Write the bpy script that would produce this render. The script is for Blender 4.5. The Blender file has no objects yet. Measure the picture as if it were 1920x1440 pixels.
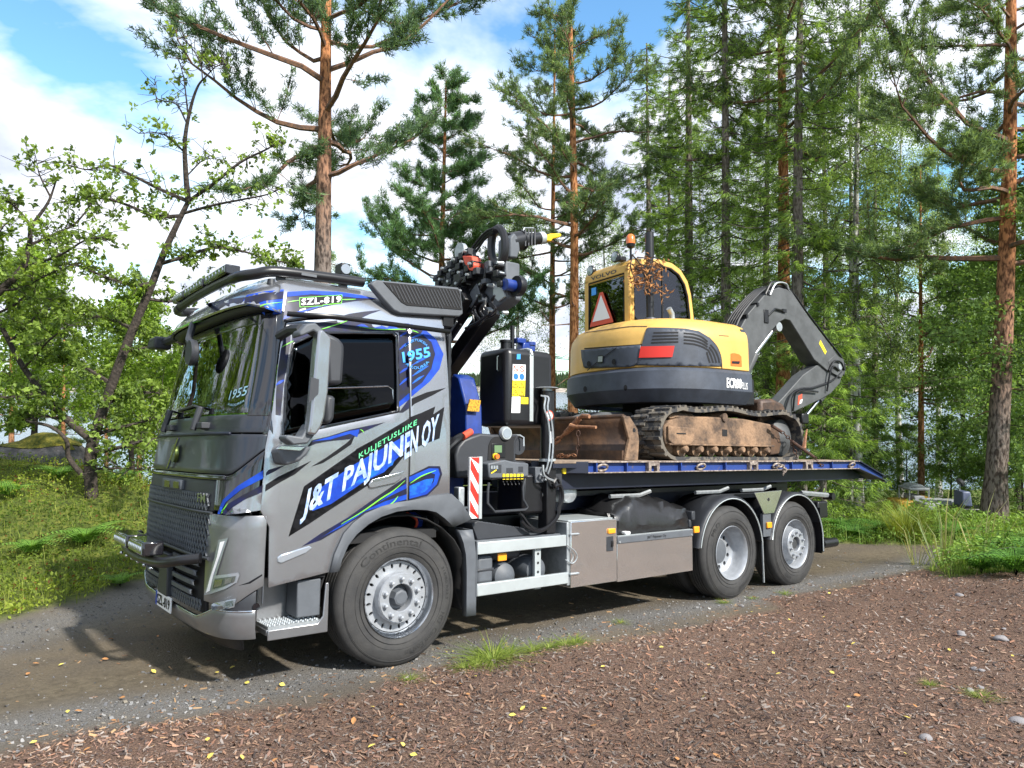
import bpy, bmesh, math, random
import numpy as np
from mathutils import Vector, Matrix, Euler
from mathutils.bvhtree import BVHTree
R = math.radians
rng = np.random.default_rng(7)
random.seed(7)
scene = bpy.context.scene
COL = scene.collection

# ---------------------------------------------------------------- camera, sky, sun, exposure
CZ = 2.17                                   # eye height above the ground at the front wheel
cam_d = bpy.data.cameras.new('camera'); cam = bpy.data.objects.new('camera', cam_d); COL.objects.link(cam)
cam.location = (0, 0, CZ); cam.rotation_euler = (R(90), 0, 0)
FPX = 1362.07
cam_d.sensor_width = 36; cam_d.lens = FPX / 1920 * 36
cam_d.clip_start = .05; cam_d.clip_end = 6000
scene.camera = cam

# the truck's frame: x towards its rear, -y its near side, z up; the road it stands on falls away from the camera
AX = np.array([[.7805, -.6251, .0076], [.6219, .7776, .0933], [-.0643, -.0681, .9956]])
q_, r_ = np.linalg.qr(AX.T); AX = (q_ * np.sign(np.diag(r_))).T
CT = np.array([-2.915, -6.2215, 1.6448])    # eye point in the truck's frame
TRUCK = Matrix(((*AX[0], 0), (*AX[1], 0), (*AX[2], 0), (0, 0, 0, 1)))
TRUCK.translation = Vector(np.array([0, 0, CZ]) - AX @ CT)

SUN_DIR = AX @ np.array([.12, -.90, .71]); SUN_DIR /= np.linalg.norm(SUN_DIR)
sd = bpy.data.lights.new('sun', 'SUN'); sun = bpy.data.objects.new('sun', sd); COL.objects.link(sun)
sd.energy = 4.6; sd.angle = R(2.5); sd.color = (1, .95, .87)
sun.rotation_euler = Vector(SUN_DIR).to_track_quat('Z', 'Y').to_euler()
sun.location = (8, -10, 20)

w = bpy.data.worlds.new('World'); scene.world = w; w.use_nodes = True
nt = w.node_tree; nt.nodes.clear()
def N(nt, t, **k):
    n = nt.nodes.new(t)
    for a, b in k.items(): setattr(n, a, b)
    return n
def L(nt, a, b): nt.links.new(a, b)
out = N(nt, 'ShaderNodeOutputWorld')
sky = N(nt, 'ShaderNodeTexSky', sky_type='NISHITA', sun_disc=False)
sky.sun_elevation = math.asin(SUN_DIR[2]); sky.sun_rotation = math.atan2(SUN_DIR[0], SUN_DIR[1])
sky.air_density = 1.0; sky.dust_density = .3; sky.ozone_density = 1.5
bg = N(nt, 'ShaderNodeBackground'); bg.inputs[1].default_value = .15
tint = N(nt, 'ShaderNodeMix', data_type='RGBA', blend_type='MULTIPLY'); tint.inputs[0].default_value = 1
L(nt, sky.outputs[0], tint.inputs[6]); tint.inputs[7].default_value = (.72, 1.03, 1.12, 1)
L(nt, tint.outputs[2], bg.inputs[0])
tc = N(nt, 'ShaderNodeTexCoord')
# clouds: noise on a flat layer overhead (direction divided by its height)
sep = N(nt, 'ShaderNodeSeparateXYZ'); L(nt, tc.outputs['Generated'], sep.inputs[0])
zc = N(nt, 'ShaderNodeMath', operation='MAXIMUM'); L(nt, sep.outputs[2], zc.inputs[0]); zc.inputs[1].default_value = .0
za = N(nt, 'ShaderNodeMath', operation='ADD'); L(nt, zc.outputs[0], za.inputs[0]); za.inputs[1].default_value = .33
dv = N(nt, 'ShaderNodeVectorMath', operation='DIVIDE'); L(nt, tc.outputs['Generated'], dv.inputs[0])
cb = N(nt, 'ShaderNodeCombineXYZ')
for i in range(3): L(nt, za.outputs[0], cb.inputs[i])
L(nt, cb.outputs[0], dv.inputs[1])
mp = N(nt, 'ShaderNodeMapping'); mp.inputs['Location'].default_value = (2.14, 4.4, 0)
L(nt, dv.outputs[0], mp.inputs[0])
no = N(nt, 'ShaderNodeTexNoise'); no.inputs['Scale'].default_value = 1.6; no.inputs['Detail'].default_value = 7
no.inputs['Roughness'].default_value = .53; no.inputs['Distortion'].default_value = .25
L(nt, mp.outputs[0], no.inputs['Vector'])
cr = N(nt, 'ShaderNodeValToRGB'); cr.color_ramp.elements[0].position = .375; cr.color_ramp.elements[1].position = .50
L(nt, no.outputs[0], cr.inputs[0])
cc = N(nt, 'ShaderNodeValToRGB')                    # thick cloud bodies are a little greyer than their rims
cc.color_ramp.elements[0].position = .42; cc.color_ramp.elements[0].color = (1, 1, 1, 1)
cc.color_ramp.elements[1].position = .62; cc.color_ramp.elements[1].color = (.48, .53, .66, 1)
L(nt, no.outputs[0], cc.inputs[0])
bc = N(nt, 'ShaderNodeBackground'); bc.inputs[1].default_value = .95; L(nt, cc.outputs[0], bc.inputs[0])
ms = N(nt, 'ShaderNodeMixShader'); L(nt, cr.outputs[0], ms.inputs[0]); L(nt, bg.outputs[0], ms.inputs[1]); L(nt, bc.outputs[0], ms.inputs[2])
L(nt, ms.outputs[0], out.inputs[0])

vs = scene.view_settings
vs.view_transform = 'Standard'; vs.look = 'None'; vs.gamma = 1; vs.use_curve_mapping = False; vs.exposure = 0.82

# ---------------------------------------------------------------- helpers
def ray(px, py): return AX[0] * (px - 960) / FPX - AX[2] * (py - 720) / FPX + AX[1]
def onY(px, py, y=-1.245):                 # a point of the truck's plane y = const, seen at a pixel of the photograph
    d = ray(px, py); return CT + d * (y - CT[1]) / d[1]
def onX(px, py, x): d = ray(px, py); return CT + d * (x - CT[0]) / d[0]
ZM = {1: (230, 460, 3.6), 2: (230, 840, 3.6), 3: (500, 500, 3.6), 4: (480, 860, 3.42857), 5: (800, 400, 5.142857), 6: (830, 640, 5.538),
      7: (840, 860, 5.142857), 8: (1020, 860, 4.8), 'a': (1060, 420, 4), 'b': (1340, 520, 4.5), 'c': (1020, 720, 6), 'd': (1300, 720, 5.0526), 'e': (1260, 880, 5.3333)}
def zm(k, pts): o = ZM[k]; return [(o[0] + a / o[2], o[1] + b / o[2]) for a, b in pts]

def mesh_np(name, v, faces_list):
    """fast mesh from arrays; faces_list = list of (n,k) int arrays"""
    me = bpy.data.meshes.new(name)
    v = np.asarray(v, dtype=np.float32)
    me.vertices.add(len(v)); me.vertices.foreach_set('co', v.ravel())
    nl = sum(f.size for f in faces_list); npol = sum(len(f) for f in faces_list)
    me.loops.add(nl); me.loops.foreach_set('vertex_index', np.concatenate([f.ravel() for f in faces_list]).astype(np.int32))
    st = []; tot = []; o = 0
    for f in faces_list:
        k = f.shape[1]; st.append(o + np.arange(len(f)) * k); tot.append(np.full(len(f), k)); o += f.size
    me.polygons.add(npol); me.polygons.foreach_set('loop_start', np.concatenate(st).astype(np.int32))
    me.polygons.foreach_set('loop_total', np.concatenate(tot).astype(np.int32))
    me.update(calc_edges=True); me.validate()
    return me
def set_col(me, col):                       # per-vertex colour attribute: natural colour differences from leaf to leaf
    a = me.color_attributes.new('col', 'FLOAT_COLOR', 'POINT')
    c = np.ones((len(me.vertices), 4), np.float32); c[:, :3] = col; a.data.foreach_set('color', c.ravel())
def obj(name, me, mat=None, parent=None, matrix=None):
    o = bpy.data.objects.new(name, me); COL.objects.link(o)
    if mat is not None and me is not None: me.materials.append(mat)
    if parent: o.parent = parent
    if matrix is not None: o.matrix_world = matrix
    return o
def tag(o, label, cat, group=None):
    o['label'] = label; o['category'] = cat
    if group: o['group'] = group
    return o
def thing(name, label, cat, matrix=None, group=None):
    o = bpy.data.objects.new(name, None); COL.objects.link(o); o.empty_display_size = .2
    if matrix is not None: o.matrix_world = matrix
    return tag(o, label, cat, group)
def structure(o): o['kind'] = 'structure'; return o
def stuff(o): o['kind'] = 'stuff'; return o

class MB:
    def __init__(s): s.v = []; s.f = []
    def add(s, v, f):
        b = len(s.v); s.v += [tuple(map(float, p)) for p in v]; s.f += [[b + i for i in q] for q in f]; return s
    def box(s, x0, x1, y0, y1, z0, z1, m=None):
        v = [(x, y, z) for z in (z0, z1) for y in (y0, y1) for x in (x0, x1)]
        if m is not None: v = [m @ Vector(p) for p in v]
        return s.add(v, [(0, 2, 3, 1), (4, 5, 7, 6), (0, 1, 5, 4), (2, 6, 7, 3), (0, 4, 6, 2), (1, 3, 7, 5)])
    def prism(s, poly, a, b, axis='y', m=None):
        """polygon of (u,v) extruded between a and b along axis; y: (x,z), x: (y,z), z: (x,y)"""
        def P(u, v, t): return {'y': (u, t, v), 'x': (t, u, v), 'z': (u, v, t)}[axis]
        n = len(poly); v = [P(*q, a) for q in poly] + [P(*q, b) for q in poly]
        if m is not None: v = [m @ Vector(p) for p in v]
        s.add(v, [tuple(range(n))[::-1], tuple(range(n, 2 * n))] + [(i, (i + 1) % n, n + (i + 1) % n, n + i) for i in range(n)]); return s
    def tube(s, path, r, n=8, cap=True):
        path = [Vector(p) for p in path]; m = len(path)
        rs = r if isinstance(r, (list, tuple)) else [r] * m
        v = []; prev = None
        for i, p in enumerate(path):
            t = (path[min(i + 1, m - 1)] - path[max(i - 1, 0)]).normalized()
            if prev is None: a = t.orthogonal().normalized()
            else:
                a = prev - t * prev.dot(t)
                a = a.normalized() if a.length > 1e-6 else t.orthogonal().normalized()
            prev = a; b = t.cross(a)
            v += [p + (a * math.cos(2 * math.pi * k / n) + b * math.sin(2 * math.pi * k / n)) * rs[i] for k in range(n)]
        f = [(i * n + k, i * n + (k + 1) % n, (i + 1) * n + (k + 1) % n, (i + 1) * n + k) for i in range(m - 1) for k in range(n)]
        if cap: f += [tuple(range(n))[::-1], tuple(range((m - 1) * n, m * n))]
        return s.add(v, f)
    def cyl(s, p0, p1, r0, r1=None, n=20): return s.tube([p0, p1], [r0, r0 if r1 is None else r1], n)
    def lathe(s, prof, n=40, org=(0, 0, 0), axis='y'):
        """profile of (radius, along axis)"""
        v = []; o = Vector(org)
        for rr, t in prof:
            for k in range(n):
                a = 2 * math.pi * k / n; c, d = rr * math.cos(a), rr * math.sin(a)
                v.append(o + Vector({'y': (c, t, d), 'x': (t, c, d), 'z': (c, d, t)}[axis]))
        m = len(prof)
        f = [(i * n + k, i * n + (k + 1) % n, (i + 1) * n + (k + 1) % n, (i + 1) * n + k) for i in range(m - 1) for k in range(n)]
        return s.add(v, f)
    def grid(s, P, close_u=False):
        """P[i][j] points"""
        n, m = len(P), len(P[0]); v = [q for row in P for q in row]
        f = [(i * m + j, i * m + j + 1, (i + 1) * m + j + 1, (i + 1) * m + j) for i in range(n - 1) for j in range(m - 1)]
        if close_u: f += [((n - 1) * m + j, (n - 1) * m + j + 1, j + 1, j) for j in range(m - 1)]
        return s.add(v, f)
    def sphere(s, c, r, n=12, m=8, sq=(1, 1, 1)):
        c = Vector(c)
        P = [[c + Vector((r * sq[0] * math.sin(math.pi * i / m) * math.cos(2 * math.pi * k / n), r * sq[1] * math.sin(math.pi * i / m) * math.sin(2 * math.pi * k / n), r * sq[2] * math.cos(math.pi * i / m))) for k in range(n + 1)] for i in range(m + 1)]
        return s.grid(P)
    def build(s, name, mat, parent=None, smooth=35, bevel=0, solid=0, seg=2, matrix=None, merge=True):
        me = bpy.data.meshes.new(name)
        bm = bmesh.new(); bv = [bm.verts.new(p) for p in s.v]
        for q in s.f:
            try: bm.faces.new([bv[i] for i in q])
            except ValueError: pass
        if merge: bmesh.ops.remove_doubles(bm, verts=bm.verts, dist=1e-5)
        bmesh.ops.recalc_face_normals(bm, faces=bm.faces)
        bm.to_mesh(me); bm.free()
        if smooth:
            me.polygons.foreach_set('use_smooth', [True] * len(me.polygons)); me.set_sharp_from_angle(angle=R(smooth))
        o = obj(name, me, mat, parent)
        if matrix is not None: o.matrix_local = matrix
        if solid:
            md = o.modifiers.new('solid', 'SOLIDIFY'); md.thickness = solid; md.offset = -1
        if bevel:
            md = o.modifiers.new('bevel', 'BEVEL'); md.width = bevel; md.segments = seg; md.limit_method = 'ANGLE'; md.angle_limit = R(40)
        return o
def B(x0, x1, y0, y1, z0, z1): return MB().box(x0, x1, y0, y1, z0, z1)
def copy_tree(o, parent=None, matrix=None):
    c = o.copy(); COL.objects.link(c)
    if parent: c.parent = parent
    if matrix is not None: c.matrix_world = matrix
    for ch in o.children: copy_tree(ch, c)
    return c
def smooth_path(pts, k=6):
    """Catmull-Rom through the points"""
    P = [Vector(p) for p in pts]; P = [P[0] * 2 - P[1]] + P + [P[-1] * 2 - P[-2]]; o = []
    for i in range(1, len(P) - 2):
        for j in range(k):
            t = j / k; a, b, c, d = P[i - 1:i + 3]
            o.append(.5 * (2 * b + (c - a) * t + (2 * a - 5 * b + 4 * c - d) * t * t + (3 * b - a - 3 * c + d) * t ** 3))
    o.append(P[-2]); return o

# ---------------------------------------------------------------- materials
def mat(name, col, rough=.5, metal=0, coat=0, bump=0, bscale=40, var=0, vscale=6, col2=None, spec=.5, detail=4, emit=None, lo=.4, hi=.65, rvar=0):
    m = bpy.data.materials.new(name); m.use_nodes = True; nt = m.node_tree; b = nt.nodes['Principled BSDF']
    b.inputs['Base Color'].default_value = (*col, 1); b.inputs['Roughness'].default_value = rough; b.inputs['Metallic'].default_value = metal
    b.inputs['Specular IOR Level'].default_value = spec
    if coat: b.inputs['Coat Weight'].default_value = coat; b.inputs['Coat Roughness'].default_value = .04
    if emit: b.inputs['Emission Color'].default_value = (*emit[:3], 1); b.inputs['Emission Strength'].default_value = emit[3]
    if bump or var or col2 or rvar: tcn = N(nt, 'ShaderNodeTexCoord')
    if var or col2 or rvar:
        n = N(nt, 'ShaderNodeTexNoise'); n.inputs['Scale'].default_value = vscale; n.inputs['Detail'].default_value = detail; n.inputs['Roughness'].default_value = .65
        L(nt, tcn.outputs['Object'], n.inputs['Vector'])
        if var or col2:
            rmp = N(nt, 'ShaderNodeValToRGB'); L(nt, n.outputs[0], rmp.inputs[0])
            e = rmp.color_ramp.elements; e[0].position = lo; e[1].position = hi
            c2 = col2 or tuple(c * (1 - var) for c in col)
            e[0].color = (*c2, 1); e[1].color = (*col, 1); L(nt, rmp.outputs[0], b.inputs['Base Color'])
        if rvar:
            mr = N(nt, 'ShaderNodeMapRange'); L(nt, n.outputs[0], mr.inputs[0]); mr.inputs[1].default_value = .35; mr.inputs[2].default_value = .65
            mr.inputs[3].default_value = rough + rvar; mr.inputs[4].default_value = max(.02, rough - rvar); L(nt, mr.outputs[0], b.inputs['Roughness'])
    if bump:
        n2 = N(nt, 'ShaderNodeTexNoise'); n2.inputs['Scale'].default_value = bscale; n2.inputs['Detail'].default_value = 5
        L(nt, tcn.outputs['Object'], n2.inputs['Vector'])
        bp = N(nt, 'ShaderNodeBump'); bp.inputs['Strength'].default_value = bump; bp.inputs['Distance'].default_value = .02
        L(nt, n2.outputs[0], bp.inputs['Height']); L(nt, bp.outputs[0], b.inputs['Normal'])
    return m
def glass(name, tint, refl=1.5, rough=.02, dirt=.06):
    """a thin pane: tinted see-through, reflecting by angle"""
    m = bpy.data.materials.new(name); m.use_nodes = True; nt = m.node_tree; nt.nodes.clear()
    o = N(nt, 'ShaderNodeOutputMaterial'); t = N(nt, 'ShaderNodeBsdfTransparent'); t.inputs[0].default_value = (*tint, 1)
    g = N(nt, 'ShaderNodeBsdfGlossy'); g.inputs['Roughness'].default_value = rough; g.inputs[0].default_value = (.95, .97, 1, 1)
    fr = N(nt, 'ShaderNodeFresnel'); fr.inputs[0].default_value = refl
    mx = N(nt, 'ShaderNodeMixShader'); L(nt, fr.outputs[0], mx.inputs[0]); L(nt, t.outputs[0], mx.inputs[1]); L(nt, g.outputs[0], mx.inputs[2])
    L(nt, mx.outputs[0], o.inputs[0]); return m
def leafmat(name, trans=.35, rough=.55, tint=(1, 1, 1)):
    m = bpy.data.materials.new(name); m.use_nodes = True; nt = m.node_tree; nt.nodes.clear()
    o = N(nt, 'ShaderNodeOutputMaterial'); a = N(nt, 'ShaderNodeAttribute', attribute_name='col')
    mu = N(nt, 'ShaderNodeMix', data_type='RGBA', blend_type='MULTIPLY'); mu.inputs[0].default_value = 1; L(nt, a.outputs[0], mu.inputs[6]); mu.inputs[7].default_value = (*tint, 1)
    p = N(nt, 'ShaderNodeBsdfPrincipled'); p.inputs['Roughness'].default_value = rough; p.inputs['Specular IOR Level'].default_value = .25; L(nt, mu.outputs[2], p.inputs['Base Color'])
    t = N(nt, 'ShaderNodeBsdfTranslucent'); t2 = N(nt, 'ShaderNodeMix', data_type='RGBA', blend_type='MULTIPLY'); t2.inputs[0].default_value = 1
    L(nt, mu.outputs[2], t2.inputs[6]); t2.inputs[7].default_value = (1.3, 1.25, .6, 1); L(nt, t2.outputs[2], t.inputs[0])
    x = N(nt, 'ShaderNodeMixShader'); x.inputs[0].default_value = trans; L(nt, p.outputs[0], x.inputs[1]); L(nt, t.outputs[0], x.inputs[2]); L(nt, x.outputs[0], o.inputs[0])
    return m
M = dict(
    silver=mat('silver_paint', (.33, .34, .365), .25, .75, coat=1, bump=.03, bscale=900, var=.06, vscale=3),
    lowsilver=mat('bumper_paint', (.235, .24, .252), .32, .6, coat=.6, bump=.03, bscale=900, var=.12, vscale=5),
    greyp=mat('grey_plastic', (.095, .105, .12), .55, bump=.06, bscale=700, var=.15, vscale=9),
    darkp=mat('dark_plastic', (.032, .035, .042), .5, bump=.05, bscale=600, var=.15),
    midp=mat('front_lid_satin', (.026, .030, .040), .32, .2, coat=.3, var=.08),
    black=mat('black_paint', (.010, .010, .012), .35, var=.2),
    matteblack=mat('matte_black', (.007, .007, .008), .8),
    gloss=mat('gloss_black', (.010, .010, .013), .12, coat=.8),
    ink=mat('black_print', (.006, .006, .008), .5, spec=.2),
    navy=mat('navy_print', (.008, .010, .055), .4, spec=.3, coat=0, var=.5, vscale=14, col2=(.012, .012, .02)),
    blue=mat('blue_print', (.006, .035, .30), .4, spec=.3, coat=0, var=.35, vscale=10, col2=(.008, .06, .42)),
    azure=mat('azure_print', (.012, .14, .55), .4, spec=.3, coat=0, col2=(.008, .05, .36), vscale=16),
    lime=mat('lime_print', (.18, .62, .05), .35, coat=.4),
    green=mat('green_lettering', (.12, .62, .28), .35, coat=.4),
    ice=mat('ice_lettering', (.52, .60, .72), .45, .1, col2=(.22, .32, .55), vscale=16),
    sky=mat('sky_blue_lettering', (.05, .32, .80), .35, coat=.4),
    white=mat('white_print', (.8, .8, .8), .5),
    chrome=mat('chrome', (.55, .57, .6), .18, 1),
    rim=mat('wheel_silver', (.36, .38, .41), .42, .35, var=.18, vscale=12),
    rubber=mat('tyre_rubber', (.026, .026, .027), .75, bump=.12, bscale=90, vscale=7, col2=(.040, .039, .038)),
    trubber=mat('track_rubber', (.034, .034, .036), .8, bump=.2, bscale=60, col2=(.12, .105, .085), vscale=9, lo=.5, hi=.32),
    steel=mat('polished_steel', (.80, .80, .79), .09, .90, bump=.03, bscale=26, rvar=.05, vscale=4),
    galv=mat('galvanised', (.50, .53, .55), .45, .7, col2=(.38, .41, .43), vscale=20),
    alu=mat('pale_aluminium', (.46, .50, .51), .42, .35, var=.1, vscale=5),
    cblue=mat('crane_blue', (.008, .04, .26), .4, coat=.3, var=.35, vscale=8),
    dblue=mat('platform_blue', (.012, .040, .20), .5, coat=.1, col2=(.10, .075, .06), vscale=11, lo=.3, hi=.40, detail=8),
    dkblue=mat('chassis_navy', (.010, .014, .032), .5, var=.3),
    worn=mat('worn_edge', (.42, .36, .31), .6, .2, col2=(.12, .09, .08), vscale=30, detail=8),
    yellow=mat('machine_yellow', (.70, .42, .10), .48, coat=.15, var=.18, vscale=3, detail=7),
    exgrey=mat('machine_slate', (.055, .066, .09), .5, var=.35, vscale=4, detail=7, bump=.02, bscale=300),
    boomgrey=mat('boom_grey', (.085, .09, .094), .55, var=.35, vscale=5, detail=7),
    rust=mat('rust_mud', (.28, .175, .105), .9, bump=.6, bscale=28, col2=(.07, .048, .035), vscale=5, detail=8, lo=.36, hi=.62),
    bladem=mat('blade_steel', (.15, .085, .05), .55, .35, bump=.15, bscale=30, col2=(.06, .04, .032), vscale=6, detail=8),
    chain=mat('rusty_chain', (.12, .06, .04), .8, .3, col2=(.05, .03, .025), vscale=40),
    rustbar=mat('rusty_binder', (.40, .20, .10), .8, .1, col2=(.2, .09, .05), vscale=30),
    wood=mat('deck_wood', (.30, .22, .15), .85, bump=.3, bscale=20, col2=(.16, .12, .09), vscale=8, detail=8),
    amber=mat('amber_lens', (.85, .33, .02), .25, coat=.5),
    red=mat('red_panel', (.55, .025, .015), .4),
    orange=mat('orange_beacon', (.75, .16, .02), .25, coat=.6),
    hook=mat('yellow_hook', (.75, .48, .01), .45),
    lens=mat('lamp_lens', (.42, .47, .53), .12, .55, coat=.8),
    lensd=mat('lamp_lens_dark', (.16, .19, .18), .1, .6, coat=.8),
    sticker=mat('yellow_sticker', (.80, .62, .02), .5),
    gold=mat('amber_sticker', (.55, .30, .02), .5, col2=(.2, .1, .01), vscale=60, lo=.42, hi=.5),
    badge=mat('badge_green', (.10, .13, .03), .3, .6),
    tarp=mat('black_tarp', (.014, .014, .015), .30, bump=.25, bscale=12, spec=.6),
    intr=mat('interior', (.03, .032, .036), .8), seat=mat('seat_fabric', (.05, .055, .065), .9),
    deadleaf=mat('dead_leaf', (.42, .20, .06), .8, col2=(.22, .09, .03), vscale=9),
    lcd=mat('display', (.12, .20, .10), .3),
    bark_o=mat('oak_bark', (.075, .058, .048), .95, bump=.9, bscale=26, col2=(.028, .022, .018), vscale=22, detail=8),
)
M['wglass'] = glass('windscreen_glass', (.74, .84, .78), 2.4, .012)
M['dglass'] = glass('tinted_side_glass', (.05, .05, .055), 1.35, .02)
M['cglass'] = glass('machine_cab_glass', (.74, .88, .86), 1.85, .015)
# ================================================================ terrain
LAKE_Z = CZ - 6.6
def sstep(a, b, x): t = np.clip((x - a) / (b - a), 0, 1); return t * t * (3 - 2 * t)
_nr = np.random.default_rng(2); _NT = _nr.random((64, 64))
def vnoise(x, y):                                # smooth value noise
    x = np.asarray(x, float); y = np.asarray(y, float); i = np.floor(x).astype(int); j = np.floor(y).astype(int); f = x - i; g = y - j
    f = f * f * (3 - 2 * f); g = g * g * (3 - 2 * g); a = _NT[i % 64, j % 64]; b = _NT[(i + 1) % 64, j % 64]; c = _NT[i % 64, (j + 1) % 64]; d = _NT[(i + 1) % 64, (j + 1) % 64]
    return (a * (1 - f) + b * f) * (1 - g) + (c * (1 - f) + d * f) * g
def dbark(X, Y): return .589 * (X + 1.17) - .808 * (Y - 4.97)
def green_w(X, Y):
    n = (vnoise(X * 1.3 + 7, Y * 1.3) - .5) * .9 + (vnoise(X * 4, Y * 4) - .5) * .35
    bx = np.interp(Y, [-5, 2, 5, 6.9, 8.9, 10.8, 12.2], [-9, -6.4, -5.4, -4.85, -4.45, -3.4, -1.0])
    by = np.interp(X, [-3, 0, 4.5, 9, 14, 30], [11.6, 12.4, 12.6, 12.1, 11.0, 8])
    return np.maximum(sstep(-.12, .12, bx - X + n * .35), sstep(-.15, .15, Y - by + n * .5))
def green_r(X, Y):
    n = (vnoise(X * 2, Y * 2 + 9) - .5) * .8
    return sstep(-.2, .2, (X - 6.15) * .8 - (Y - 10) * .5 + n) * sstep(-.2, .2, Y - 9.1 + (X - 6) * .25 + n)
def bark_w(X, Y):
    n = (vnoise(X * 1.7, Y * 1.7) - .5) * .5 + (vnoise(X * 6 + 3, Y * 6) - .5) * .22
    return sstep(-.10, .10, dbark(X, Y) + n) * (1 - green_r(X, Y))
def hgt(X, Y):
    X = np.asarray(X, float); Y = np.asarray(Y, float)
    yc = np.clip(Y, -3, 13); z = .518 - .0937 * yc - .0076 * np.clip(X, -20, 20)
    z = z - np.clip(Y - 13, 0, 45) * .112 - np.clip(Y - 58, 0, 60) * .05
    z = z + 1.35 * np.exp(-((X + 9.5) / 4.3) ** 2 - ((Y - 13.2) / 2.7) ** 2) + .55 * np.exp(-((X + 6.3) / 1.9) ** 2 - ((Y - 11) / 2.0) ** 2)
    z = z + .62 * np.exp(-((X - 7.6) / 2.7) ** 2 - ((Y - 6.6) / 2.6) ** 2) + .35 * np.exp(-((X - 9) / 4) ** 2 - ((Y - 14.5) / 2.5) ** 2)
    off = np.clip((Y - 14) / 10, 0, 1) + np.clip((-X - 5) / 4, 0, 1); z = z + (vnoise(X * .35, Y * .35) - .5) * .55 * np.clip(off, 0, 1)
    z = z - .022 * (np.exp(-((dbark(X, Y) + 1.15) / .30) ** 2) * sstep(1.5, 3.0, np.abs(.808 * (X + 1.17) + .589 * (Y - 4.97) - 3.6) - 3.0)) + (vnoise(X * 3.1, Y * 3.1) - .5) * .05 * bark_w(X, Y) + (vnoise(X * 2.6 + 5, Y * 2.6) - .5) * .10 * green_w(X, Y)
    far = sstep(560, 640, Y); z = z * (1 - far) + far * (LAKE_Z + 1.2 + 12 * sstep(600, 900, Y) * (.6 + .7 * vnoise(X * .004, Y * .004)))
    return z
def stretch(lo, a, b, hi, st, k): 
    core = np.arange(a, b, st); r = [b]; d = st
    while r[-1] < hi: d *= k; r.append(r[-1] + d)
    l = [a - st]; d = st
    while l[-1] > lo: d *= k; l.append(l[-1] - d)
    return np.array(l[::-1] + list(core) + r)
gx = stretch(-900, -7, 9.5, 900, .075, 1.09); gy = stretch(-300, 1.5, 14.5, 1300, .075, 1.07)
GX, GY = np.meshgrid(gx, gy); GZ = hgt(GX, GY); nx, ny = len(gx), len(gy)
idx = np.arange(nx * ny).reshape(ny, nx); F = np.stack([idx[:-1, :-1], idx[:-1, 1:], idx[1:, 1:], idx[1:, :-1]], -1).reshape(-1, 4)
gme = mesh_np('ground', np.stack([GX, GY, GZ], -1).reshape(-1, 3), [F])
bw = bark_w(GX, GY); gw = np.maximum(green_w(GX, GY), green_r(GX, GY)); db = dbark(GX, GY)
grv = np.exp(-((db + .42 + .25 * (vnoise(GX * 1.1, GY * 1.1) - .5)) / .30) ** 2) + .9 * np.exp(-((np.interp(GY, [2, 5, 6.9, 8.9, 10.8], [-6.4, -5.4, -4.85, -4.45, -3.4]) + .55 - GX) / .55) ** 2) * (GY < 11)
set_col(gme, np.stack([bw, gw, np.clip(grv, 0, 1)], -1).reshape(-1, 3)); rut = np.exp(-((db + 1.15 + .2 * (vnoise(GX * .5, GY * .5) - .5)) / .34) ** 2) + np.exp(-((db + 3.15) / .36) ** 2)
a_ = gme.color_attributes.new('rut', 'FLOAT_COLOR', 'POINT'); c_ = np.ones((nx * ny, 4), np.float32); c_[:, 0] = np.clip(rut, 0, 1).ravel() * (.55 + .45 * vnoise(GX * 2.3, GY * 2.3)).ravel(); a_.data.foreach_set('color', c_.ravel())
gme.polygons.foreach_set('use_smooth', [True] * len(gme.polygons))
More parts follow.
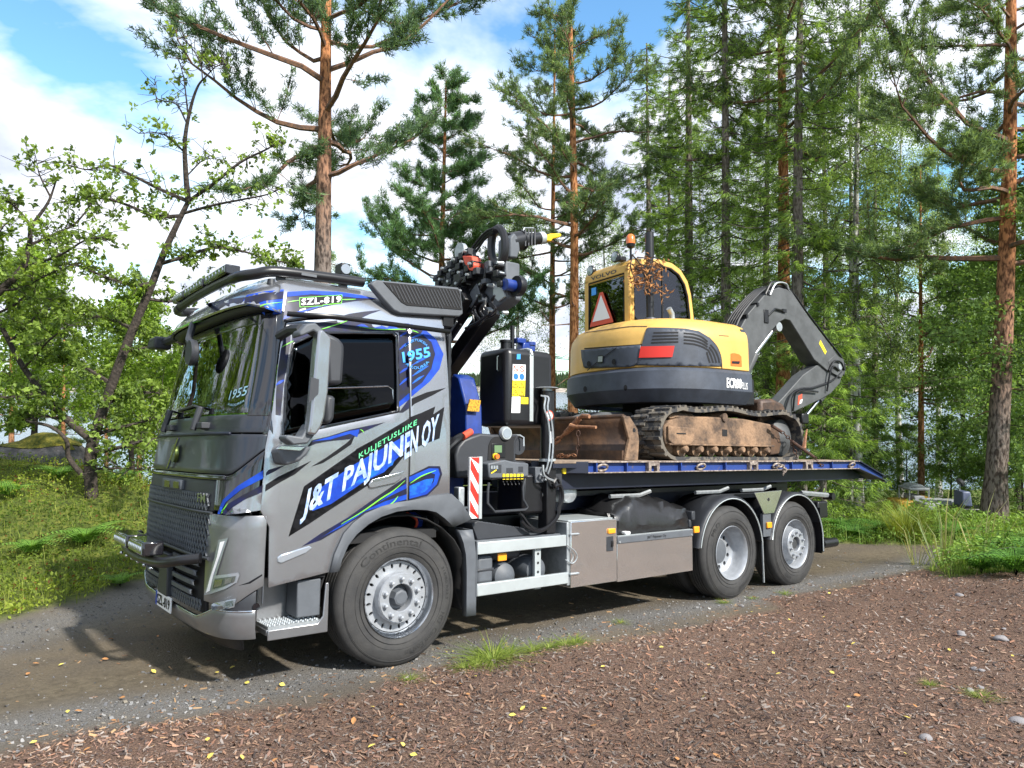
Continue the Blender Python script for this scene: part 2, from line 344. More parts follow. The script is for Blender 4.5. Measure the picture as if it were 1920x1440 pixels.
def ground_mat():
    m = bpy.data.materials.new('forest_ground'); m.use_nodes = True; nt = m.node_tree; b = nt.nodes['Principled BSDF']; b.inputs['Roughness'].default_value = .92; b.inputs['Specular IOR Level'].default_value = .25
    a = N(nt, 'ShaderNodeAttribute', attribute_name='col'); s = N(nt, 'ShaderNodeSeparateColor'); L(nt, a.outputs[0], s.inputs[0]); tcn = N(nt, 'ShaderNodeTexCoord')
    def noise(sc, d=6, r=.65): n = N(nt, 'ShaderNodeTexNoise'); n.inputs['Scale'].default_value = sc; n.inputs['Detail'].default_value = d; n.inputs['Roughness'].default_value = r; L(nt, tcn.outputs['Object'], n.inputs[0]); return n
    def ramp(n, *st):
        r = N(nt, 'ShaderNodeValToRGB'); L(nt, n.outputs[0], r.inputs[0]); e = r.color_ramp.elements
        e[0].position, e[0].color = st[0][0], (*st[0][1], 1); e[1].position, e[1].color = st[-1][0], (*st[-1][1], 1)
        for p, c in st[1:-1]: q = e.new(p); q.color = (*c, 1)
        return r
    def mix(f, c1, c2):
        x = N(nt, 'ShaderNodeMix', data_type='RGBA'); (L(nt, f, x.inputs[0]) if not isinstance(f, float) else setattr(x.inputs[0], 'default_value', f)); L(nt, c1, x.inputs[6]); L(nt, c2, x.inputs[7]); return x.outputs[2]
    fine = noise(55, 8); vf = noise(160, 4)
    road = ramp(fine, (.32, (.055, .045, .034)), (.5, (.135, .112, .084)), (.68, (.22, .185, .14)))
    wash = ramp(noise(.9, 4), (.40, (.085, .072, .058)), (.62, (.165, .128, .08)))
    rc1 = mix(.55, road.outputs[0], wash.outputs[0])
    ar = N(nt, 'ShaderNodeAttribute', attribute_name='rut'); sr = N(nt, 'ShaderNodeSeparateColor'); L(nt, ar.outputs[0], sr.inputs[0]); mud = ramp(noise(14, 7), (.36, (.09, .072, .048)), (.64, (.18, .148, .10))); rc1 = mix(sr.outputs[0], rc1, mud.outputs[0])
    gravel = ramp(vf, (.35, (.05, .048, .045)), (.5, (.16, .153, .143)), (.66, (.28, .27, .255))); rc2 = mix(s.outputs[2], rc1, gravel.outputs[0])
    bark = ramp(noise(75, 8, .75), (.36, (.040, .026, .020)), (.5, (.14, .088, .064)), (.64, (.26, .17, .12))); rc3 = mix(s.outputs[0], rc2, bark.outputs[0])
    moss = ramp(noise(9, 8, .7), (.32, (.03, .04, .012)), (.5, (.09, .12, .02)), (.68, (.20, .20, .04))); rc4 = mix(s.outputs[1], rc3, moss.outputs[0])
    L(nt, rc4, b.inputs['Base Color'])
    bp = N(nt, 'ShaderNodeBump'); bp.inputs['Strength'].default_value = .9; bp.inputs['Distance'].default_value = .03; L(nt, fine.outputs[0], bp.inputs['Height']); L(nt, bp.outputs[0], b.inputs['Normal']); return m
M['ground'] = ground_mat(); structure(obj('ground', gme, M['ground']))
# lake and the far shore
lm = bpy.data.materials.new('lake_water'); lm.use_nodes = True; b = lm.node_tree.nodes['Principled BSDF']; b.inputs['Base Color'].default_value = (.10, .17, .21, 1); b.inputs['Roughness'].default_value = .12
nn = N(lm.node_tree, 'ShaderNodeTexNoise'); nn.inputs['Scale'].default_value = 1.6; nn.inputs['Detail'].default_value = 6; t_ = N(lm.node_tree, 'ShaderNodeTexCoord'); L(lm.node_tree, t_.outputs['Object'], nn.inputs[0]); bp = N(lm.node_tree, 'ShaderNodeBump'); bp.inputs['Strength'].default_value = .5; bp.inputs['Distance'].default_value = .3; L(lm.node_tree, nn.outputs[0], bp.inputs['Height']); L(lm.node_tree, bp.outputs[0], b.inputs['Normal'])
structure(obj('lake', mesh_np('lake', [(-900, 28, LAKE_Z), (900, 28, LAKE_Z), (900, 640, LAKE_Z), (-900, 640, LAKE_Z)], [np.array([[0, 1, 2, 3]])]), lm))
M['rock'] = mat('shore_rock', (.42, .36, .30), .9, bump=.6, bscale=.6, col2=(.22, .19, .16), vscale=.25)
sh = MB(); rs = random.Random(4)
xs = np.linspace(-600, 600, 90); sh.grid([[(x, 585 + 6 * math.sin(x * .05), LAKE_Z - .3), (x, 592 + 8 * math.sin(x * .03), LAKE_Z + 1.2 + 1.6 * vnoise(x * .03, .3)), (x, 606, LAKE_Z + 2.5 + 2.5 * vnoise(x * .02, 2.3)), (x, 640, LAKE_Z + 2.0)] for x in xs]); structure(sh.build('shore', M['rock'], smooth=60))
# bark chips, gravel, needles lying on the ground (countless)
def scatter(n, r0, r1, p, a0, a1, wfn, seed):
    g = np.random.default_rng(seed); u = g.random(n * 3); e = 2 - p; r = (r0 ** e + u * (r1 ** e - r0 ** e)) ** (1 / e); a = np.radians(a0 + (a1 - a0) * g.random(n * 3))
    X, Y = r * np.sin(a), r * np.cos(a); k = g.random(n * 3) < wfn(X, Y); X, Y = X[k][:n], Y[k][:n]; return X, Y, g
def chips(name, X, Y, g, lmin, lmax, asp, cols, tilt=.35, lift=.006, m=None):
    n = len(X); Z = hgt(X, Y) + lift * g.random(n); l = lmin + (lmax - lmin) * g.random(n) ** 3.2; w_ = l * asp * (.5 + g.random(n)); th = g.random(n) * 2 * np.pi
    d = np.stack([np.cos(th), np.sin(th), g.normal(0, tilt, n) - .09 * np.sin(th)], -1); e = np.stack([-np.sin(th), np.cos(th), g.normal(0, tilt, n)], -1); up = np.array([0, 0, 1.])
    C = np.stack([X, Y, Z], -1); hl, hw = d * l[:, None] / 2, e * w_[:, None] / 2; cup = up * (w_ * (.25 + .3 * g.random(n)))[:, None]
    V = np.stack([C - hl - hw * .7, C + hl - hw * .5, C + hl * .95 + cup, C - hl * .9 + cup, C + hl * .9 + hw * .6, C - hl * 1.05 + hw * .8], 1).reshape(-1, 3)
    o_ = (np.arange(n) * 6)[:, None]; F = np.concatenate([o_ + np.array([[0, 1, 2, 3]]), o_ + np.array([[3, 2, 4, 5]])], 0)
    me = mesh_np(name, V, [F]); c = np.array(cols)[g.integers(0, len(cols), n)] * (.68 + .5 * g.random((n, 1))) * (.66 + .8 * vnoise(X * .9 + 4, Y * .9))[:, None]; set_col(me, np.repeat(c, 6, 0)); o = obj(name, me, m); return stuff(o)
def colmat(name, rough=.85):
    m = bpy.data.materials.new(name); m.use_nodes = True; b = m.node_tree.nodes['Principled BSDF']; b.inputs['Roughness'].default_value = rough; b.inputs['Specular IOR Level'].default_value = .3; a = N(m.node_tree, 'ShaderNodeAttribute', attribute_name='col'); L(m.node_tree, a.outputs[0], b.inputs['Base Color']); return m
M['chip'] = colmat('bark_chip')
BC = [(.24, .125, .08), (.20, .12, .09), (.15, .09, .07), (.27, .155, .10), (.11, .075, .06), (.27, .175, .12), (.21, .17, .145), (.09, .065, .055), (.30, .205, .145), (.18, .15, .13), (.05, .038, .034), (.23, .20, .18), (.08, .052, .045)]
X, Y, g = scatter(185000, 2.2, 15, 1.55, -62, 68, lambda x, y: bark_w(x, y), 21); chips('bark_chips', X, Y, g, .006, .048, .34, BC, .4, .010, M['chip'])
X, Y, g = scatter(9000, 2.4, 14, 1.5, -62, 60, lambda x, y: np.where((dbark(x, y) > -.5) & (dbark(x, y) < .3), .8, .10) * (1 - green_w(x, y)) * (dbark(x, y) < .3), 22); chips('stray_bark_chips', X, Y, g, .012, .06, .3, [(.20, .11, .06), (.14, .09, .06), (.3, .19, .1), (.1, .07, .05)], .2, .004, M['chip'])
X, Y, g = scatter(26000, 2.4, 16, 1.4, -60, 50, lambda x, y: np.clip(1.1 * np.exp(-((dbark(x, y) + .45) / .35) ** 2) + np.exp(-((np.interp(y, [2, 5, 6.9, 8.9, 10.8], [-6.4, -5.4, -4.85, -4.45, -3.4]) + .5 - x) / .6) ** 2) + .10, 0, 1) * (1 - bark_w(x, y)) * (1 - green_w(x, y)), 23); chips('gravel', X, Y, g, .008, .030, .8, [(.16, .16, .16), (.12, .12, .125), (.21, .205, .20), (.08, .08, .08), (.17, .15, .12)], .25, .003, M['chip'])
# ================================================================ vegetation
def at(px, Y, dz=0):
    X = (px - 960) / FPX * Y; return Vector((X, Y, float(hgt(X, Y)) + dz))
def nrm(v): return v / np.maximum(1e-9, np.linalg.norm(v, axis=-1, keepdims=True))
def tufts(C, D, k, ln, w, spread, g, droop=0.0):
    """k thin needles-blades fanning from each centre"""
    n = len(C); D = nrm(D)[:, None, :]; d = nrm(D + spread * g.normal(0, 1, (n, k, 3)) + np.array([0, 0, -droop])); s = nrm(np.cross(d, g.normal(0, 1, (n, k, 3)))); l = ln * (.6 + .6 * g.random((n, k, 1)))
    b = C[:, None, :] + g.normal(0, ln * .18, (n, k, 3)); return np.stack([b - s * w / 2, b + s * w / 2, b + d * l], 2).reshape(-1, 3, 3)
def leaves(C, ln, asp, g, flat=.5, droop=.2):
    """leaf blades: kite of two triangles with a fold"""
    n = len(C); d = nrm(g.normal(0, 1, (n, 3)) + np.array([0, 0, -droop])); u = nrm(g.normal(0, 1, (n, 3)) * flat + np.array([0, 0, 1])); s = nrm(np.cross(d, u)); l = ln * (.6 + .7 * g.random((n, 1))); w_ = l * asp
    n_ = np.cross(s, d); a, b = C, C + d * l; e, f = C + d * l * .5 + s * w_ / 2 + n_ * w_ * .15, C + d * l * .5 - s * w_ / 2 + n_ * w_ * .15
    return np.stack([np.stack([a, e, b], 1), np.stack([a, b, f], 1)], 1).reshape(-1, 3, 3)
def tri_obj(name, V, col, m, parent=None):
    n = len(V); me = mesh_np(name, V.reshape(-1, 3), [np.arange(n * 3).reshape(n, 3)]); set_col(me, np.repeat(col, 3, 0)); return obj(name, me, m, parent)
def cmix(a, b, t): return np.array(a) * (1 - t)[:, None] + np.array(b) * t[:, None]
def percl(ncl, k, g, a, b, j=.25):
    """colour per cluster, jittered per blade; a dark .. b light"""
    t = np.clip(np.repeat(g.random(ncl) ** 1.2, k) + g.normal(0, j, ncl * k), 0, 1.3); return cmix(a, b, t)
M['pine_n'] = leafmat('pine_needles', .42, .6, (1.4, 1.35, 1.3)); M['spruce_n'] = leafmat('spruce_needles', .45, .6, (1.4, 1.35, 1.3)); M['leaf'] = leafmat('broad_leaf', .48, .5, (1.3, 1.25, 1.25)); M['herb'] = leafmat('herb_leaf', .4, .55)
def barkmat(name, lo_c, hi_c, z0, z1, dark, bs=22):
    """bark whose colour changes with height up the stem (plated below, smooth above)"""
    m = bpy.data.materials.new(name); m.use_nodes = True; nt = m.node_tree; b = nt.nodes['Principled BSDF']; b.inputs['Roughness'].default_value = .92; b.inputs['Specular IOR Level'].default_value = .2; tcn = N(nt, 'ShaderNodeTexCoord'); s = N(nt, 'ShaderNodeSeparateXYZ'); L(nt, tcn.outputs['Object'], s.inputs[0])
    n = N(nt, 'ShaderNodeTexNoise'); n.inputs['Scale'].default_value = bs; n.inputs['Detail'].default_value = 6; mp_ = N(nt, 'ShaderNodeMapping'); mp_.inputs['Scale'].default_value = (1, 1, .35); L(nt, tcn.outputs['Object'], mp_.inputs[0]); L(nt, mp_.outputs[0], n.inputs[0])
    ad = N(nt, 'ShaderNodeMath', operation='MULTIPLY_ADD'); L(nt, n.outputs[0], ad.inputs[0]); ad.inputs[1].default_value = (z1 - z0) * .8; L(nt, s.outputs[2], ad.inputs[2]); mr = N(nt, 'ShaderNodeMapRange'); L(nt, ad.outputs[0], mr.inputs[0]); mr.inputs[1].default_value = z0 + (z1 - z0) * .3; mr.inputs[2].default_value = z1 + (z1 - z0) * .4
    x = N(nt, 'ShaderNodeMix', data_type='RGBA'); L(nt, mr.outputs[0], x.inputs[0]); x.inputs[6].default_value = (*lo_c, 1); x.inputs[7].default_value = (*hi_c, 1)
    r = N(nt, 'ShaderNodeValToRGB'); L(nt, n.outputs[0], r.inputs[0]); r.color_ramp.elements[0].position = .40; r.color_ramp.elements[0].color = (*dark, 1); r.color_ramp.elements[1].position = .56; r.color_ramp.elements[1].color = (1, 1, 1, 1)
    mu = N(nt, 'ShaderNodeMix', data_type='RGBA', blend_type='MULTIPLY'); mu.inputs[0].default_value = 1; L(nt, x.outputs[2], mu.inputs[6]); L(nt, r.outputs[0], mu.inputs[7]); L(nt, mu.outputs[2], b.inputs['Base Color'])
    bp = N(nt, 'ShaderNodeBump'); bp.inputs['Strength'].default_value = .9; bp.inputs['Distance'].default_value = .03; L(nt, n.outputs[0], bp.inputs['Height']); L(nt, bp.outputs[0], b.inputs['Normal']); return m
M['pine_bark'] = barkmat('pine_bark', (.19, .155, .135), (.46, .20, .085), 2.5, 6.0, (.30, .27, .26)); M['pine_bark3'] = barkmat('pine_bark_tall', (.19, .155, .135), (.46, .20, .085), 5.5, 9.0, (.30, .27, .26)); M['pine_bark2'] = barkmat('pine_bark_orange', (.24, .16, .12), (.46, .21, .09), .5, 3.5, (.4, .33, .3)); M['spruce_bark'] = barkmat('spruce_bark', (.20, .18, .165), (.22, .19, .165), 2, 8, (.45, .42, .4)); M['birch_bark'] = barkmat('birch_bark', (.40, .38, .36), (.62, .61, .58), 0, 3, (.14, .13, .13), 9); M['twig'] = mat('twig_bark', (.07, .055, .045), .9); M['pine_limb'] = mat('pine_limb', (.26, .13, .07), .9, col2=(.10, .065, .05), vscale=12)
def trunk_mb(h, r, lean=(0, 0), bend=.02, seed=0, n=14, sides=12, flare=.35):
    rs = random.Random(seed); p = []; rr = []; bx, by = rs.uniform(-bend, bend), rs.uniform(-bend, bend)
    for i in range(n + 1):
        t = i / n; z = h * t; p.append((lean[0] * z + bx * h * math.sin(math.pi * t * 1.3) * .5, lean[1] * z + by * h * math.sin(math.pi * t * 1.1) * .5, z - .15)); rr.append(r * (1 - .86 * t ** 1.1) * (1 + flare * math.exp(-z / .35)))
    return p, rr
def interp_path(p, z):
    for a, b in zip(p[:-1], p[1:]):
        if b[2] >= z: f = (z - a[2]) / (b[2] - a[2] + 1e-9); return Vector(a) * (1 - f) + Vector(b) * f
    return Vector(p[-1])
def finish_tree(name, label, cat, group, loc, trunk, tm, crown_V, crown_c, cm, rz=0):
    """crown foliage and wood as parts under an empty at the foot"""
    root = thing(name, label, cat, Matrix.Translation(loc) @ Matrix.Rotation(rz, 4, 'Z'), group)
    trunk[0].build('trunk', tm, root, smooth=50, merge=False)
    if trunk[1].v: stuff(trunk[1].build('limbs', trunk[2], root, smooth=60, merge=False))
    tri_obj('crown', crown_V, crown_c, cm, root); return root
def pine(label, loc, h, r, cb, R0, seed, lean=(0, 0), nl=34, dens=1.0, group='pine trees', low_stubs=6, bark='pine_bark', limb_up=.25, top=.3, needle=.145, irregular=.5, dark=(.050, .085, .05), light=(.19, .28, .12), tw=.019, k=13, name='pine_tree'):
    g = np.random.default_rng(seed); rs = random.Random(seed); p, rr = trunk_mb(h, r, lean, .015, seed); tm = MB().tube(p, rr, 14); lm = MB(); C = []; D = []
    for i in range(nl):
        t = (i + rs.random()) / nl; z = cb + (h - cb) * t ** .9; base = interp_path(p, z); az = i * 2.4 + rs.uniform(-.5, .5); prof = (1 - t) ** .55 * (.55 + .45 * math.sin(math.pi * min(1, t * 1.6 + .2))) + .12; ln = R0 * prof * (1 - irregular * rs.random() * .8); el = limb_up * (t * 1.6 - .35) + rs.uniform(-.15, .2)
        d = Vector((math.cos(az), math.sin(az), math.tan(el))).normalized(); pts = [base]; cur = base.copy(); dd = d.copy(); m = 7
        for j in range(m): dd = (dd + Vector((rs.gauss(0, .18), rs.gauss(0, .18), rs.gauss(.05, .14)))).normalized(); cur = cur + dd * ln / m; pts.append(cur.copy())
        r0 = max(.012, r * .30 * (1 - t) + .012) * (ln / R0 * .6 + .4); lm.tube(pts, [r0 * (1 - .8 * q / m) for q in range(m + 1)], 5)
        for j in range(2, m + 1):
            for _ in range(2 if j < m else 3):
                sd = (dd + Vector((rs.gauss(0, .7), rs.gauss(0, .7), rs.gauss(.15, .35)))).normalized(); sl = ln * rs.uniform(.16, .38); q0 = pts[j]; q1 = q0 + sd * sl * .5 + Vector((0, 0, -.02)); q2 = q0 + sd * sl + Vector((0, 0, sl * .12)); lm.tube([q0, q1, q2], [.010, .007, .004], 4, cap=False)
                nt_ = max(2, int(sl / .048 * dens))
                for u in range(nt_): f = .25 + .75 * (u + rs.random()) / nt_; c = q0.lerp(q1, min(1, f * 2)) if f < .5 else q1.lerp(q2, f * 2 - 1); C.append((c.x + rs.gauss(0, .05), c.y + rs.gauss(0, .05), c.z + rs.gauss(0, .04))); D.append((sd.x, sd.y, sd.z + .35))
    for i in range(low_stubs):
        z = cb * rs.uniform(.45, 1.0); b = interp_path(p, z); az = rs.uniform(0, 6.28); l = rs.uniform(.3, 1.1); lm.tube([b, b + Vector((math.cos(az) * l * .5, math.sin(az) * l * .5, -.05)), b + Vector((math.cos(az) * l, math.sin(az) * l, rs.uniform(-.25, .15)))], [.022, .014, .006], 5)
    C, D = np.array(C), np.array(D); V = tufts(C, D, k, needle, tw, .75, g); c = percl(len(C), k, g, dark, light); return finish_tree(name, label, 'tree', group, loc, (tm, lm, M['pine_limb']), M[bark], V, c, M['pine_n'])
def spruce(label, loc, h, r, cb, R0, seed, dens=1.0, group='spruce trees', dark=(.05, .095, .028), light=(.25, .38, .08), k=14, lean=(0, 0), gap=.36, needle=.15):
    g = np.random.default_rng(seed); rs = random.Random(seed); p, rr = trunk_mb(h, r, lean, .01, seed); tm = MB().tube(p, rr, 12); lm = MB(); C = []; D = []; z = cb
    while z < h - .2:
        t = (z - cb) / (h - cb); nb = rs.randint(4, 6)
        for i in range(nb):
            az = rs.uniform(0, 6.28); ln = R0 * (1 - t) ** .8 * rs.uniform(.55, 1.1) + .15; b = interp_path(p, z + rs.uniform(-.1, .1)); d = Vector((math.cos(az), math.sin(az), 0)); pts = []
            for j in range(7): f = j / 6; pts.append(b + d * ln * f + Vector((0, 0, ln * (-.42 * f + .30 * f ** 2.4 + .10 * t * f))))
            lm.tube(pts, [.020 * (1 - t) + .007] + [.013 * (1 - j / 7) + .004 for j in range(1, 7)], 4, cap=False); sd = Vector((-d.y, d.x, 0)); n_ = int(ln * 15 * dens)
            for u in range(n_):
                f = rs.uniform(.15, 1.0); j = min(5, int(f * 6)); q = pts[j].lerp(pts[j + 1], f * 6 - j); w_ = rs.uniform(-1, 1) * ln * .30 * math.sin(math.pi * min(1, f * .8 + .2)) ; c = q + sd * w_ + Vector((0, 0, -abs(w_) * rs.uniform(.1, .6) - rs.random() * .06)); C.append(tuple(c)); dv = d * rs.uniform(.4, 1) + sd * math.copysign(.6, w_) + Vector((0, 0, -.45)); D.append(tuple(dv))
        z += gap * rs.uniform(.7, 1.3) * (1 - .45 * t)
    C, D = np.array(C), np.array(D); V = tufts(C, D, k, needle, .017, .45, g, .15); c = percl(len(C), k, g, dark, light); return finish_tree('spruce_tree', label, 'tree', group, loc, (tm, lm, M['twig']), M['spruce_bark'], V, c, M['spruce_n'])
def broad(name, label, loc, h, r, cb, R0, seed, nleaf=16000, ln=.06, asp=.6, bark='birch_bark', group='birch trees', dark=(.08, .13, .05), light=(.26, .37, .13), hang=.0, lean=(0, 0), nl=30, up=.9, shape=1.0, branchy=True):
    g = np.random.default_rng(seed); rs = random.Random(seed); p, rr = trunk_mb(h, r, lean, .03, seed); tm = MB().tube(p, rr, 10); lm = MB(); ends = []
    for i in range(nl):
        t = (i + rs.random()) / nl; z = cb + (h - cb) * t * .97; b = interp_path(p, z); az = i * 2.4 + rs.uniform(-.4, .4); ln_ = R0 * ((1 - t) ** .6 * (.5 + .5 * min(1, t * 3 + .4)) + .1) * rs.uniform(.6, 1.1); d = Vector((math.cos(az), math.sin(az), up * rs.uniform(.4, 1.1))).normalized(); pts = [b]; cur = b.copy()
        for j in range(6): d = (d + Vector((rs.gauss(0, .2), rs.gauss(0, .2), rs.gauss(-.10 - hang * .25, .12)))).normalized(); cur = cur + d * ln_ / 6; pts.append(cur.copy())
        lm.tube(pts, [max(.008, r * .28 * (1 - t)) * (1 - .8 * j / 6) for j in range(7)], 4, cap=False)
        for j in range(2, 7):
            for _ in range(2):
                e = pts[j] + Vector((rs.gauss(0, 1), rs.gauss(0, 1), rs.gauss(-hang, .6))) * ln_ * .22; lm.tube([pts[j], e], [.006, .003], 3, cap=False); ends.append((pts[j], e))
    m = len(ends); q = g.integers(0, m, nleaf); A = np.array([tuple(a) for a, b in ends]); Bq = np.array([tuple(b) for a, b in ends]); f = g.random((nleaf, 1)) * 1.25; C = A[q] * (1 - f) + Bq[q] * f + g.normal(0, .10 * shape, (nleaf, 3)); C[:, 2] -= hang * g.random(nleaf) * .5
    V = leaves(C, ln, asp, g, .8, .3 + hang); clus = g.random(m)[q]; t = np.clip(clus + g.normal(0, .2, nleaf), 0, 1.2); c = np.repeat(cmix(dark, light, t), 2, 0); return finish_tree(name, label, 'tree', group, loc, (tm, lm, M['twig']), M[bark], V, c, M['leaf'])
def again(root, loc, label, s=1.0, rz=0.0, group=None):
    m = Matrix.Translation(loc) @ Matrix.Rotation(rz, 4, 'Z') @ Matrix.Scale(s, 4); c = copy_tree(root, None, m); c['label'] = label
    if group: c['group'] = group
    return c
# ---- the oak at the left: stems and boughs follow the photograph, at their own depths
YO = 11.0
def pz(px, py, Y=YO): return Vector(((px - 960) / FPX * Y, Y, CZ - (py - 720) / FPX * Y))
def oak(label, foot, stems, boughs, nleaf, seed, ln=.076, dark=(.07, .115, .03), light=(.24, .35, .07), spread=.16, group='oak trees at the left'):
    g = np.random.default_rng(seed); rs = random.Random(seed); tm = MB(); lm = MB(); segs = []
    for pts, r0, r1 in stems:
        p = smooth_path(pts, 5); n = len(p); tm.tube(p, [r0 + (r1 - r0) * i / (n - 1) for i in range(n)], 10)
    for pts, r0, wt in boughs:
        p = smooth_path(pts, 4); n = len(p); lm.tube(p, [r0 * (1 - .85 * i / (n - 1)) + .003 for i in range(n)], 5)
        for i in range(2, n):
            for _ in range(3):
                e = p[i] + Vector((rs.gauss(0, .14), rs.gauss(0, .22), rs.gauss(.04, .12))); mid = p[i].lerp(e, .5) + Vector((rs.gauss(0, .03), rs.gauss(0, .03), rs.gauss(0, .03))); lm.tube([p[i], mid, e], [.007, .005, .003], 3, cap=False); segs.append((mid, e, wt))
    A = np.array([tuple(a) for a, b, w_ in segs]); Bq = np.array([tuple(b) for a, b, w_ in segs]); W = np.array([w_ for a, b, w_ in segs]); q = g.choice(len(segs), nleaf // 8, p=W / W.sum()); f = .35 + .75 * g.random((len(q), 1)); C = A[q] * (1 - f) + Bq[q] * f + g.normal(0, spread * .35, (len(q), 3)); C = np.repeat(C, 8, 0) + g.normal(0, .014, (len(q) * 8, 3))
    V = leaves(C, ln, .62, g, .9, .1); t = np.clip(np.repeat(g.random(len(q)), 8) + g.normal(0, .15, len(C)), 0, 1.2); c = np.repeat(cmix(dark, light, t), 2, 0); root = thing('oak_tree', label, 'tree', Matrix.Translation(foot), group); off = Vector(foot)
    for mb in (tm, lm): mb.v = [tuple(Vector(p) - off) for p in mb.v]
    tm.build('trunk', M['bark_o'], root, smooth=60, merge=False); stuff(lm.build('limbs', M['bark_o'], root, smooth=60, merge=False)); tri_obj('crown', V - np.array(off), c, M['leaf'], root); return root
ft = at(170, YO)
def J(l, Y0=YO, dy=.8, seed=0):
    rs = random.Random(seed); n = len(l); s = rs.uniform(-dy, dy); return [pz(a, b, Y0 + s * i / max(1, n - 1)) for i, (a, b) in enumerate(l)]
st = [([Vector(ft) + Vector((0, 0, -.2)), pz(171, 930), pz(170, 860), pz(178, 815), pz(205, 735), pz(240, 640), pz(280, 545), pz(305, 480), pz(330, 425), pz(353, 378)], .105, .036), (J([(353, 378), (348, 320), (347, 260), (358, 200), (372, 160), (390, 140)], seed=1), .045, .008), (J([(178, 830), (135, 795), (95, 755), (45, 690), (12, 630), (-20, 560), (-35, 470)], dy=.3, seed=2), .062, .022), (J([(172, 905), (145, 880), (128, 855), (124, 825), (95, 800), (50, 790)], dy=.5, seed=3), .045, .02)]
bo = [(J(l, dy=1.2, seed=10 + i), r0, w_) for i, (l, r0, w_) in enumerate([
    ([(353, 378), (300, 355), (250, 330), (205, 310), (165, 318), (130, 310)], .030, 0.80), ([(335, 405), (290, 405), (240, 385), (195, 372), (150, 375), (115, 380)], .028, 0.80), ([(353, 378), (400, 345), (450, 305), (500, 280), (530, 262)], .030, 0.80), ([(345, 400), (400, 385), (450, 375), (500, 365), (530, 352)], .022, 0.50), ([(350, 290), (325, 265), (300, 250), (260, 250)], .014, 0.40), ([(350, 230), (330, 195), (295, 185), (290, 150)], .012, 0.35), ([(352, 210), (345, 150), (335, 110)], .010, 0.30), ([(380, 150), (375, 115), (355, 85), (343, 72)], .008, 0.25), ([(385, 145), (405, 125), (425, 120)], .008, 0.15), ([(350, 330), (380, 300), (400, 290)], .010, 0.25),
    ([(300, 495), (350, 480), (400, 465), (450, 470), (520, 490), (570, 495)], .03, 2.0), ([(290, 530), (250, 535), (200, 520), (150, 500), (120, 495)], .03, 1.8), ([(275, 560), (320, 565), (360, 555), (400, 530)], .025, 1.0), ([(255, 620), (210, 600), (160, 590), (100, 580), (50, 590)], .03, 2.6), ([(230, 660), (280, 650), (310, 640), (330, 650)], .025, 2.0), ([(210, 720), (160, 690), (110, 670), (60, 650)], .03, 2.6), ([(195, 760), (240, 740), (280, 735), (310, 740)], .025, 2.4), ([(180, 815), (230, 800), (270, 790), (300, 780)], .03, 2.0), ([(175, 850), (230, 838), (275, 825), (300, 820)], .03, 1.0), ([(178, 880), (220, 878), (270, 880)], .022, .5), ([(130, 790), (80, 780), (40, 790), (0, 800)], .025, 2.2), ([(95, 755), (60, 740), (20, 745), (-20, 740)], .025, 2.0), ([(45, 690), (90, 640), (130, 610)], .02, 2.0), ([(20, 640), (60, 600), (95, 560)], .02, 1.8), ([(-10, 590), (30, 570), (60, 540)], .02, 1.4), ([(-30, 500), (0, 540), (40, 520)], .02, 1.2)])]
oak('gnarled oak with a leaning forked trunk standing left of the truck', ft, st, bo, 14000, 5)
f2 = at(-120, 10.2); oak('slender oak whose boughs reach in at the left edge of the picture', f2, [([Vector(f2) + Vector((0, 0, -.2)), pz(-110, 800, 10.2), pz(-90, 640, 10.2), pz(-60, 600, 10.2), pz(0, 545, 10.2), pz(40, 505, 10.2), pz(55, 460, 10.2), pz(60, 425, 10.2), pz(90, 380, 10.2), pz(105, 340, 10.2)], .09, .010)], [(J(l, 10.2, 1.0, 40 + i), r0, w_) for i, (l, r0, w_) in enumerate([([(60, 425), (30, 390), (0, 370), (-40, 360)], .02, 1.2), ([(95, 370), (75, 330), (68, 300)], .012, .8), ([(55, 460), (100, 440), (140, 420), (170, 380), (160, 350)], .02, 1.6), ([(50, 500), (110, 480), (160, 450), (190, 445)], .02, 1.4), ([(0, 545), (40, 540), (80, 520), (120, 500)], .02, 1.6), ([(-20, 570), (-30, 500), (-10, 450), (10, 420)], .02, 1.4), ([(0, 545), (-30, 470), (-60, 420)], .02, 1.0)])], 3000, 6)
# ---- pines
pA = pine('tall pine with crooked orange limbs rising behind the truck cab', at(597, 14.0), 14.0, .225, 6.5, 4.0, 101, lean=(.016, .0), nl=34, dens=1.3, low_stubs=3, limb_up=.45, irregular=.5, bark='pine_bark3', group='pines behind the truck', dark=(.035, .066, .045), light=(.14, .23, .11))
pine('bushy pine with a pointed crown left of the crane hook', at(828, 21.0), 12.6, .16, 4.9, 3.1, 102, lean=(.006, 0), nl=48, dens=1.55, group='pines behind the truck', light=(.16, .30, .14), needle=.16)
pC = pine('slim straight pine with a bare orange trunk right of the crane hook', at(1068, 19.0), 17.5, .155, 6.6, 2.7, 103, nl=54, dens=1.0, low_stubs=10, group='pines behind the truck', bark='pine_bark2')
again(pC, at(1038, 22.5), 'thinner pine just left of the slim straight pine', .86, 2.0, 'pines behind the truck')
pine('stout pine trunk standing among the spruces behind the excavator', at(1463, 17.0), 17.0, .19, 8.5, 3.4, 104, nl=34, low_stubs=8, group='pines behind the truck', bark='pine_bark2')
pine('big pine with grey lower and orange upper trunk near the right edge', at(1862, 14.6), 15.5, .205, 4.9, 3.7, 105, lean=(.030, .0), nl=56, dens=1.3, low_stubs=8, group='pines at the right', irregular=.5, bark='pine_bark')
pine('thin young pine with a bare reddish trunk over the parked machine', at(1727, 19.5), 9.8, .095, 4.2, 2.0, 106, nl=22, dens=.9, low_stubs=12, group='pines at the right', bark='pine_bark2')
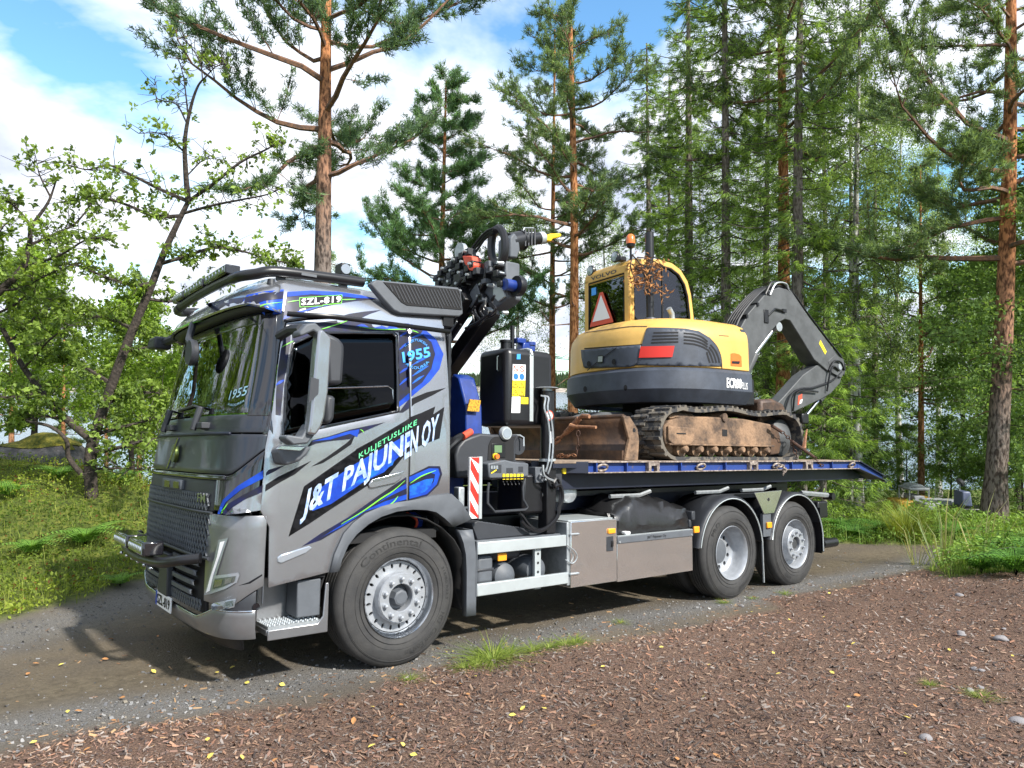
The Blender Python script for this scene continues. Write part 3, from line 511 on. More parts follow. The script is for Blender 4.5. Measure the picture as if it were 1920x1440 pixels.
# ---- spruces
sA = spruce('broad spruce with hanging bright green twigs behind the excavator boom', at(1500, 16.2), 15.5, .17, 1.0, 2.6, 201, dens=.85); sB = spruce('tall spruce behind the excavator cab roof', at(1358, 17.5), 17.5, .15, 3.0, 2.3, 202, dens=.75)
again(sA, at(1290, 20.5), 'spruce with a thin bare stem left of the tall spruce', 1.1, 1.2, 'spruce trees'); again(sB, at(1255, 26), 'distant spruce over the excavator cab', .9, 1.0, 'spruce trees'); again(sA, at(1440, 23), 'spruce behind the stout pine', 1.0, 5.0, 'spruce trees'); again(sA, at(1545, 22), 'spruce between the boom elbow and the birch trunks', .9, 2.6, 'spruce trees')
again(sA, at(1215, 24.0), 'distant spruce right of the slim straight pine', 1.0, 3.4, 'spruce trees'); again(sB, at(1640, 23.0), 'spruce behind the white birch trunks', .8, 4.0, 'spruce trees')
spruce('short spruce with drooping boughs beside the excavator arm', at(1545, 15.0), 5.2, .08, .3, 1.5, 203, dens=1.3); 
# ---- birches and other broadleaves
bA = broad('birch_tree', 'white birch trunk with drooping leaves right of the platform tail', at(1612, 18.0), 14.5, .12, 5.0, 2.6, 301, 26000, .062, .62, hang=.8, nl=34); again(bA, at(1596, 19.2), 'second white birch trunk just left of the first', .92, 2.5, 'birch trees'); again(bA, at(1690, 24.0), 'birch with a leafy top between the two right hand pines', .95, 1.0, 'birch trees'); again(bA, at(975, 30.0), 'pale birch far behind the crane hook', .95, .6, 'birch trees'); again(bA, at(620, 33.0), 'small birch crown seen past the tall pine', .78, 3.0, 'birch trees'); again(bA, at(1310, 30.0), 'birch far behind the excavator cab', 1.1, 5.0, 'birch trees'); again(bA, at(1130, 31.0), 'birch behind the slim straight pine', .95, 4.4, 'birch trees')
again(bA, at(1500, 27), 'birch behind the excavator boom', 1.05, 3.3, 'birch trees'); again(bA, at(1760, 28), 'birch behind the thin young pine', 1.0, 2.2, 'birch trees'); again(bA, at(1880, 30), 'birch far behind the big right hand pine', 1.05, 1.5, 'birch trees'); again(bA, at(1400, 32), 'birch far behind the spruces', 1.1, .2, 'birch trees')
aA = broad('alder_tree', 'leafy alder with a dark stem left of the big right hand pine', at(1800, 20.0), 7.2, .07, 1.0, 2.2, 302, 22000, .075, .7, bark='bark_o', group='alders by the shore', hang=.1, dark=(.07, .125, .04), light=(.22, .35, .11), nl=30)
for i, (px, Y, s_, lab) in enumerate([(1905, 18, 1.15, 'leafy alder right of the big pine'), (1850, 24, 1.2, 'tall alder behind the big right hand pine'), (1600, 24, .9, 'alder behind the white birch trunks'), (1960, 15, 1.2, 'alder cut by the right edge of the picture'), (1520, 22, .85, 'alder showing under the excavator arm'), (1240, 26, .8, 'alder seen between excavator cab and blade'), (1120, 24, .75, 'alder showing between tank and excavator'), (1640, 20, .42, 'shrub below the platform tail'), (1700, 20.5, .40, 'shrub left of the thin young pine'), (1780, 19.5, .42, 'shrub between the two right hand pines'), (1860, 18.5, .45, 'shrub behind the foot of the big pine'), (1920, 17, .42, 'shrub at the right edge behind the ferns'), (1570, 19.5, .42, 'shrub behind the rear mud flap'), (1470, 23, .6, 'shrub under the excavator boom')]): again(aA, at(px, Y), lab, s_, i * 1.3, 'alders by the shore')
rw_ = broad('rowan_bush', 'bright green bush beyond the cab roof light bar', at(470, 15.5), 4.1, .06, .6, 1.7, 303, 15000, .085, .55, bark='bark_o', group='bushes at the left', dark=(.08, .14, .02), light=(.26, .40, .06), nl=26, up=1.2); again(rw_, at(250, 14.5), 'bright green bush behind the leaning oak', .95, 2.0, 'bushes at the left'); again(rw_, at(60, 13.6), 'bright green bush at the left edge beyond the oak', .95, 4.0, 'bushes at the left'); again(rw_, at(345, 16), 'bright green bush seen left of the windscreen', .9, 1.0, 'bushes at the left')
pD = pine('small pine by the lake left of the cab', at(262, 26), 8.2, .11, 2.6, 2.0, 107, nl=34, group='pines by the lake', bark='pine_bark2', low_stubs=8); 
for i, (px, Y, s_, lab) in enumerate([(120, 30, 1.0, 'pine by the lake behind the leaning oak'), (200, 34, .95, 'pine far by the lake beyond the oak'), (20, 28, 1.1, 'pine by the lake at the left edge'), (420, 36, 1.0, 'pine crown seen over the cab front'), (520, 34, .95, 'pine crown seen over the cab roof'), (760, 32, 1.0, 'pine crown low behind the air deflector'), (700, 28, .95, 'small pine right behind the cab roof bar')]): again(pD, at(px, Y), lab, s_, i * 1.7, 'pines by the lake')
# forest edge outside the picture at the right, mirrored in the truck's side
for i, (x, y, s_) in enumerate([(19, 7, 1.25), (21, 2, 1.35), (19, -3, 1.2), (18, -8, 1.25), (14, -13, 1.2), (23, -6, 1.4), (9, -17, 1.3), (22, 11, 1.3), (3, -18, 1.3), (-4, -15, 1.3)]):
    again(aA if i % 2 else sA, Vector((x, y, float(hgt(x, y)))), 'tree outside the picture, mirrored in the side of the truck', s_ * (1.0 if i % 2 else .5), i * 2.0, 'forest edge behind the camera')
# trees standing outside the picture at the left, mirrored in the windscreen
for i, (x, y, s_) in enumerate([(-15, 9, 1.3), (-17, 14, 1.4), (-13, 4, 1.2), (-19, 6, 1.5), (-18, 17, 1.4), (-21, 19, 1.5)]):
    again(aA if i % 2 else rw_, Vector((x, y, float(hgt(x, y)))), 'leafy tree outside the left edge, mirrored in the windscreen', s_ * (1.0 if i % 2 else 1.7), i, 'trees left of the picture')
# ================================================================ the truck
truck = thing('truck', 'silver grey crane truck with blue flame graphics carrying a yellow excavator', 'truck', TRUCK)
_z = [.30, .375, .45, .62, .9, 1.2, 1.5, 1.75, 1.9, 2.2, 2.6, 2.75, 2.86, 2.93, 2.96]
_xf = [-1.32, -1.355, -1.375, -1.385, -1.385, -1.38, -1.365, -1.345, -1.32, -1.255, -1.175, -1.155, -1.125, -1.06, -.95]
_yw = [1.18, 1.215, 1.235, 1.245, 1.245, 1.245, 1.245, 1.245, 1.24, 1.215, 1.165, 1.13, 1.08, 1.0, .90]
_cd = [.42, .43, .44, .45, .45, .45, .45, .45, .43, .36, .26, .24, .22, .2, .2]
_n = [4, 4, 4, 4, 4, 4, 3.8, 3.5, 3.2, 3.0, 3.0, 3, 3, 3, 3]
def prm(z): return [float(np.interp(z, _z, a)) for a in (_xf, _yw, _cd, _n)]
def sideY(x, z, s=-1, off=0):
    xf, yw, cd, n = prm(z); xs = xf + cd
    y = yw if x >= xs else yw * max(0, 1 - min(1, (xs - x) / cd) ** n) ** (1 / n)
    return s * (y + off)
def frontX(y, z, off=0):
    xf, yw, cd, n = prm(z); return xf + cd - cd * max(0, 1 - min(1, abs(y) / yw) ** n) ** (1 / n) - off
def planT(t, z, off=0):                      # t: -90 near side .. 0 front .. 90 far side (degrees)
    xf, yw, cd, n = prm(z); c, s = math.cos(R(t)), math.sin(R(t))
    x = xf + cd - cd * abs(c) ** (2 / n); y = yw * math.copysign(abs(s) ** (2 / n), s)
    if off:
        x2, y2 = planT(t + .5, z)[:2]; x1, y1 = planT(t - .5, z)[:2]
        d = Vector((y2 - y1, -(x2 - x1))).normalized(); x -= d.x * off * 1; y -= d.y * off * 1
        # outward: away from the cab's middle
    return (x, y, z)
SIDE = lambda s=-1, off=0: (lambda a, b: (a, sideY(a, b, s, off), b))
FRONT = lambda off=0: (lambda a, b: (frontX(a, b, off), a, b))
def tri2d(outer, holes=(), L_=.09, it=3):
    bm = bmesh.new(); edges = []
    for loop in [outer, *holes]:
        vs_ = [bm.verts.new((a, b, 0)) for a, b in loop]
        edges += [bm.edges.new((vs_[i], vs_[(i + 1) % len(vs_)])) for i in range(len(vs_))]
    bmesh.ops.triangle_fill(bm, use_beauty=True, use_dissolve=False, edges=edges)
    for _ in range(it):
        le = [e for e in bm.edges if e.calc_length() > L_]
        if not le: break
        bmesh.ops.subdivide_edges(bm, edges=le, cuts=1); bmesh.ops.triangulate(bm, faces=bm.faces)
    bm.verts.ensure_lookup_table(); bm.verts.index_update()
    v = [(q.co.x, q.co.y) for q in bm.verts]; f = [[q.index for q in p.verts] for p in bm.faces]; bm.free(); return v, f
CAST_V, CAST_F = [], []
def sheet(name, outer, m, parent, fn, holes=(), thick=.02, L_=.09, cast=True, bevel=.004, smooth=40, it=3):
    v, f = tri2d(outer, holes, L_, it); v3 = [fn(*q) for q in v]
    if cast: b = len(CAST_V); CAST_V.extend(v3); CAST_F.extend([[b + i for i in q] for q in f])
    mb = MB().add(v3, f); o = mb.build(name, m, parent, smooth=smooth)
    # make faces look outward so that the thickness goes inward
    me = o.data; c = Vector((-.3, 0, 1.4)); d = sum(((p.center - c).dot(p.normal) * p.area for p in me.polygons))
    if d < 0: me.flip_normals()
    md = o.modifiers.new('solid', 'SOLIDIFY'); md.thickness = thick; md.offset = -1
    if bevel: bv = o.modifiers.new('bevel', 'BEVEL'); bv.width = bevel; bv.segments = 2; bv.limit_method = 'ANGLE'; bv.angle_limit = R(60)
    return o
def P(k, pts, y=-1.245): return [tuple(onY(px, py, y)[[0, 2]]) for px, py in (zm(k, pts) if k else pts)]

# --- cab inside and underside
shell = B(.35, .400, -1.13, 1.13, 1.0, 2.68).box(-1.05, .36, -1.15, 1.15, .95, 1.02).box(-1.22, -1.12, -1.1, 1.1, .62, 1.78)
for s in (-1, 1): shell.box(-1.02, .40, s * 1.20 - .01, s * 1.20 + .01, 1.29, 1.80).box(.02, .36, s * 1.11 - .02, s * 1.11 + .02, 1.3, 2.66).box(-1.02, -.62, s * 1.20 - .01, s * 1.20 + .01, .74, 1.75)
cab = shell.build('cab_shell', M['matteblack'], truck)
B(-1.20, -.80, -1.08, 1.08, 1.5, 1.84).box(-.92, -.78, -1.0, -.2, 1.6, 1.92).build('dashboard', M['intr'], truck, bevel=.05)
sw = MB().tube([(-.60 + .2 * math.cos(a) * .45, -.62 + .22 * math.sin(a), 1.86 + .2 * math.cos(a) * .9) for a in np.linspace(0, 2 * math.pi, 25)], .016)
sw.tube([(-.60, -.62, 1.86), (-.85, -.62, 1.75)], .04); sw.build('steering_wheel', M['darkp'], truck)
for y in (-.62, .62):
    B(-.5, .0, y - .26, y + .26, 1.35, 1.55).box(-.08, .14, y - .25, y + .25, 1.5, 2.25).box(-.05, .1, y - .13, y + .13, 2.27, 2.45).build('seat', M['seat'], truck, bevel=.05)

# --- roof skin
RT = [-90 + i * 180 / 36 for i in range(37)]
rows = []
for z in (2.645, 2.70, 2.75, 2.80, 2.86, 2.90, 2.93, 2.955):
    xf, yw, cd, n = prm(z); ring = [planT(t, z) for t in RT]
    xr = .405 - max(0, z - 2.75) * .6
    rows.append([(xr, -yw, z), (xr * .5, -yw, z), (xf + cd + .3, -yw, z)] + ring + [(xf + cd + .3, yw, z), (xr * .5, yw, z), (xr, yw, z)])
rf = MB().grid(rows); b_ = len(rows[0]); top = rows[-1]
rf.f.append([(len(rows) - 1) * b_ + i for i in range(b_)]); rf.f += [[i * b_ + b_ - 1, i * b_, (i + 1) * b_, (i + 1) * b_ + b_ - 1] for i in range(len(rows) - 1)]
roof = rf.build('roof', M['silver'], truck, smooth=50)
b0 = len(CAST_V); CAST_V.extend(rf.v); CAST_F.extend([[b0 + i for i in q] for q in rf.f])

# --- doors, rear panels (near side from the photograph, far side mirrored)
arch = [(-.606, .774), (-.575, .90), (-.506, 1.044), (-.43, 1.12), (-.334, 1.182), (-.20, 1.228), (-.071, 1.253), (.036, 1.262)]
door_out = [(-1.045, .712)] + arch + [(.0385, 2.635), (-.62, 2.632), (-.80, 2.60), (-.955, 2.56), (-1.0, 2.40), (-1.055, 1.93), (-1.098, 1.665), (-1.118, 1.235), (-1.055, 1.12)]
win = P(3, [(180, 520), (352, 446), (860, 448)], -1.185) + P(3, [(882, 470)], -1.185) + P(3, [(885, 975), (330, 1090), (110, 1150)], -1.235) + P(3, [(130, 800)], -1.22)
back_out = [(.044, 1.266), (.25, 1.285), (.425, 1.300), (.412, 2.635), (.044, 2.635)]
doors = {}
for s in (-1, 1):
    fn = SIDE(s); d = sheet('door', door_out, M['silver'], truck, fn, [win], cast=s < 0); doors[s] = d
    if s < 0: d['label'] = 'driver door with blue flames and slanted lettering'
    sheet('window', win, M['dglass'] if s < 0 else M['cglass'], d, SIDE(s, -.022), cast=False, thick=.004, bevel=0)
    cx, cz = np.mean([p[0] for p in win]), np.mean([p[1] for p in win])
    win_o = [(cx + (x - cx) * 1.03, cz + (z - cz) * 1.035) for x, z in win]
    sheet('window_seal', win_o, M['gloss'], d, SIDE(s, .004), [[(cx + (x - cx) * .985, cz + (z - cz) * .98) for x, z in win]], cast=False, thick=.02, bevel=0)
    # unseen dark sheet added behind the door gap to keep light out
    sheet('gap_blackout', [(-.06, 1.28), (.40, 1.31), (.395, 2.62), (-.06, 2.62)], M['matteblack'], truck, SIDE(s, -.035), cast=False, bevel=0)
    sheet('door_gap_shade', [(.034, 1.27), (.049, 1.27), (.049, 2.63), (.034, 2.63)], M['matteblack'], truck, SIDE(s, .0012), cast=False, bevel=0, thick=.006)  # black strip laid over the shut line, standing in for the gap's shade
    sheet('rear_panel', back_out, M['silver'], truck, fn, cast=s < 0)
    sheet('pillar', [(-1.047, 1.75), (-1.062, 1.935), (-1.006, 2.41), (-.962, 2.568), (-.80, 2.61), (-.80, 2.64), (-1.03, 2.64), (-1.10, 2.60), (-1.125, 1.92), (-1.115, 1.75)], M['gloss'], truck, fn, cast=s < 0)
    MB().grid([[(x, s * 1.247, z), (x, s * 1.236, z - .035)] for x, z in [(-.98, 2.628), (-.6, 2.652), (.41, 2.652)]]).build('drip_rail', M['black'], truck, solid=.012)
    # wheel arch flare
    outer = arch + [(.25, 1.290), (.432, 1.303), (.54, 1.22), (.637, 1.093)]
    inner = [(-.535, .774), (-.515, .86), (-.47, .955), (-.405, 1.03), (-.31, 1.10), (-.203, 1.15), (-.07, 1.183), (.07, 1.192), (.20, 1.183), (.29, 1.162), (.37, 1.11), (.46, 1.035)]
    Pg = [[(x, s * 1.20, z) for x, z in outer], [(x, s * 1.262, z) for x, z in outer]] + [[((x + a) / 2, s * 1.272, (z + b) / 2) for (x, z), (a, b) in zip(outer, inner)]] + [[(x, s * 1.262, z) for x, z in inner], [(x, s * .95, z) for x, z in inner]]
    MB().grid(Pg).build('wheel_arch', M['greyp'], truck, smooth=30, solid=.012)
    # inner arch, dark
    th = np.linspace(R(200), R(-20), 16)
    MB().grid([[(.66 * math.cos(a), s * .78, .55 + .64 * math.sin(a)), (.66 * math.cos(a), s * 1.19, .55 + .60 * math.sin(a))] for a in th]).build('arch_liner', M['matteblack'], truck, solid=.01)
    # mudguard tail behind the front wheel
    MB().grid([[(x0, s * 1.17, z), (x0 + .0, s * 1.235, z), (x1, s * 1.235, z), (x1 + .02, s * .85, z)] for x0, x1, z in [(.53, .665, 1.0), (.575, .69, .9), (.602, .703, .80), (.612, .708, .65), (.614, .710, .42), (.614, .71, .30)]]).build('mud_flap', M['greyp'], truck, solid=.012)
    # entry step: recessed well with a tread plate
    stp = MB().box(-1.03, -.60, s * .98 - .01, s * .98 + .01, .36, .74).box(-1.04, -.60, s * 1.0, s * 1.22, .385, .425)
    stp.prism([(-1.035, .355), (-.60, .355), (-.60, .70), (-.625, .70), (-.64, .47), (-.68, .425), (-1.035, .425)], s * 1.225, s * 1.24)
    stp.build('step', M['lowsilver'], truck, bevel=.006)
    B(-.82, -.645, min(s * 1.0, s * 1.2), max(s * 1.0, s * 1.2), .47, .73).build('step_side', M['greyp'], truck, bevel=.01)
    tp = B(-1.03, -.65, min(s * 1.0, s * 1.225), max(s * 1.0, s * 1.225), .42, .446)
    for i in range(11):
        for j in range(6): x, y = -1.01 + i * .034, s * (1.02 + j * .036); tp.cyl((x, y, .44), (x, y, .456), .010, .007, 6)
    tp.build('step_tread', M['galv'], truck, bevel=0)
# sub-window line: upper edge of the half lowered near pane
hw = P(3, [(365, 822), (830, 806), (862, 830), (868, 975)], -1.225)
MB().tube([(x, -1.20, z) for x, z in hw], .006, 6).build('pane_edge', M['chrome'], doors[-1])
sheet('pane', P(3, [(345, 830), (830, 810), (862, 832), (878, 970), (345, 1075)], -1.225), M['dglass'], doors[-1], lambda a, b: (a, -1.185, b), cast=False, thick=.004, bevel=0)
# shut lines are open gaps, save the door's rear one under its black strip; door handle
hn = MB().prism(P(4, [(718, 165), (735, 140), (900, 92), (935, 95), (925, 130), (890, 158), (745, 190), (722, 190)]), -1.262, -1.247)
hn.build('handle', M['silver'], doors[-1], bevel=.012); hb = P(4, [(735, 135), (925, 85), (945, 75), (930, 100), (750, 150)])
MB().prism(hb, -1.266, -1.262).build('handle_grip', M['chrome'], doors[-1], bevel=.004)
# side marker lamp on the door
MB().prism(P(4, [(135, 635), (160, 615), (340, 560), (358, 572), (320, 605), (160, 672), (138, 665)]), -1.256, -1.244).build('marker_lamp', M['lens'], doors[-1], bevel=.006)

# --- front: windscreen, lid, grilles, lamps, bumper (t in degrees round the corner)
def tz(off=0): return lambda t, z: (lambda q: (q[0], q[1], q[2]))(planT2(t, z, off))
def planT2(t, z, off):
    x, y, _ = planT(t, z)
    if off:
        e = 1.0; a = planT(max(-90, t - e), z); b = planT(min(90, t + e), z)
        dx, dy = b[0] - a[0], b[1] - a[1]; l = math.hypot(dx, dy) or 1; x += -dy / l * off; y += dx / l * off
        if False: pass
    return (x, y, z)
def tpatch(name, ts, z0, z1, m, parent=truck, off=0, nz=6, thick=.02, cast=True, nt_=None):
    """patch between angles ts=(t0,t1); z0,z1 numbers or functions of t"""
    t0, t1 = ts; n = nt_ or max(4, int(abs(t1 - t0) / 4)); f0 = z0 if callable(z0) else (lambda t: z0); f1 = z1 if callable(z1) else (lambda t: z1)
    Pg = []
    for i in range(n + 1):
        t = t0 + (t1 - t0) * i / n; Pg.append([planT2(t, f0(t) + (f1(t) - f0(t)) * j / nz, off) for j in range(nz + 1)])
    mb = MB().grid(Pg)
    if cast: b = len(CAST_V); CAST_V.extend(mb.v); CAST_F.extend([[b + i for i in q] for q in mb.f])
    o = mb.build(name, m, parent, smooth=50); me = o.data; c = Vector((-.3, 0, me.polygons[0].center.z))
    if sum((p.center - c).dot(p.normal) for p in me.polygons) < 0: me.flip_normals()
    md = o.modifiers.new('solid', 'SOLIDIFY'); md.thickness = thick; md.offset = -1
    bv = o.modifiers.new('bevel', 'BEVEL'); bv.width = .006; bv.segments = 2; bv.limit_method = 'ANGLE'; bv.angle_limit = R(60)
    return o
def t_of_y(y, z): xf, yw, cd, n = prm(z); return math.degrees(math.asin(min(1, (abs(y) / yw) ** (n / 2)))) * (1 if y > 0 else -1)
def t_of_x(x, z): xf, yw, cd, n = prm(z); return -math.degrees(math.acos(min(1, ((xf + cd - x) / cd) ** (n / 2))))
tw = t_of_y(1.10, 1.95)
ws = tpatch('windscreen', (-tw, tw), 1.905, 2.62, M['wglass'], nz=8, thick=.006, cast=False, nt_=24)
tpatch('windscreen_band', (-tw, tw), 2.55, 2.635, M['gloss'], off=.004, cast=False, nt_=24)
for s in (-1, 1): tpatch('windscreen_edge', (s * tw, s * 76), 1.88, 2.635, M['gloss'], off=.002, cast=s < 0)
ta = -t_of_x(-1.105, 1.6)
def lid_low(t): return 1.475 + .18 * max(0, (abs(t) - 48) / (ta - 48)) ** 1.2
tpatch('front_lid', (-ta, ta), lid_low, 1.755, M['midp'], nz=6, nt_=40)
tpatch('cowl', (-ta, ta), 1.765, 1.895, M['midp'], nz=3, nt_=40)
tpatch('lid_lip', (-44, 44), 1.752, 1.772, M['dkblue'], off=.012, nz=1, nt_=24)
tpatch('lid_moulding', (-44, 44), 1.435, 1.470, M['gloss'], off=.010, nz=2, nt_=24)
tg = t_of_y(.93, 1.3)
def corner_low(t): return 1.225
for s in (-1, 1): tpatch('corner_panel', (s * tg, s * ta), corner_low, lambda t: lid_low(t) - .008, M['gloss'] if s < 0 else M['midp'], nz=6, cast=s < 0)
tpatch('grille_surround', (-tg + .6, tg - .6), 1.215, 1.432, M['darkp'], off=-.004, nt_=24)
B(-1.40, -1.36, -.30, .26, 1.335, 1.415).build('camera_housing', M['greyp'], truck, bevel=.012)
for y in (-.19, .08): B(-1.405, -1.38, y - .085, y + .085, 1.345, 1.402).build('camera_window', M['gloss'], truck, bevel=.006)
def lattice(name, y0, y1, z0, z1, off, sp=.052, r=.007):
    mb = MB(); hz = z1 - z0
    for sg in (1, -1):
        k = y0 - hz
        while k < y1 + hz:
            pts = []
            for j in range(5):
                z = z0 + hz * j / 4; y = k + sg * hz * j / 4 * .62
                if y0 <= y <= y1: pts.append((frontX(y, z, off), y, z))
            if len(pts) > 1: mb.tube(pts, r, 4, cap=False)
            k += sp
    return mb.build(name, M['greyp'], truck, smooth=0)
lattice('grille_mesh', -.88, .88, 1.222, 1.335, .006)
tpatch('grille_backing', (-tg + .6, tg - .6), .88, 1.205, M['matteblack'], off=-.02, nt_=24, cast=False)
lattice('lower_grille_mesh', -.90, .90, .905, 1.195, .0)
for z in (.893, 1.205): MB().tube([(frontX(y, z, .005), y, z) for y in np.linspace(-.92, .92, 17)], .012, 6).build('grille_rim', M['darkp'], truck)
# headlamp panels
tl = t_of_y(.86, .9); te = -t_of_x(-1.075, .9)
for s in (-1, 1):
    tpatch('lamp_panel', (s * tl, s * te), lambda t: .60 + .13 * max(0, (abs(t) - 60) / 25), 1.20, M['lowsilver'], nz=6, nt_=10, cast=s < 0)
    tpatch('panel_edge', (s * (te + .3), s * 84), .60, 1.19, M['greyp'], off=-.012, nz=2, nt_=2, cast=False)
    tpatch('fog_panel', (s * 42, s * 80), .53, lambda t: .595 + .13 * max(0, (abs(t) - 60) / 25), M['darkp'], nz=2, cast=s < 0)
# daytime running lamp and headlamp, traced onto the corner surface
# lower air intake with bars
tpatch('intake_backing', (-t_of_y(.84, .7), t_of_y(.84, .7)), .50, .885, M['matteblack'], off=-.03, nt_=20, cast=False)
for i, (z, y1) in enumerate([(.84, .78), (.77, .74), (.70, .70), (.63, .66)]):
    for s in (-1, 1): MB().grid([[(frontX(y, z, .0 + .012 * k), y, z + dz) for k, dz in ((0, .022), (1, .018), (1, -.012), (0, -.02))] for y in [s * q for q in np.linspace(.17, y1, 8)]]).build('intake_bar', M['greyp'], truck, solid=.006)
MB().prism([(-.14, .52), (.14, .52), (.12, .84), (-.12, .84)], -1.42, -1.37, 'x').build('intake_post', M['darkp'], truck, bevel=.01)
lattice('intake_mesh', -.82, .82, .525, .60, .0)
# bumper: deep painted lower beam with a cut-out in its middle
def bump_top(t): a = abs(t); return .475 if a < 22 else (.475 + .085 * (a - 22) / 18 if a < 40 else .56)
tpatch('bumper', (-80, 80), .372, bump_top, M['lowsilver'], off=.006, nz=5, nt_=44)
tpatch('bumper_lip', (-80, 80), lambda t: bump_top(t) - .004, lambda t: bump_top(t) + .012, M['chrome'], off=.008, nz=1, nt_=44, cast=False)
tpatch('underrun_bar', (-60, 60), .27, .36, M['black'], off=-.08, nz=2, nt_=16, cast=False)
# number plate
B(-1.412, -1.40, -.235, .21, .412, .525).build('number_plate', M['white'], truck, bevel=.003)
B(-1.4145, -1.411, .168, .208, .414, .523).build('plate_band', M['blue'], truck)
# lamp bar in front of the grille with two light pods
bar = smooth_path([(-1.40, -.90, .90), (-1.50, -.82, .885), (-1.57, -.62, .85), (-1.60, -.3, .835), (-1.61, 0, .83), (-1.60, .3, .835), (-1.57, .62, .85), (-1.50, .82, .885), (-1.40, .90, .90)], 5)
MB().tube(bar, .036, 12).build('lamp_bar', M['black'], truck)
for y in (-.5, .5): MB().tube([(-1.58, y, .85), (-1.36, y, .86)], .022, 8).build('bar_bracket', M['black'], truck)
for y in (-.27, .27):
    p = B(-1.68, -1.54, y - .225, y + .225, .885, .985).build('light_pod', M['gloss'], truck, bevel=.012)
    B(-1.686, -1.679, y - .21, y + .21, .897, .972).build('lens', M['lensd'], p, bevel=.004)
    mb = MB()
    for k in range(8): mb.cyl((-1.686, y - .18 + k * .0515, .935), (-1.694, y - .18 + k * .0515, .935), .021, .016, 10)
    mb.build('led', M['lens'], p)
for k in range(6): MB().sphere((-1.622, -.5 + k * .2, .80), .014, 8, 6).build('bar_led', M['chrome'], truck)
# badge: lozenge with a diagonal bar
MB().cyl((-1.365, 0, 1.615), (-1.392, 0, 1.615), .075, .070, 28).build('badge', M['badge'], truck)
MB().add([], []).tube([(-1.385, .16, 1.475 + .02), (-1.392, -.16, 1.735)], .011, 6).build('badge_bar', M['chrome'], truck)
# wipers
for y in (-.52, .33):
    w_ = MB().box(frontX(y, 1.83, .05), frontX(y, 1.83, 0) + .02, y - .16, y + .05, 1.80, 1.845)
    w_.tube([(frontX(y, 1.80, .06), y, 1.79), (frontX(y, 1.95, .045), y - .02, 1.965)], .026, 6)
    w_.tube([(frontX(y, 1.95, .05), y - .02, 1.955), (frontX(y + .25, 1.99, .02), y + .25, 1.985), (frontX(y + .7, 1.97, .01), y + .7, 1.965)], .011, 6)
    w_.build('wiper', M['darkp'], truck, bevel=.006)
# sun visor wrapping the top of the windscreen
Pg = []
for i in range(33):
    t = -80 + 160 * i / 32; a = max(0, (abs(t) - 55) / 25)
    zl, fo = 2.690 - .055 * a, .110 * (1 - a ** 2) + .012
    Pg.append([planT2(t, 2.905 - .06 * a, .004), planT2(t, 2.85 - .03 * a, .04 * (1 - a) + .008), planT2(t, 2.765, .088 * (1 - a ** 2) + .01), planT2(t, zl, fo), planT2(t, zl - .012, fo - .012), planT2(t, 2.72, .0)])
vz = MB().grid(Pg); visor = vz.build('sun_visor', M['silver'], truck, smooth=50, solid=.008)
b0 = len(CAST_V); CAST_V.extend(vz.v); CAST_F.extend([[b0 + i for i in q] for q in vz.f])
MB().grid([[planT2(-70 + 140 * i / 28, 2.680, .085), planT2(-70 + 140 * i / 28, 2.645, .0)] for i in range(29)]).build('visor_underside', M['darkp'], truck, solid=.006)
# roof light bar: bent tube along both sides and across the front, three long lamps, a working lamp
for s in (-1, 1):
    MB().tube(smooth_path([(-1.21, s * .72, 2.925), (-1.20, s * .86, 2.92), (-1.13, s * .98, 2.925), (-1.0, s * 1.03, 2.955), (-.6, s * 1.03, 2.975), (-.29, s * 1.02, 2.985)], 6), .040, 12).build('roof_tube', M['black'], truck)
    for x in (-.95, -.45): B(x - .03, x + .03, s * 1.0 - .02, s * 1.0 + .02, 2.85, 2.96).build('tube_foot', M['black'], truck)
    B(-.82, -.70, s * 1.072 - .003, s * 1.072 + .003, 2.95, 2.97).build('tube_marker', M['greyp'], truck)
MB().tube([(-1.21, y, 2.925 + .02 * (1 - (y / .8) ** 2)) for y in np.linspace(-.78, .78, 13)], .036, 10).build('roof_tube', M['black'], truck)
for y, l in ((-.40, .27), (.20, .27), (.68, .17)):
    p = B(-1.25, -1.14, y - l, y + l, 2.972, 3.045).build('roof_lamp', M['gloss'], truck, bevel=.008)
    B(-1.257, -1.249, y - l + .015, y + l - .015, 2.982, 3.035).build('lens', M['lensd'], p, bevel=.003)
    mb = MB()
    for k in range(6): mb.cyl((-1.256, y - l + .06 + k * (2 * l - .12) / 5, 3.008), (-1.262, y - l + .06 + k * (2 * l - .12) / 5, 3.008), .020, .016, 10)
    mb.build('led', M['lens'], p)
wl = MB().box(-.46, -.38, -.98, -.86, 3.03, 3.13).box(-.44, -.40, -.96, -.88, 2.98, 3.04).build('work_lamp', M['black'], truck, bevel=.01)
MB().cyl((-.42, -.985, 3.08), (-.42, -.975, 3.08), .04, .04, 14).build('lens', M['lens'], wl)
MB().cyl((-1.02, -1.0, 2.86), (-1.02, -1.0, 2.90), .03, .025, 12).build('roof_sensor', M['darkp'], truck)
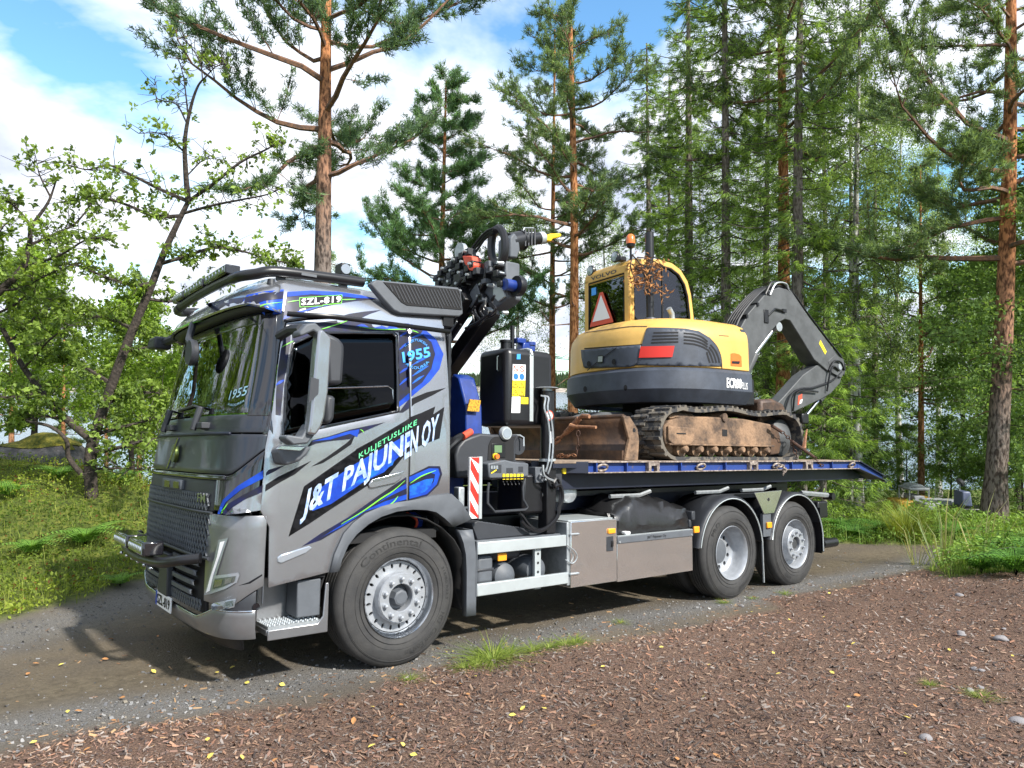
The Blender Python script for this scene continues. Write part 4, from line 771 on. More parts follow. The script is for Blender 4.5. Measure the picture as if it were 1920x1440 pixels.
# side air deflector at the rear top corner, with slanted slats
df = P(3, [(700, 118), (735, 88), (800, 95), (1290, 140), (1310, 160), (1326, 318), (1300, 338), (900, 316), (855, 295), (790, 225)], -1.17)
fr = P(3, [(785, 105), (1285, 155), (1300, 170), (1312, 292), (945, 262), (905, 240)], -1.17)
for s in (-1, 1):
    MB().prism(df, s * 1.10, s * 1.175).build('air_deflector', M['greyp'], truck, bevel=.012)
    B(.40, .50, min(s * .95, s * 1.15), max(s * .95, s * 1.15), 2.70, 2.82).build('deflector_foot', M['black'], truck)
ins = MB().prism(fr, -1.181, -1.1755); ins.build('slat_bed', M['matteblack'], truck)
x0, x1 = fr[0][0], fr[3][0]
def zup(x): return np.interp(x, [fr[0][0], fr[1][0], fr[2][0]], [fr[0][1], fr[1][1], fr[2][1]])
def zlo(x): return np.interp(x, [fr[0][0], fr[5][0], fr[4][0], fr[3][0]], [fr[0][1], fr[5][1], fr[4][1], fr[3][1]])
k = -.28
while k < .60:
    pts = []
    for j in range(13):
        z = 3.03 - j * .024; x = k + (3.03 - z) * .62
        if x0 < x < x1 - .01 and zlo(x) < z < zup(x): pts.append((x, -1.181, z))
    if len(pts) > 1: MB().tube([pts[0], pts[-1]], .006, 4).build('slat', M['darkp'], truck, smooth=0)
    k += .033
# mirrors: near one large on a swan arm, far one glimpsed at the other side, round one over the windscreen
def mir(k, pts, y): return P(k, pts, y)
hsg = [(240, 395), (300, 388), (345, 430), (408, 490), (402, 560), (385, 840), (360, 1020), (335, 1090), (245, 1195), (150, 1200), (100, 1160), (215, 1140), (262, 1060), (275, 930), (290, 700), (318, 480), (285, 440), (215, 470), (190, 450)]
ma = MB().prism(P(3, [(318, 440), (345, 430), (408, 490), (402, 560), (385, 840), (360, 1020), (335, 1090), (300, 1140), (245, 1130), (262, 1060), (275, 930), (300, 640)], -1.52), -1.60, -1.50)
ma.build('mirror_arm', M['silver'], truck, bevel=.018)
for q in ([(190, 448), (240, 395), (300, 388), (345, 430), (330, 470), (285, 442), (225, 470), (195, 480)], [(335, 1090), (245, 1195), (150, 1205), (95, 1160), (110, 1135), (205, 1150), (262, 1060)]):
    MB().prism(P(3, q, -1.48), -1.56, -1.42).build('mirror_stay', M['greyp'], truck, bevel=.012)
MB().prism(P(3, [(375, 445), (470, 490), (505, 530), (505, 600), (492, 800), (385, 800)], -1.50), -1.56, -1.36).build('mirror_head', M['darkp'], truck, bevel=.03)
MB().prism(P(3, [(380, 870), (435, 868), (448, 890), (440, 1020), (420, 1062), (370, 1060)], -1.50), -1.55, -1.38).build('mirror_head', M['darkp'], truck, bevel=.03)
MB().prism(P(3, [(300, 745), (355, 760), (350, 860), (285, 920)], -1.605), -1.603, -1.598).build('mirror_recess', M['darkp'], truck)
MB().prism(P(3, [(45, 1240), (92, 1205), (268, 1215), (238, 1270), (190, 1312), (100, 1342), (70, 1320)], -1.30), -1.40, -1.235).build('mirror_foot', M['greyp'], truck, bevel=.02)
MB().prism(P(3, [(60, 1232), (95, 1207), (266, 1216), (225, 1245)], -1.40), -1.404, -1.39).build('foot_cap', M['chrome'], truck, bevel=.004)
MB().tube([(-1.0, -1.15, 2.46), (-.98, -1.32, 2.49), (-.97, -1.47, 2.475)], .035, 8).build('mirror_bracket', M['darkp'], truck)
# far side mirror and the front view mirror hanging from the visor
MB().prism([(1.24, 2.72), (1.46, 2.72), (1.54, 2.68), (1.53, 2.62), (1.26, 2.60)], -1.30, -1.14, 'x').build('mirror_head', M['darkp'], truck, bevel=.02)
MB().tube([(-1.15, 1.05, 2.70), (-1.2, 1.28, 2.67)], .04, 8).build('mirror_bracket', M['darkp'], truck)
fm = MB().tube([(-1.27, .06, 2.68), (-1.34, -.10, 2.52), (-1.34, -.22, 2.45)], .028, 8)
fm.lathe([(.001, -.02), (.095, -.02), (.105, 0), (.10, .03), (.05, .05), (.001, .055)], 20, (-1.36, -.26, 2.40), 'x').build('front_mirror', M['darkp'], truck)

# ---------------------------------------------------------------- graphics and lettering, laid on the panels they are printed on
BVH = BVHTree.FromPolygons([Vector(p) for p in CAST_V], CAST_F)
def cast(px, py, lift):
    d = Vector(ray(px, py)).normalized(); h, n, i, dist = BVH.ray_cast(Vector(CT), d)
    if h is None: p = Vector(onY(px, py, -1.245)); n = Vector((0, -1, 0)); h = p
    if n.dot(d) > 0: n = -n
    return tuple(h + n * lift)
def decal(name, k, pts, m, layer=1, parent=None, holes=(), L_=14):
    v, f = tri2d(zm(k, pts) if k else pts, [zm(k, h) if k else h for h in holes], L_, 4)
    mb = MB().add([cast(a, b, .0022 * layer) for a, b in v], f)
    return mb.build(name, m, parent or doors[-1], smooth=40, merge=False)
def stroke(name, k, pts, wd, m, layer=2, parent=None):
    """a painted line of tapered width (pixels)"""
    p = [Vector((*q, 0)) for q in (zm(k, pts) if k else pts)]; p = smooth_path(p, 4); n = len(p); l = []; r = []
    for i, q in enumerate(p):
        t = (p[min(i + 1, n - 1)] - p[max(0, i - 1)]).normalized(); w2 = wd * (.25 + .75 * math.sin(math.pi * min(.96, max(.04, i / (n - 1))))) / 2
        l.append((q.x - t.y * w2, q.y + t.x * w2)); r.append((q.x + t.y * w2, q.y - t.x * w2))
    return decal(name, None, l + r[::-1], m, layer, parent)
def text_mesh(body, bold=0.0, spacing=1.0):
    cu = bpy.data.curves.new('lettering', 'FONT'); cu.body = body; cu.offset = bold; cu.space_character = spacing; cu.resolution_u = 2
    o = bpy.data.objects.new('lettering', cu); COL.objects.link(o)
    me = bpy.data.meshes.new_from_object(o.evaluated_get(bpy.context.evaluated_depsgraph_get()))
    v = np.array([q.co[:] for q in me.vertices]); f = [list(p.vertices) for p in me.polygons]
    bpy.data.objects.remove(o); bpy.data.curves.remove(cu); bpy.data.meshes.remove(me)
    v = v[:, :2]; lo, hi = v.min(0), v.max(0); return (v - lo) / (hi - lo), f, (hi - lo)
def lettering(name, body, fn, m, parent, bold=0.0, spacing=1.0):
    v, f, _ = text_mesh(body, bold, spacing); mb = MB().add([fn(a, b) for a, b in v], f)
    return mb.build(name, m, parent, smooth=0, merge=False)
def quadfn(bl, br, tr, tl, layer=3):
    q = [np.array(x, float) for x in (bl, br, tr, tl)]
    def fn(a, b): p = (q[0] * (1 - a) + q[1] * a) * (1 - b) + (q[3] * (1 - a) + q[2] * a) * b; return cast(p[0], p[1], .0022 * layer)
    return fn
D = doors[-1]
rp = [o for o in truck.children if o.name.startswith('rear_panel')][0]
cp = [o for o in truck.children if o.name.startswith('corner_panel')][0]
# roof band
decal('flame', 3, [(138, 175), (300, 165), (480, 172), (620, 192), (745, 219), (600, 232), (480, 250), (350, 280), (200, 330), (110, 365), (120, 270)], M['navy'], 1, roof)
decal('flame', 3, [(140, 172), (300, 163), (480, 172), (640, 196), (745, 219), (600, 212), (450, 196), (300, 188), (138, 205)], M['blue'], 2, roof)
decal('flame', 3, [(112, 358), (200, 322), (350, 274), (470, 250), (350, 268), (220, 300), (118, 335)], M['blue'], 2, roof)
stroke('pinstripe', 3, [(138, 242), (180, 234), (225, 228)], 1.6, M['lime'], 3, roof); stroke('pinstripe', 3, [(503, 224), (540, 225), (600, 222)], 1.6, M['lime'], 3, roof)
decal('number_field', 3, [(218, 212), (508, 192), (505, 250), (380, 262), (378, 268), (220, 276)], M['lime'], 3, roof)
decal('number_field', 3, [(222, 216), (504, 196), (501, 246), (376, 258), (374, 264), (224, 272)], M['ink'], 4, roof)
lettering('lettering', 'SZL-819', quadfn(*zm(3, [(230, 265), (498, 245), (500, 201), (232, 221)]), 5), M['white'], roof, .03, 1.15)
decal('flame', 3, [(465, 345), (560, 318), (660, 303), (775, 293), (700, 318), (640, 346)], M['navy'], 1, roof)
# visor end
decal('flame', 1, [(800, 400), (840, 335), (960, 312), (1088, 298), (1082, 380), (1070, 462), (960, 474), (800, 470)], M['blue'], 1, visor)
decal('flame', 1, [(830, 352), (960, 325), (1086, 312), (1083, 360), (960, 375), (815, 430)], M['navy'], 2, visor)
decal('flame', 1, [(870, 445), (980, 400), (1078, 392), (1072, 430), (960, 450)], M['azure'], 2, visor)
stroke('pinstripe', 1, [(800, 466), (880, 425), (980, 398), (1080, 384)], 1.6, M['lime'], 3, visor)
decal('flame', 1, [(560, 395), (700, 365), (830, 350), (795, 400), (690, 440), (640, 470), (560, 480), (600, 430)], M['navy'], 1, visor)
stroke('pinstripe', 1, [(330, 585), (450, 530), (560, 502), (660, 485)], 2.2, M['lime'], 2, visor)
# round the side window
decal('flame', 3, [(166, 424), (330, 378), (560, 354), (700, 372), (960, 384), (960, 438), (862, 438), (600, 437), (352, 436), (176, 512)], M['navy'], 1)
decal('flame', 3, [(892, 440), (960, 440), (960, 872), (893, 930)], M['navy'], 1)
decal('flame', 3, [(60, 1000), (62, 870), (75, 700), (95, 560), (130, 440), (164, 426), (158, 520), (114, 800), (94, 1005)], M['navy'], 1)
stroke('flame', 3, [(64, 800), (90, 780), (118, 765)], 5, M['blue'], 2)
decal('flame', 3, [(976, 388), (1080, 430), (1150, 500), (1192, 590), (1150, 705), (1060, 795), (976, 868)], M['navy'], 1, rp)
decal('flame', 3, [(575, 360), (620, 365), (700, 378), (850, 382), (962, 386), (962, 422), (850, 424), (700, 418), (600, 402)], M['blue'], 2)
decal('flame', 3, [(976, 388), (1060, 420), (1140, 488), (1192, 590), (1165, 692), (1100, 775), (976, 878), (976, 838), (1050, 780), (1110, 690), (1135, 590), (1110, 510), (1040, 452), (976, 424)], M['blue'], 2, rp)
decal('flame', 3, [(962, 852), (962, 895), (892, 948), (892, 912)], M['blue'], 2)
for a, b in (((895, 560), (960, 510)), ((900, 470), (955, 440)), ((895, 720), (960, 680)), ((895, 800), (960, 745))): stroke('flame', 3, [a, ((a[0] + b[0]) / 2, (a[1] + b[1]) / 2 - 3), b], 4, M['blue'], 2)
for a, b in (((980, 665), (1105, 600)), ((980, 740), (1090, 670)), ((980, 480), (1060, 455)), ((980, 790), (1060, 735))): stroke('flame', 3, [a, ((a[0] + b[0]) / 2, (a[1] + b[1]) / 2 - 3), b], 4, M['azure'], 2, rp)
stroke('pinstripe', 3, [(620, 406), (760, 425), (900, 424), (960, 430)], 1.8, M['lime'], 3); stroke('pinstripe', 3, [(976, 433), (1000, 438), (1022, 447)], 1.6, M['lime'], 3, rp)
stroke('pinstripe', 3, [(352, 428), (460, 395), (568, 358)], 2, M['lime'], 3); stroke('pinstripe', 3, [(100, 545), (140, 522), (180, 502)], 2, M['lime'], 3)
# year with a ring of small letters, across door and rear panel
lettering('lettering', '1955', quadfn(*zm(3, [(918, 652), (1104, 612), (1096, 540), (908, 578)]), 4), M['sky'], rp, .03)
def arc(cx, cy, rx, ry, a0, a1, hgt, layer=4):
    def fn(a, b): t = R(a0 + (a1 - a0) * a); k = 1 + hgt * b; px, py = zm(3, [(cx + rx * k * math.cos(t), cy + ry * k * math.sin(t))])[0]; return cast(px, py, .0022 * layer)
    return fn
lettering('lettering', 'KULJETUKSIA', arc(1005, 598, 80, 88, 215, 325, .24), M['sky'], rp); lettering('lettering', 'A KOUREA', arc(1008, 596, 100, 98, 140, 30, -.20), M['sky'], rp)
# spikes
decal('flame', 3, [(978, 890), (1080, 848), (1212, 817), (1120, 868), (1000, 925), (978, 945)], M['ink'], 1, rp)
decal('flame', 3, [(892, 985), (962, 890), (962, 955), (920, 985)], M['navy'], 1)
# wordmark
decal('sign_field', None, [(541, 1006), (570, 912), (600, 893), (664, 848), (668, 842), (806, 768), (769, 782), (769, 835), (722, 898), (687, 910), (620, 953), (580, 980)], M['ink'], 1)
decal('sign_field', None, [(541, 1006), (570, 912), (664, 846), (768.5, 784), (768.5, 842), (722, 898), (687, 912), (620, 955), (580, 982)], M['ink'], 1)
decal('sign_field', None, [(771, 783), (816, 762), (812, 777), (833, 763), (824, 822), (771, 842)], M['ink'], 1, rp)
decal('flame', None, [(585, 958), (600, 915), (660, 873), (700, 850), (768, 812), (768, 834), (720, 885), (684, 902), (620, 945)], M['blue'], 2)
decal('flame', None, [(640, 925), (690, 885), (740, 860), (735, 872), (690, 898)], M['azure'], 3)
lettering('lettering', 'J&T PAJUN', quadfn((560, 984), (754, 866), (756, 814), (572, 920), 4), M['ice'], D, .03)
lettering('lettering', 'EN OY', quadfn((757, 863), (818, 823), (823, 775), (759, 812), 4), M['ice'], rp, .03)
lettering('lettering', 'KULJETUSLIIKE', quadfn((672, 863), (780, 799), (781, 786), (672, 850), 4), M['green'], D, .01, 1.15)
# belt line flames below the window
decal('flame', 3, [(268, 1222), (310, 1170), (420, 1145), (560, 1100), (800, 1050), (640, 1120), (560, 1165), (420, 1178), (330, 1195)], M['navy'], 1)
decal('flame', 3, [(300, 1180), (420, 1150), (560, 1108), (625, 1098), (610, 1150), (560, 1128), (430, 1166)], M['blue'], 2)
stroke('pinstripe', 3, [(628, 1098), (645, 1108), (652, 1120)], 1.4, M['lime'], 3)
decal('flame', 3, [(300, 1350), (400, 1290), (470, 1240), (540, 1190), (600, 1130), (570, 1200), (480, 1262), (380, 1325)], M['ink'], 1)
decal('flame', 4, [(62, 168), (140, 118), (255, 62), (355, 14), (250, 100), (140, 160), (58, 212)], M['ink'], 1)
decal('flame', 4, [(64, 110), (120, 82), (190, 40), (80, 72), (64, 92)], M['navy'], 1)
# lower flames on the door
decal('flame', 4, [(292, 566), (420, 478), (590, 378), (800, 228), (900, 160), (966, 118), (966, 268), (800, 322), (700, 352), (560, 438), (420, 522)], M['navy'], 1)
decal('flame', 4, [(420, 505), (590, 400), (760, 300), (900, 196), (966, 160), (966, 260), (830, 300), (700, 338), (560, 430)], M['blue'], 2)
decal('flame', 4, [(560, 418), (720, 318), (860, 240), (966, 190), (966, 228), (830, 272), (700, 330)], M['navy'], 3)
stroke('pinstripe', 4, [(545, 420), (680, 340), (800, 256), (880, 205), (955, 140)], 2.2, M['lime'], 4); stroke('pinstripe', 4, [(838, 306), (880, 278), (910, 240)], 2, M['lime'], 4)
decal('flame', 4, [(984, 110), (1110, 48), (1182, 48), (1196, 100), (1172, 170), (1100, 240), (984, 266)], M['navy'], 1, rp)
decal('flame', 4, [(984, 118), (1110, 62), (1170, 64), (1180, 100), (1160, 165), (1096, 228), (984, 258), (984, 240), (1090, 205), (1140, 150), (1150, 100), (1110, 88), (984, 150)], M['blue'], 2, rp)
decal('flame', 4, [(984, 175), (1080, 135), (1140, 125), (1120, 175), (1080, 215), (984, 240)], M['azure'], 3, rp)
stroke('pinstripe', 4, [(988, 158), (1060, 112), (1152, 76)], 2, M['lime'], 4, rp)
# corner panel stripes
decal('flame', 2, [(640, 445), (680, 350), (780, 255), (948, 150), (946, 205), (800, 282), (700, 365), (655, 445)], M['blue'], 2, cp)
decal('flame', 2, [(690, 452), (740, 400), (830, 340), (938, 300), (930, 420), (800, 440)], M['silver'], 1, cp)
decal('flame', 2, [(668, 442), (720, 375), (810, 320), (942, 250), (940, 300), (830, 345), (740, 402), (690, 450)], M['navy'], 3, cp)
stroke('pinstripe', 2, [(662, 440), (690, 410), (715, 375)], 2, M['lime'], 4, cp)
# lamps on the corner
lp = [o for o in truck.children if o.name.startswith('lamp_panel')][0]
decal('running_lamp', 2, [(655, 620), (716, 608), (690, 690), (640, 850), (612, 960), (600, 985), (556, 992), (585, 900), (630, 730)], M['lens'], 4, lp)
decal('running_lamp', 2, [(668, 634), (700, 626), (668, 720), (622, 860), (600, 962), (575, 975), (600, 880), (648, 730)], M['white'], 6, lp)
decal('headlamp', 2, [(612, 862), (700, 852), (785, 838), (793, 858), (775, 905), (700, 950), (600, 985)], M['lens'], 5, lp)
decal('headlamp_reflector', 2, [(635, 880), (770, 862), (762, 898), (690, 930), (618, 950)], M['lensd'], 7, lp)
decal('headlamp_projector', 2, [(640, 890), (690, 882), (680, 925), (632, 940)], M['chrome'], 9, lp); decal('headlamp_projector', 2, [(705, 880), (750, 872), (742, 902), (700, 920)], M['chrome'], 9, lp)
decal('fog_lamp', 2, [(590, 1058), (640, 1040), (768, 1014), (758, 1072), (700, 1088), (612, 1096)], M['lens'], 4, lp)
decal('fog_reflector', 2, [(650, 1048), (750, 1026), (744, 1066), (690, 1078), (645, 1082)], M['lensd'], 6, lp)
decal('parking_sensor', 2, [(900 + 22 * math.cos(a), 1068 + 24 * math.sin(a)) for a in np.linspace(0, 2 * math.pi, 15)[:-1]], M['gloss'], 6, lp)
decal('flame', 2, [(780, 930), (850, 905), (942, 850), (942, 862), (860, 915)], M['ink'], 1, lp)
# plate, badge and windscreen lettering
M['pale'] = mat('pale_blue_lettering', (.22, .38, .46), .5)
PL = [o for o in truck.children if o.name.startswith('number_plate')][0]
lettering('lettering', 'SZL-819', lambda a, b: (-1.4155, .155 - a * .375, .43 + b * .078), M['ink'], PL, .02)
lettering('lettering', 'FM', lambda a, b: (frontX(-.72 - a * .13, 1.29, .022), -.70 - a * .14, 1.272 + b * .062), M['chrome'], truck, .01)
lettering('lettering', 'VOLVO', lambda a, b: (-1.3935, .055 - a * .11, 1.60 + b * .03), M['chrome'], truck, .02)
lettering('lettering', '1955', lambda a, b: (lambda y, z: (frontX(y, z, .006), y, z))(-.88 - .18 * a, 2.00 + .070 * b + .03 * a), M['pale'], ws, .01)
lettering('lettering', 'A KOUREA', lambda a, b: (lambda y, z: (frontX(y, z, .006), y, z))(-.89 - .17 * a, 1.965 + .018 * b - .02 * math.sin(math.pi * a) + .02 * a), M['pale'], ws)
# ---------------------------------------------------------------- wheels
TR = .525
def tyre_mesh(wd, r_in=.293, tread=True):
    """near face at y=0, going inward to y=wd"""
    h = wd
    prof = [(r_in, .030), (r_in + .02, .010), (.36, -.004), (.42, -.006), (.465, .006), (.495, .022), (.512, .036), (.518, .048)]
    prof += [(TR, .060)]
    ng = 4 if wd < .36 else 5
    if tread:
        for i in range(ng):
            y = .06 + (h - .12) * (i + 1) / (ng + 1); prof += [(TR, y - .007), (TR - .012, y - .005), (TR - .012, y + .005), (TR, y + .007)]
    prof += [(TR, h - .06), (.512, h - .036), (.495, h - .022), (.42, h + .006), (.36, h + .004), (r_in, h - .03)]
    return MB().lathe(prof, 64)
def polar_text(body, r0, r1, a0, a1, y=-.0075):
    return lambda a, b: (lambda t, rr: (rr * math.cos(t), y, rr * math.sin(t)))(R(a0 + (a1 - a0) * a), r0 + (r1 - r0) * b)
M['sidetext'] = mat('raised_tyre_lettering', (.018, .018, .018), .7)
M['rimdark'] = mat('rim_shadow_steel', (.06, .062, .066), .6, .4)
def holes_plate(rad0, rad1, n, hr_r, hr_t, rc, y, m, seg=8):
    """flat ring with n oval holes: built as sectors around each hole"""
    mb = MB()
    for i in range(n):
        a0, a1 = 2 * math.pi * i / n, 2 * math.pi * (i + 1) / n; ac = (a0 + a1) / 2
        hole = [(rc * math.cos(ac) + hr_r * math.cos(t) * math.cos(ac) - hr_t * math.sin(t) * math.sin(ac), rc * math.sin(ac) + hr_r * math.cos(t) * math.sin(ac) + hr_t * math.sin(t) * math.cos(ac)) for t in [2 * math.pi * k / 16 for k in range(16)]]
        # outer loop points with matching angles
        ou = []
        for k in range(16):
            t = 2 * math.pi * k / 16; u, v = math.cos(t), math.sin(t); s_ = max(abs(u), abs(v)); u, v = u / s_, v / s_
            rr = (rad0 + rad1) / 2 + u * (rad1 - rad0) / 2; aa = ac + v * (a1 - a0) / 2; ou.append((rr * math.cos(aa), rr * math.sin(aa)))
        v_ = [(a, y, b) for a, b in hole] + [(a, y, b) for a, b in ou] + [(a, y + .02, b) for a, b in hole]
        mb.add(v_, [(k, (k + 1) % 16, 16 + (k + 1) % 16, 16 + k) for k in range(16)] + [(k, (k + 1) % 16, 32 + (k + 1) % 16, 32 + k) for k in range(16)])
    return mb
def nuts(parent, n, rc, y, r=.017):
    base = MB().cyl((0, y + .005, 0), (0, y - .006, 0), r * 1.35, r * 1.35, 16).lathe([(r, y - .006), (r, y - .022), (r * .8, y - .032), (.0005, y - .036)], 12).build('nut_cap', M['rim'], parent)
    for i in range(n):
        a = 2 * math.pi * (i + .5) / n; o = base if i == 0 else base.copy()
        if i: COL.objects.link(o); o.parent = parent
        o.location = (rc * math.cos(a), 0, rc * math.sin(a))
def wheel(kind, x, y, wd, flip=False, lab=None):
    m = Matrix.Translation((x, y, TR - .003)) @ (Matrix.Rotation(math.pi, 4, 'Z') if flip else Matrix())
    t = tyre_mesh(wd).build('wheel', M['rubber'], truck, smooth=40, matrix=m)
    if lab: t['label'] = lab
    if kind == 'inner': return t
    if kind == 'front':
        MB().lathe([(.268, .10), (.280, .035), (.296, .010), (.302, .002), (.305, .006), (.300, .02)], 48).build('rim', M['chrome'], t)
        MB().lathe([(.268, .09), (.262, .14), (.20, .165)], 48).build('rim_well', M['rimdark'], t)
        holes_plate(.185, .268, 20, .020, .011, .235, .075, None).build('wheel_disc', M['rim'], t)
        MB().lathe([(.188, .075), (.190, .0), (.182, -.012), (.108, -.012), (.102, -.004), (.10, .07)], 40).build('nut_ring', M['rim'], t)
        nuts(t, 10, .146, -.012)
        MB().lathe([(.10, .06), (.075, .05), (.066, .03), (.060, -.01), (.045, -.016), (.001, -.016)], 8).build('hub_cap', M['greyp'], t, smooth=20)
    elif kind == 'drive':
        MB().lathe([(.305, .006), (.300, .0), (.290, .01), (.272, .05), (.262, .12), (.25, .16), (.235, .175), (.205, .185)], 48).build('rim', M['rim'], t)
        holes_plate(.14, .21, 10, .026, .024, .178, .185, None).build('wheel_disc', M['rim'], t)
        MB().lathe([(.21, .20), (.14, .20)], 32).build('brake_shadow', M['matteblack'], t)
        MB().lathe([(.142, .186), (.128, .178), (.112, .165), (.10, .162), (.001, .160)], 32).build('hub_cap', M['greyp'], t)
    else:
        MB().lathe([(.305, .006), (.300, .0), (.290, .01), (.272, .05), (.262, .10), (.22, .115)], 48).build('rim', M['rim'], t)
        MB().lathe([(.225, .115), (.198, .06), (.190, .0), (.182, -.008), (.095, -.008), (.088, .0), (.086, .07)], 40).build('nut_ring', M['rim'], t)
        nuts(t, 10, .146, -.008, .015)
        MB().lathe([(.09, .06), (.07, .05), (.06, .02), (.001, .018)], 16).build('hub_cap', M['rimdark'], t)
    if not flip:
        def lt(body, r0, r1, a0, a1): lettering('lettering', body, polar_text(body, r0, r1, a0, a1), M['sidetext'], t)
        if kind == 'front':
            lt('Continental', .400, .455, 142, 66); lt('315/80 R22.5', .415, .440, 28, -8); lt('HS3', .40, .44, -22, -34); lt('Conti EcoPlus', .405, .445, -40, -84)
        elif kind == 'drive': lt('Continental', .40, .45, -30, -75); lt('PRO', .40, .45, 150, 125)
        else: lt('Continental', .40, .45, 60, 10); lt('HS3', .40, .44, -110, -128)
        # worn scuff band of fine arcs near the shoulder
        for rr in (.345, .385, .470): MB().lathe([(rr - .002, -.005 + (.004 if rr > .44 else 0)), (rr, -.009 + (.006 if rr > .44 else 0)), (rr + .002, -.005 + (.006 if rr > .44 else 0))], 64).build('sidewall_rib', M['rubber'], t)
    return t
WB = 4.2955
wheel('front', 0, -1.22, .34); wheel('front', 0, 1.22, .34, True)
for s, fl in ((-1, False), (1, True)):
    wheel('drive', WB, s * 1.24, .30, fl); wheel('inner', WB, s * .90, .30, fl); wheel('tag', WB + 1.37, s * 1.22, .34, fl)
for x in (0, WB, WB + 1.37): MB().cyl((x, -.95, .52), (x, .95, .52), .09).sphere((x, 0, .52), .2).build('axle', M['black'], truck)

# ---------------------------------------------------------------- chassis
ch = MB()
for s in (-1, 1): ch.box(-.9, 6.65, s * .42 - .04, s * .42 + .04, .72, 1.02)
for x in (.8, 1.9, 3.2, 4.9, 6.55): ch.box(x - .05, x + .05, -.4, .4, .76, .98)
ch.build('chassis_frame', M['black'], truck, bevel=.01)
B(-.75, .55, -.45, .45, .35, .95).build('engine_sump', M['matteblack'], truck, bevel=.05)
MB().cyl((1.0, .2, .62), (1.9, .2, .62), .3).build('silencer', M['matteblack'], truck)
B(.9, 3.5, .55, 1.2, .42, 1.0).build('tool_box', M['black'], truck, bevel=.02)
# side rails
for z in (.45, .790): B(.715, 1.745 if z < .6 else 1.72, -1.245, -1.205, z, z + .10).build('side_rail', M['alu'], truck, bevel=.006)
B(1.375, 1.445, -1.205, -1.17, .43, .80).build('rail_post', M['alu'], truck, bevel=.003)
for z in (.5, .58, .66, .74): MB().cyl((1.41, -1.207, z), (1.41, -1.203, z), .012).build('post_hole', M['matteblack'], truck)
B(.705, .715, -1.24, -1.05, .45, .90).build('rail_end', M['greyp'], truck)
fcap = B(.76, .93, -1.18, -.95, .53, .76).build('filter_bowl', M['greyp'], truck, bevel=.03, seg=3); B(.755, .935, -1.185, -.95, .635, .66).build('bowl_band', M['darkp'], fcap, bevel=.008)
for x, z in ((1.10, .56), (1.46, .58)): MB().lathe([(.001, -1.16), (.06, -1.155), (.11, -1.12), (.125, -1.06), (.125, -.6)], 28, (x, 0, z)).build('air_tank', M['greyp'], truck)
B(.95, 1.30, -1.10, -.7, .70, .80).build('valve_block', M['darkp'], truck, bevel=.03)
B(.965, 1.06, -1.20, -1.18, .71, .775).build('side_marker', M['amber'], truck, bevel=.006)
# steel lockers
bx = B(1.775, 2.39, -1.245, -.55, .405, 1.005).build('locker', M['steel'], truck, bevel=.006)
B(1.735, 1.77, -1.235, -.55, .43, 1.0).build('locker_frame', M['galv'], truck, bevel=.003)
for z in (.53, .89): MB().tube([(1.76, -1.25, z), (1.87, -1.252, z)], .010, 6).build('hinge', M['galv'], bx)
B(2.245, 2.335, -1.251, -1.244, .70, .84).build('lock_plate', M['darkp'], bx, bevel=.02); B(2.30, 2.33, -1.262, -1.25, .74, .80).build('lock_handle', M['black'], bx, bevel=.005)
B(2.26, 2.36, -1.262, -1.245, .865, .915).build('side_marker', M['amber'], bx, bevel=.008)
MB().tube(smooth_path([(1.72, -1.25, .80), (1.80, -1.27, .74), (1.83, -1.27, .68), (1.78, -1.26, .63), (1.70, -1.25, .67)], 5), .006, 6).build('cable', M['galv'], truck)
B(2.40, 3.57, -1.240, -1.22, .395, .760).build('side_guard', M['steel'], truck, bevel=.002)
gb = B(2.40, 3.58, -1.248, -1.20, .758, .83).build('guard_bar', M['greyp'], truck, bevel=.008); B(2.41, 3.57, -1.2465, -1.202, .8295, .834).build('bar_top', M['alu'], gb)
lettering('lettering', 'J&T Pajunen Oy', lambda a, b: (2.83 + a * .30, -1.2495, .775 + b * .034), M['black'], gb, .02)
for x in (2.43, 3.55): MB().cyl((x, -1.2485, .775), (x, -1.253, .775), .012, .010, 10).build('bolt', M['galv'], gb)
B(3.585, 3.675, -1.262, -1.235, .79, .86).build('side_marker', M['amber'], truck, bevel=.008)
B(2.55, 2.62, -1.22, -1.15, .835, .865).build('reflector', M['white'], truck, bevel=.01)
B(3.60, 3.66, -1.22, -1.12, .92, 1.02).box(3.58, 3.62, -1.2, -1.15, .84, .93).build('valve_block', M['darkp'], truck, bevel=.012)
# deck in front of the lockers: chequered mat and steps
B(.74, 1.74, -1.16, -.5, .86, .895).build('step_platform', M['greyp'], truck, bevel=.01)
tm = MB().prism([(.74, 1.03), (.80, 1.055), (1.36, .955), (1.39, .90), (.80, .895)], -1.12, -.62).build('tread_plate', M['darkp'], truck, bevel=.006)
tb = MB(); an = math.atan2(-.1, .56)
for i in range(12):
    for j in range(9):
        x = .82 + i * .044; z = 1.0525 - (x - .80) * .1786; y = -1.09 + j * .055; sg = 1 if (i + j) % 2 else -1
        tb.box(-.018, .018, -.005, .005, 0, .006, Matrix.Translation((x, y, z)) @ Matrix.Rotation(-an, 4, 'Y') @ Matrix.Rotation(sg * .8, 4, 'Z'))
tb.build('tread_lug', M['greyp'], tm, smooth=0)
B(1.78, 2.38, -1.20, -.58, 1.006, 1.012).build('locker_lid', M['alu'], truck, bevel=.002)
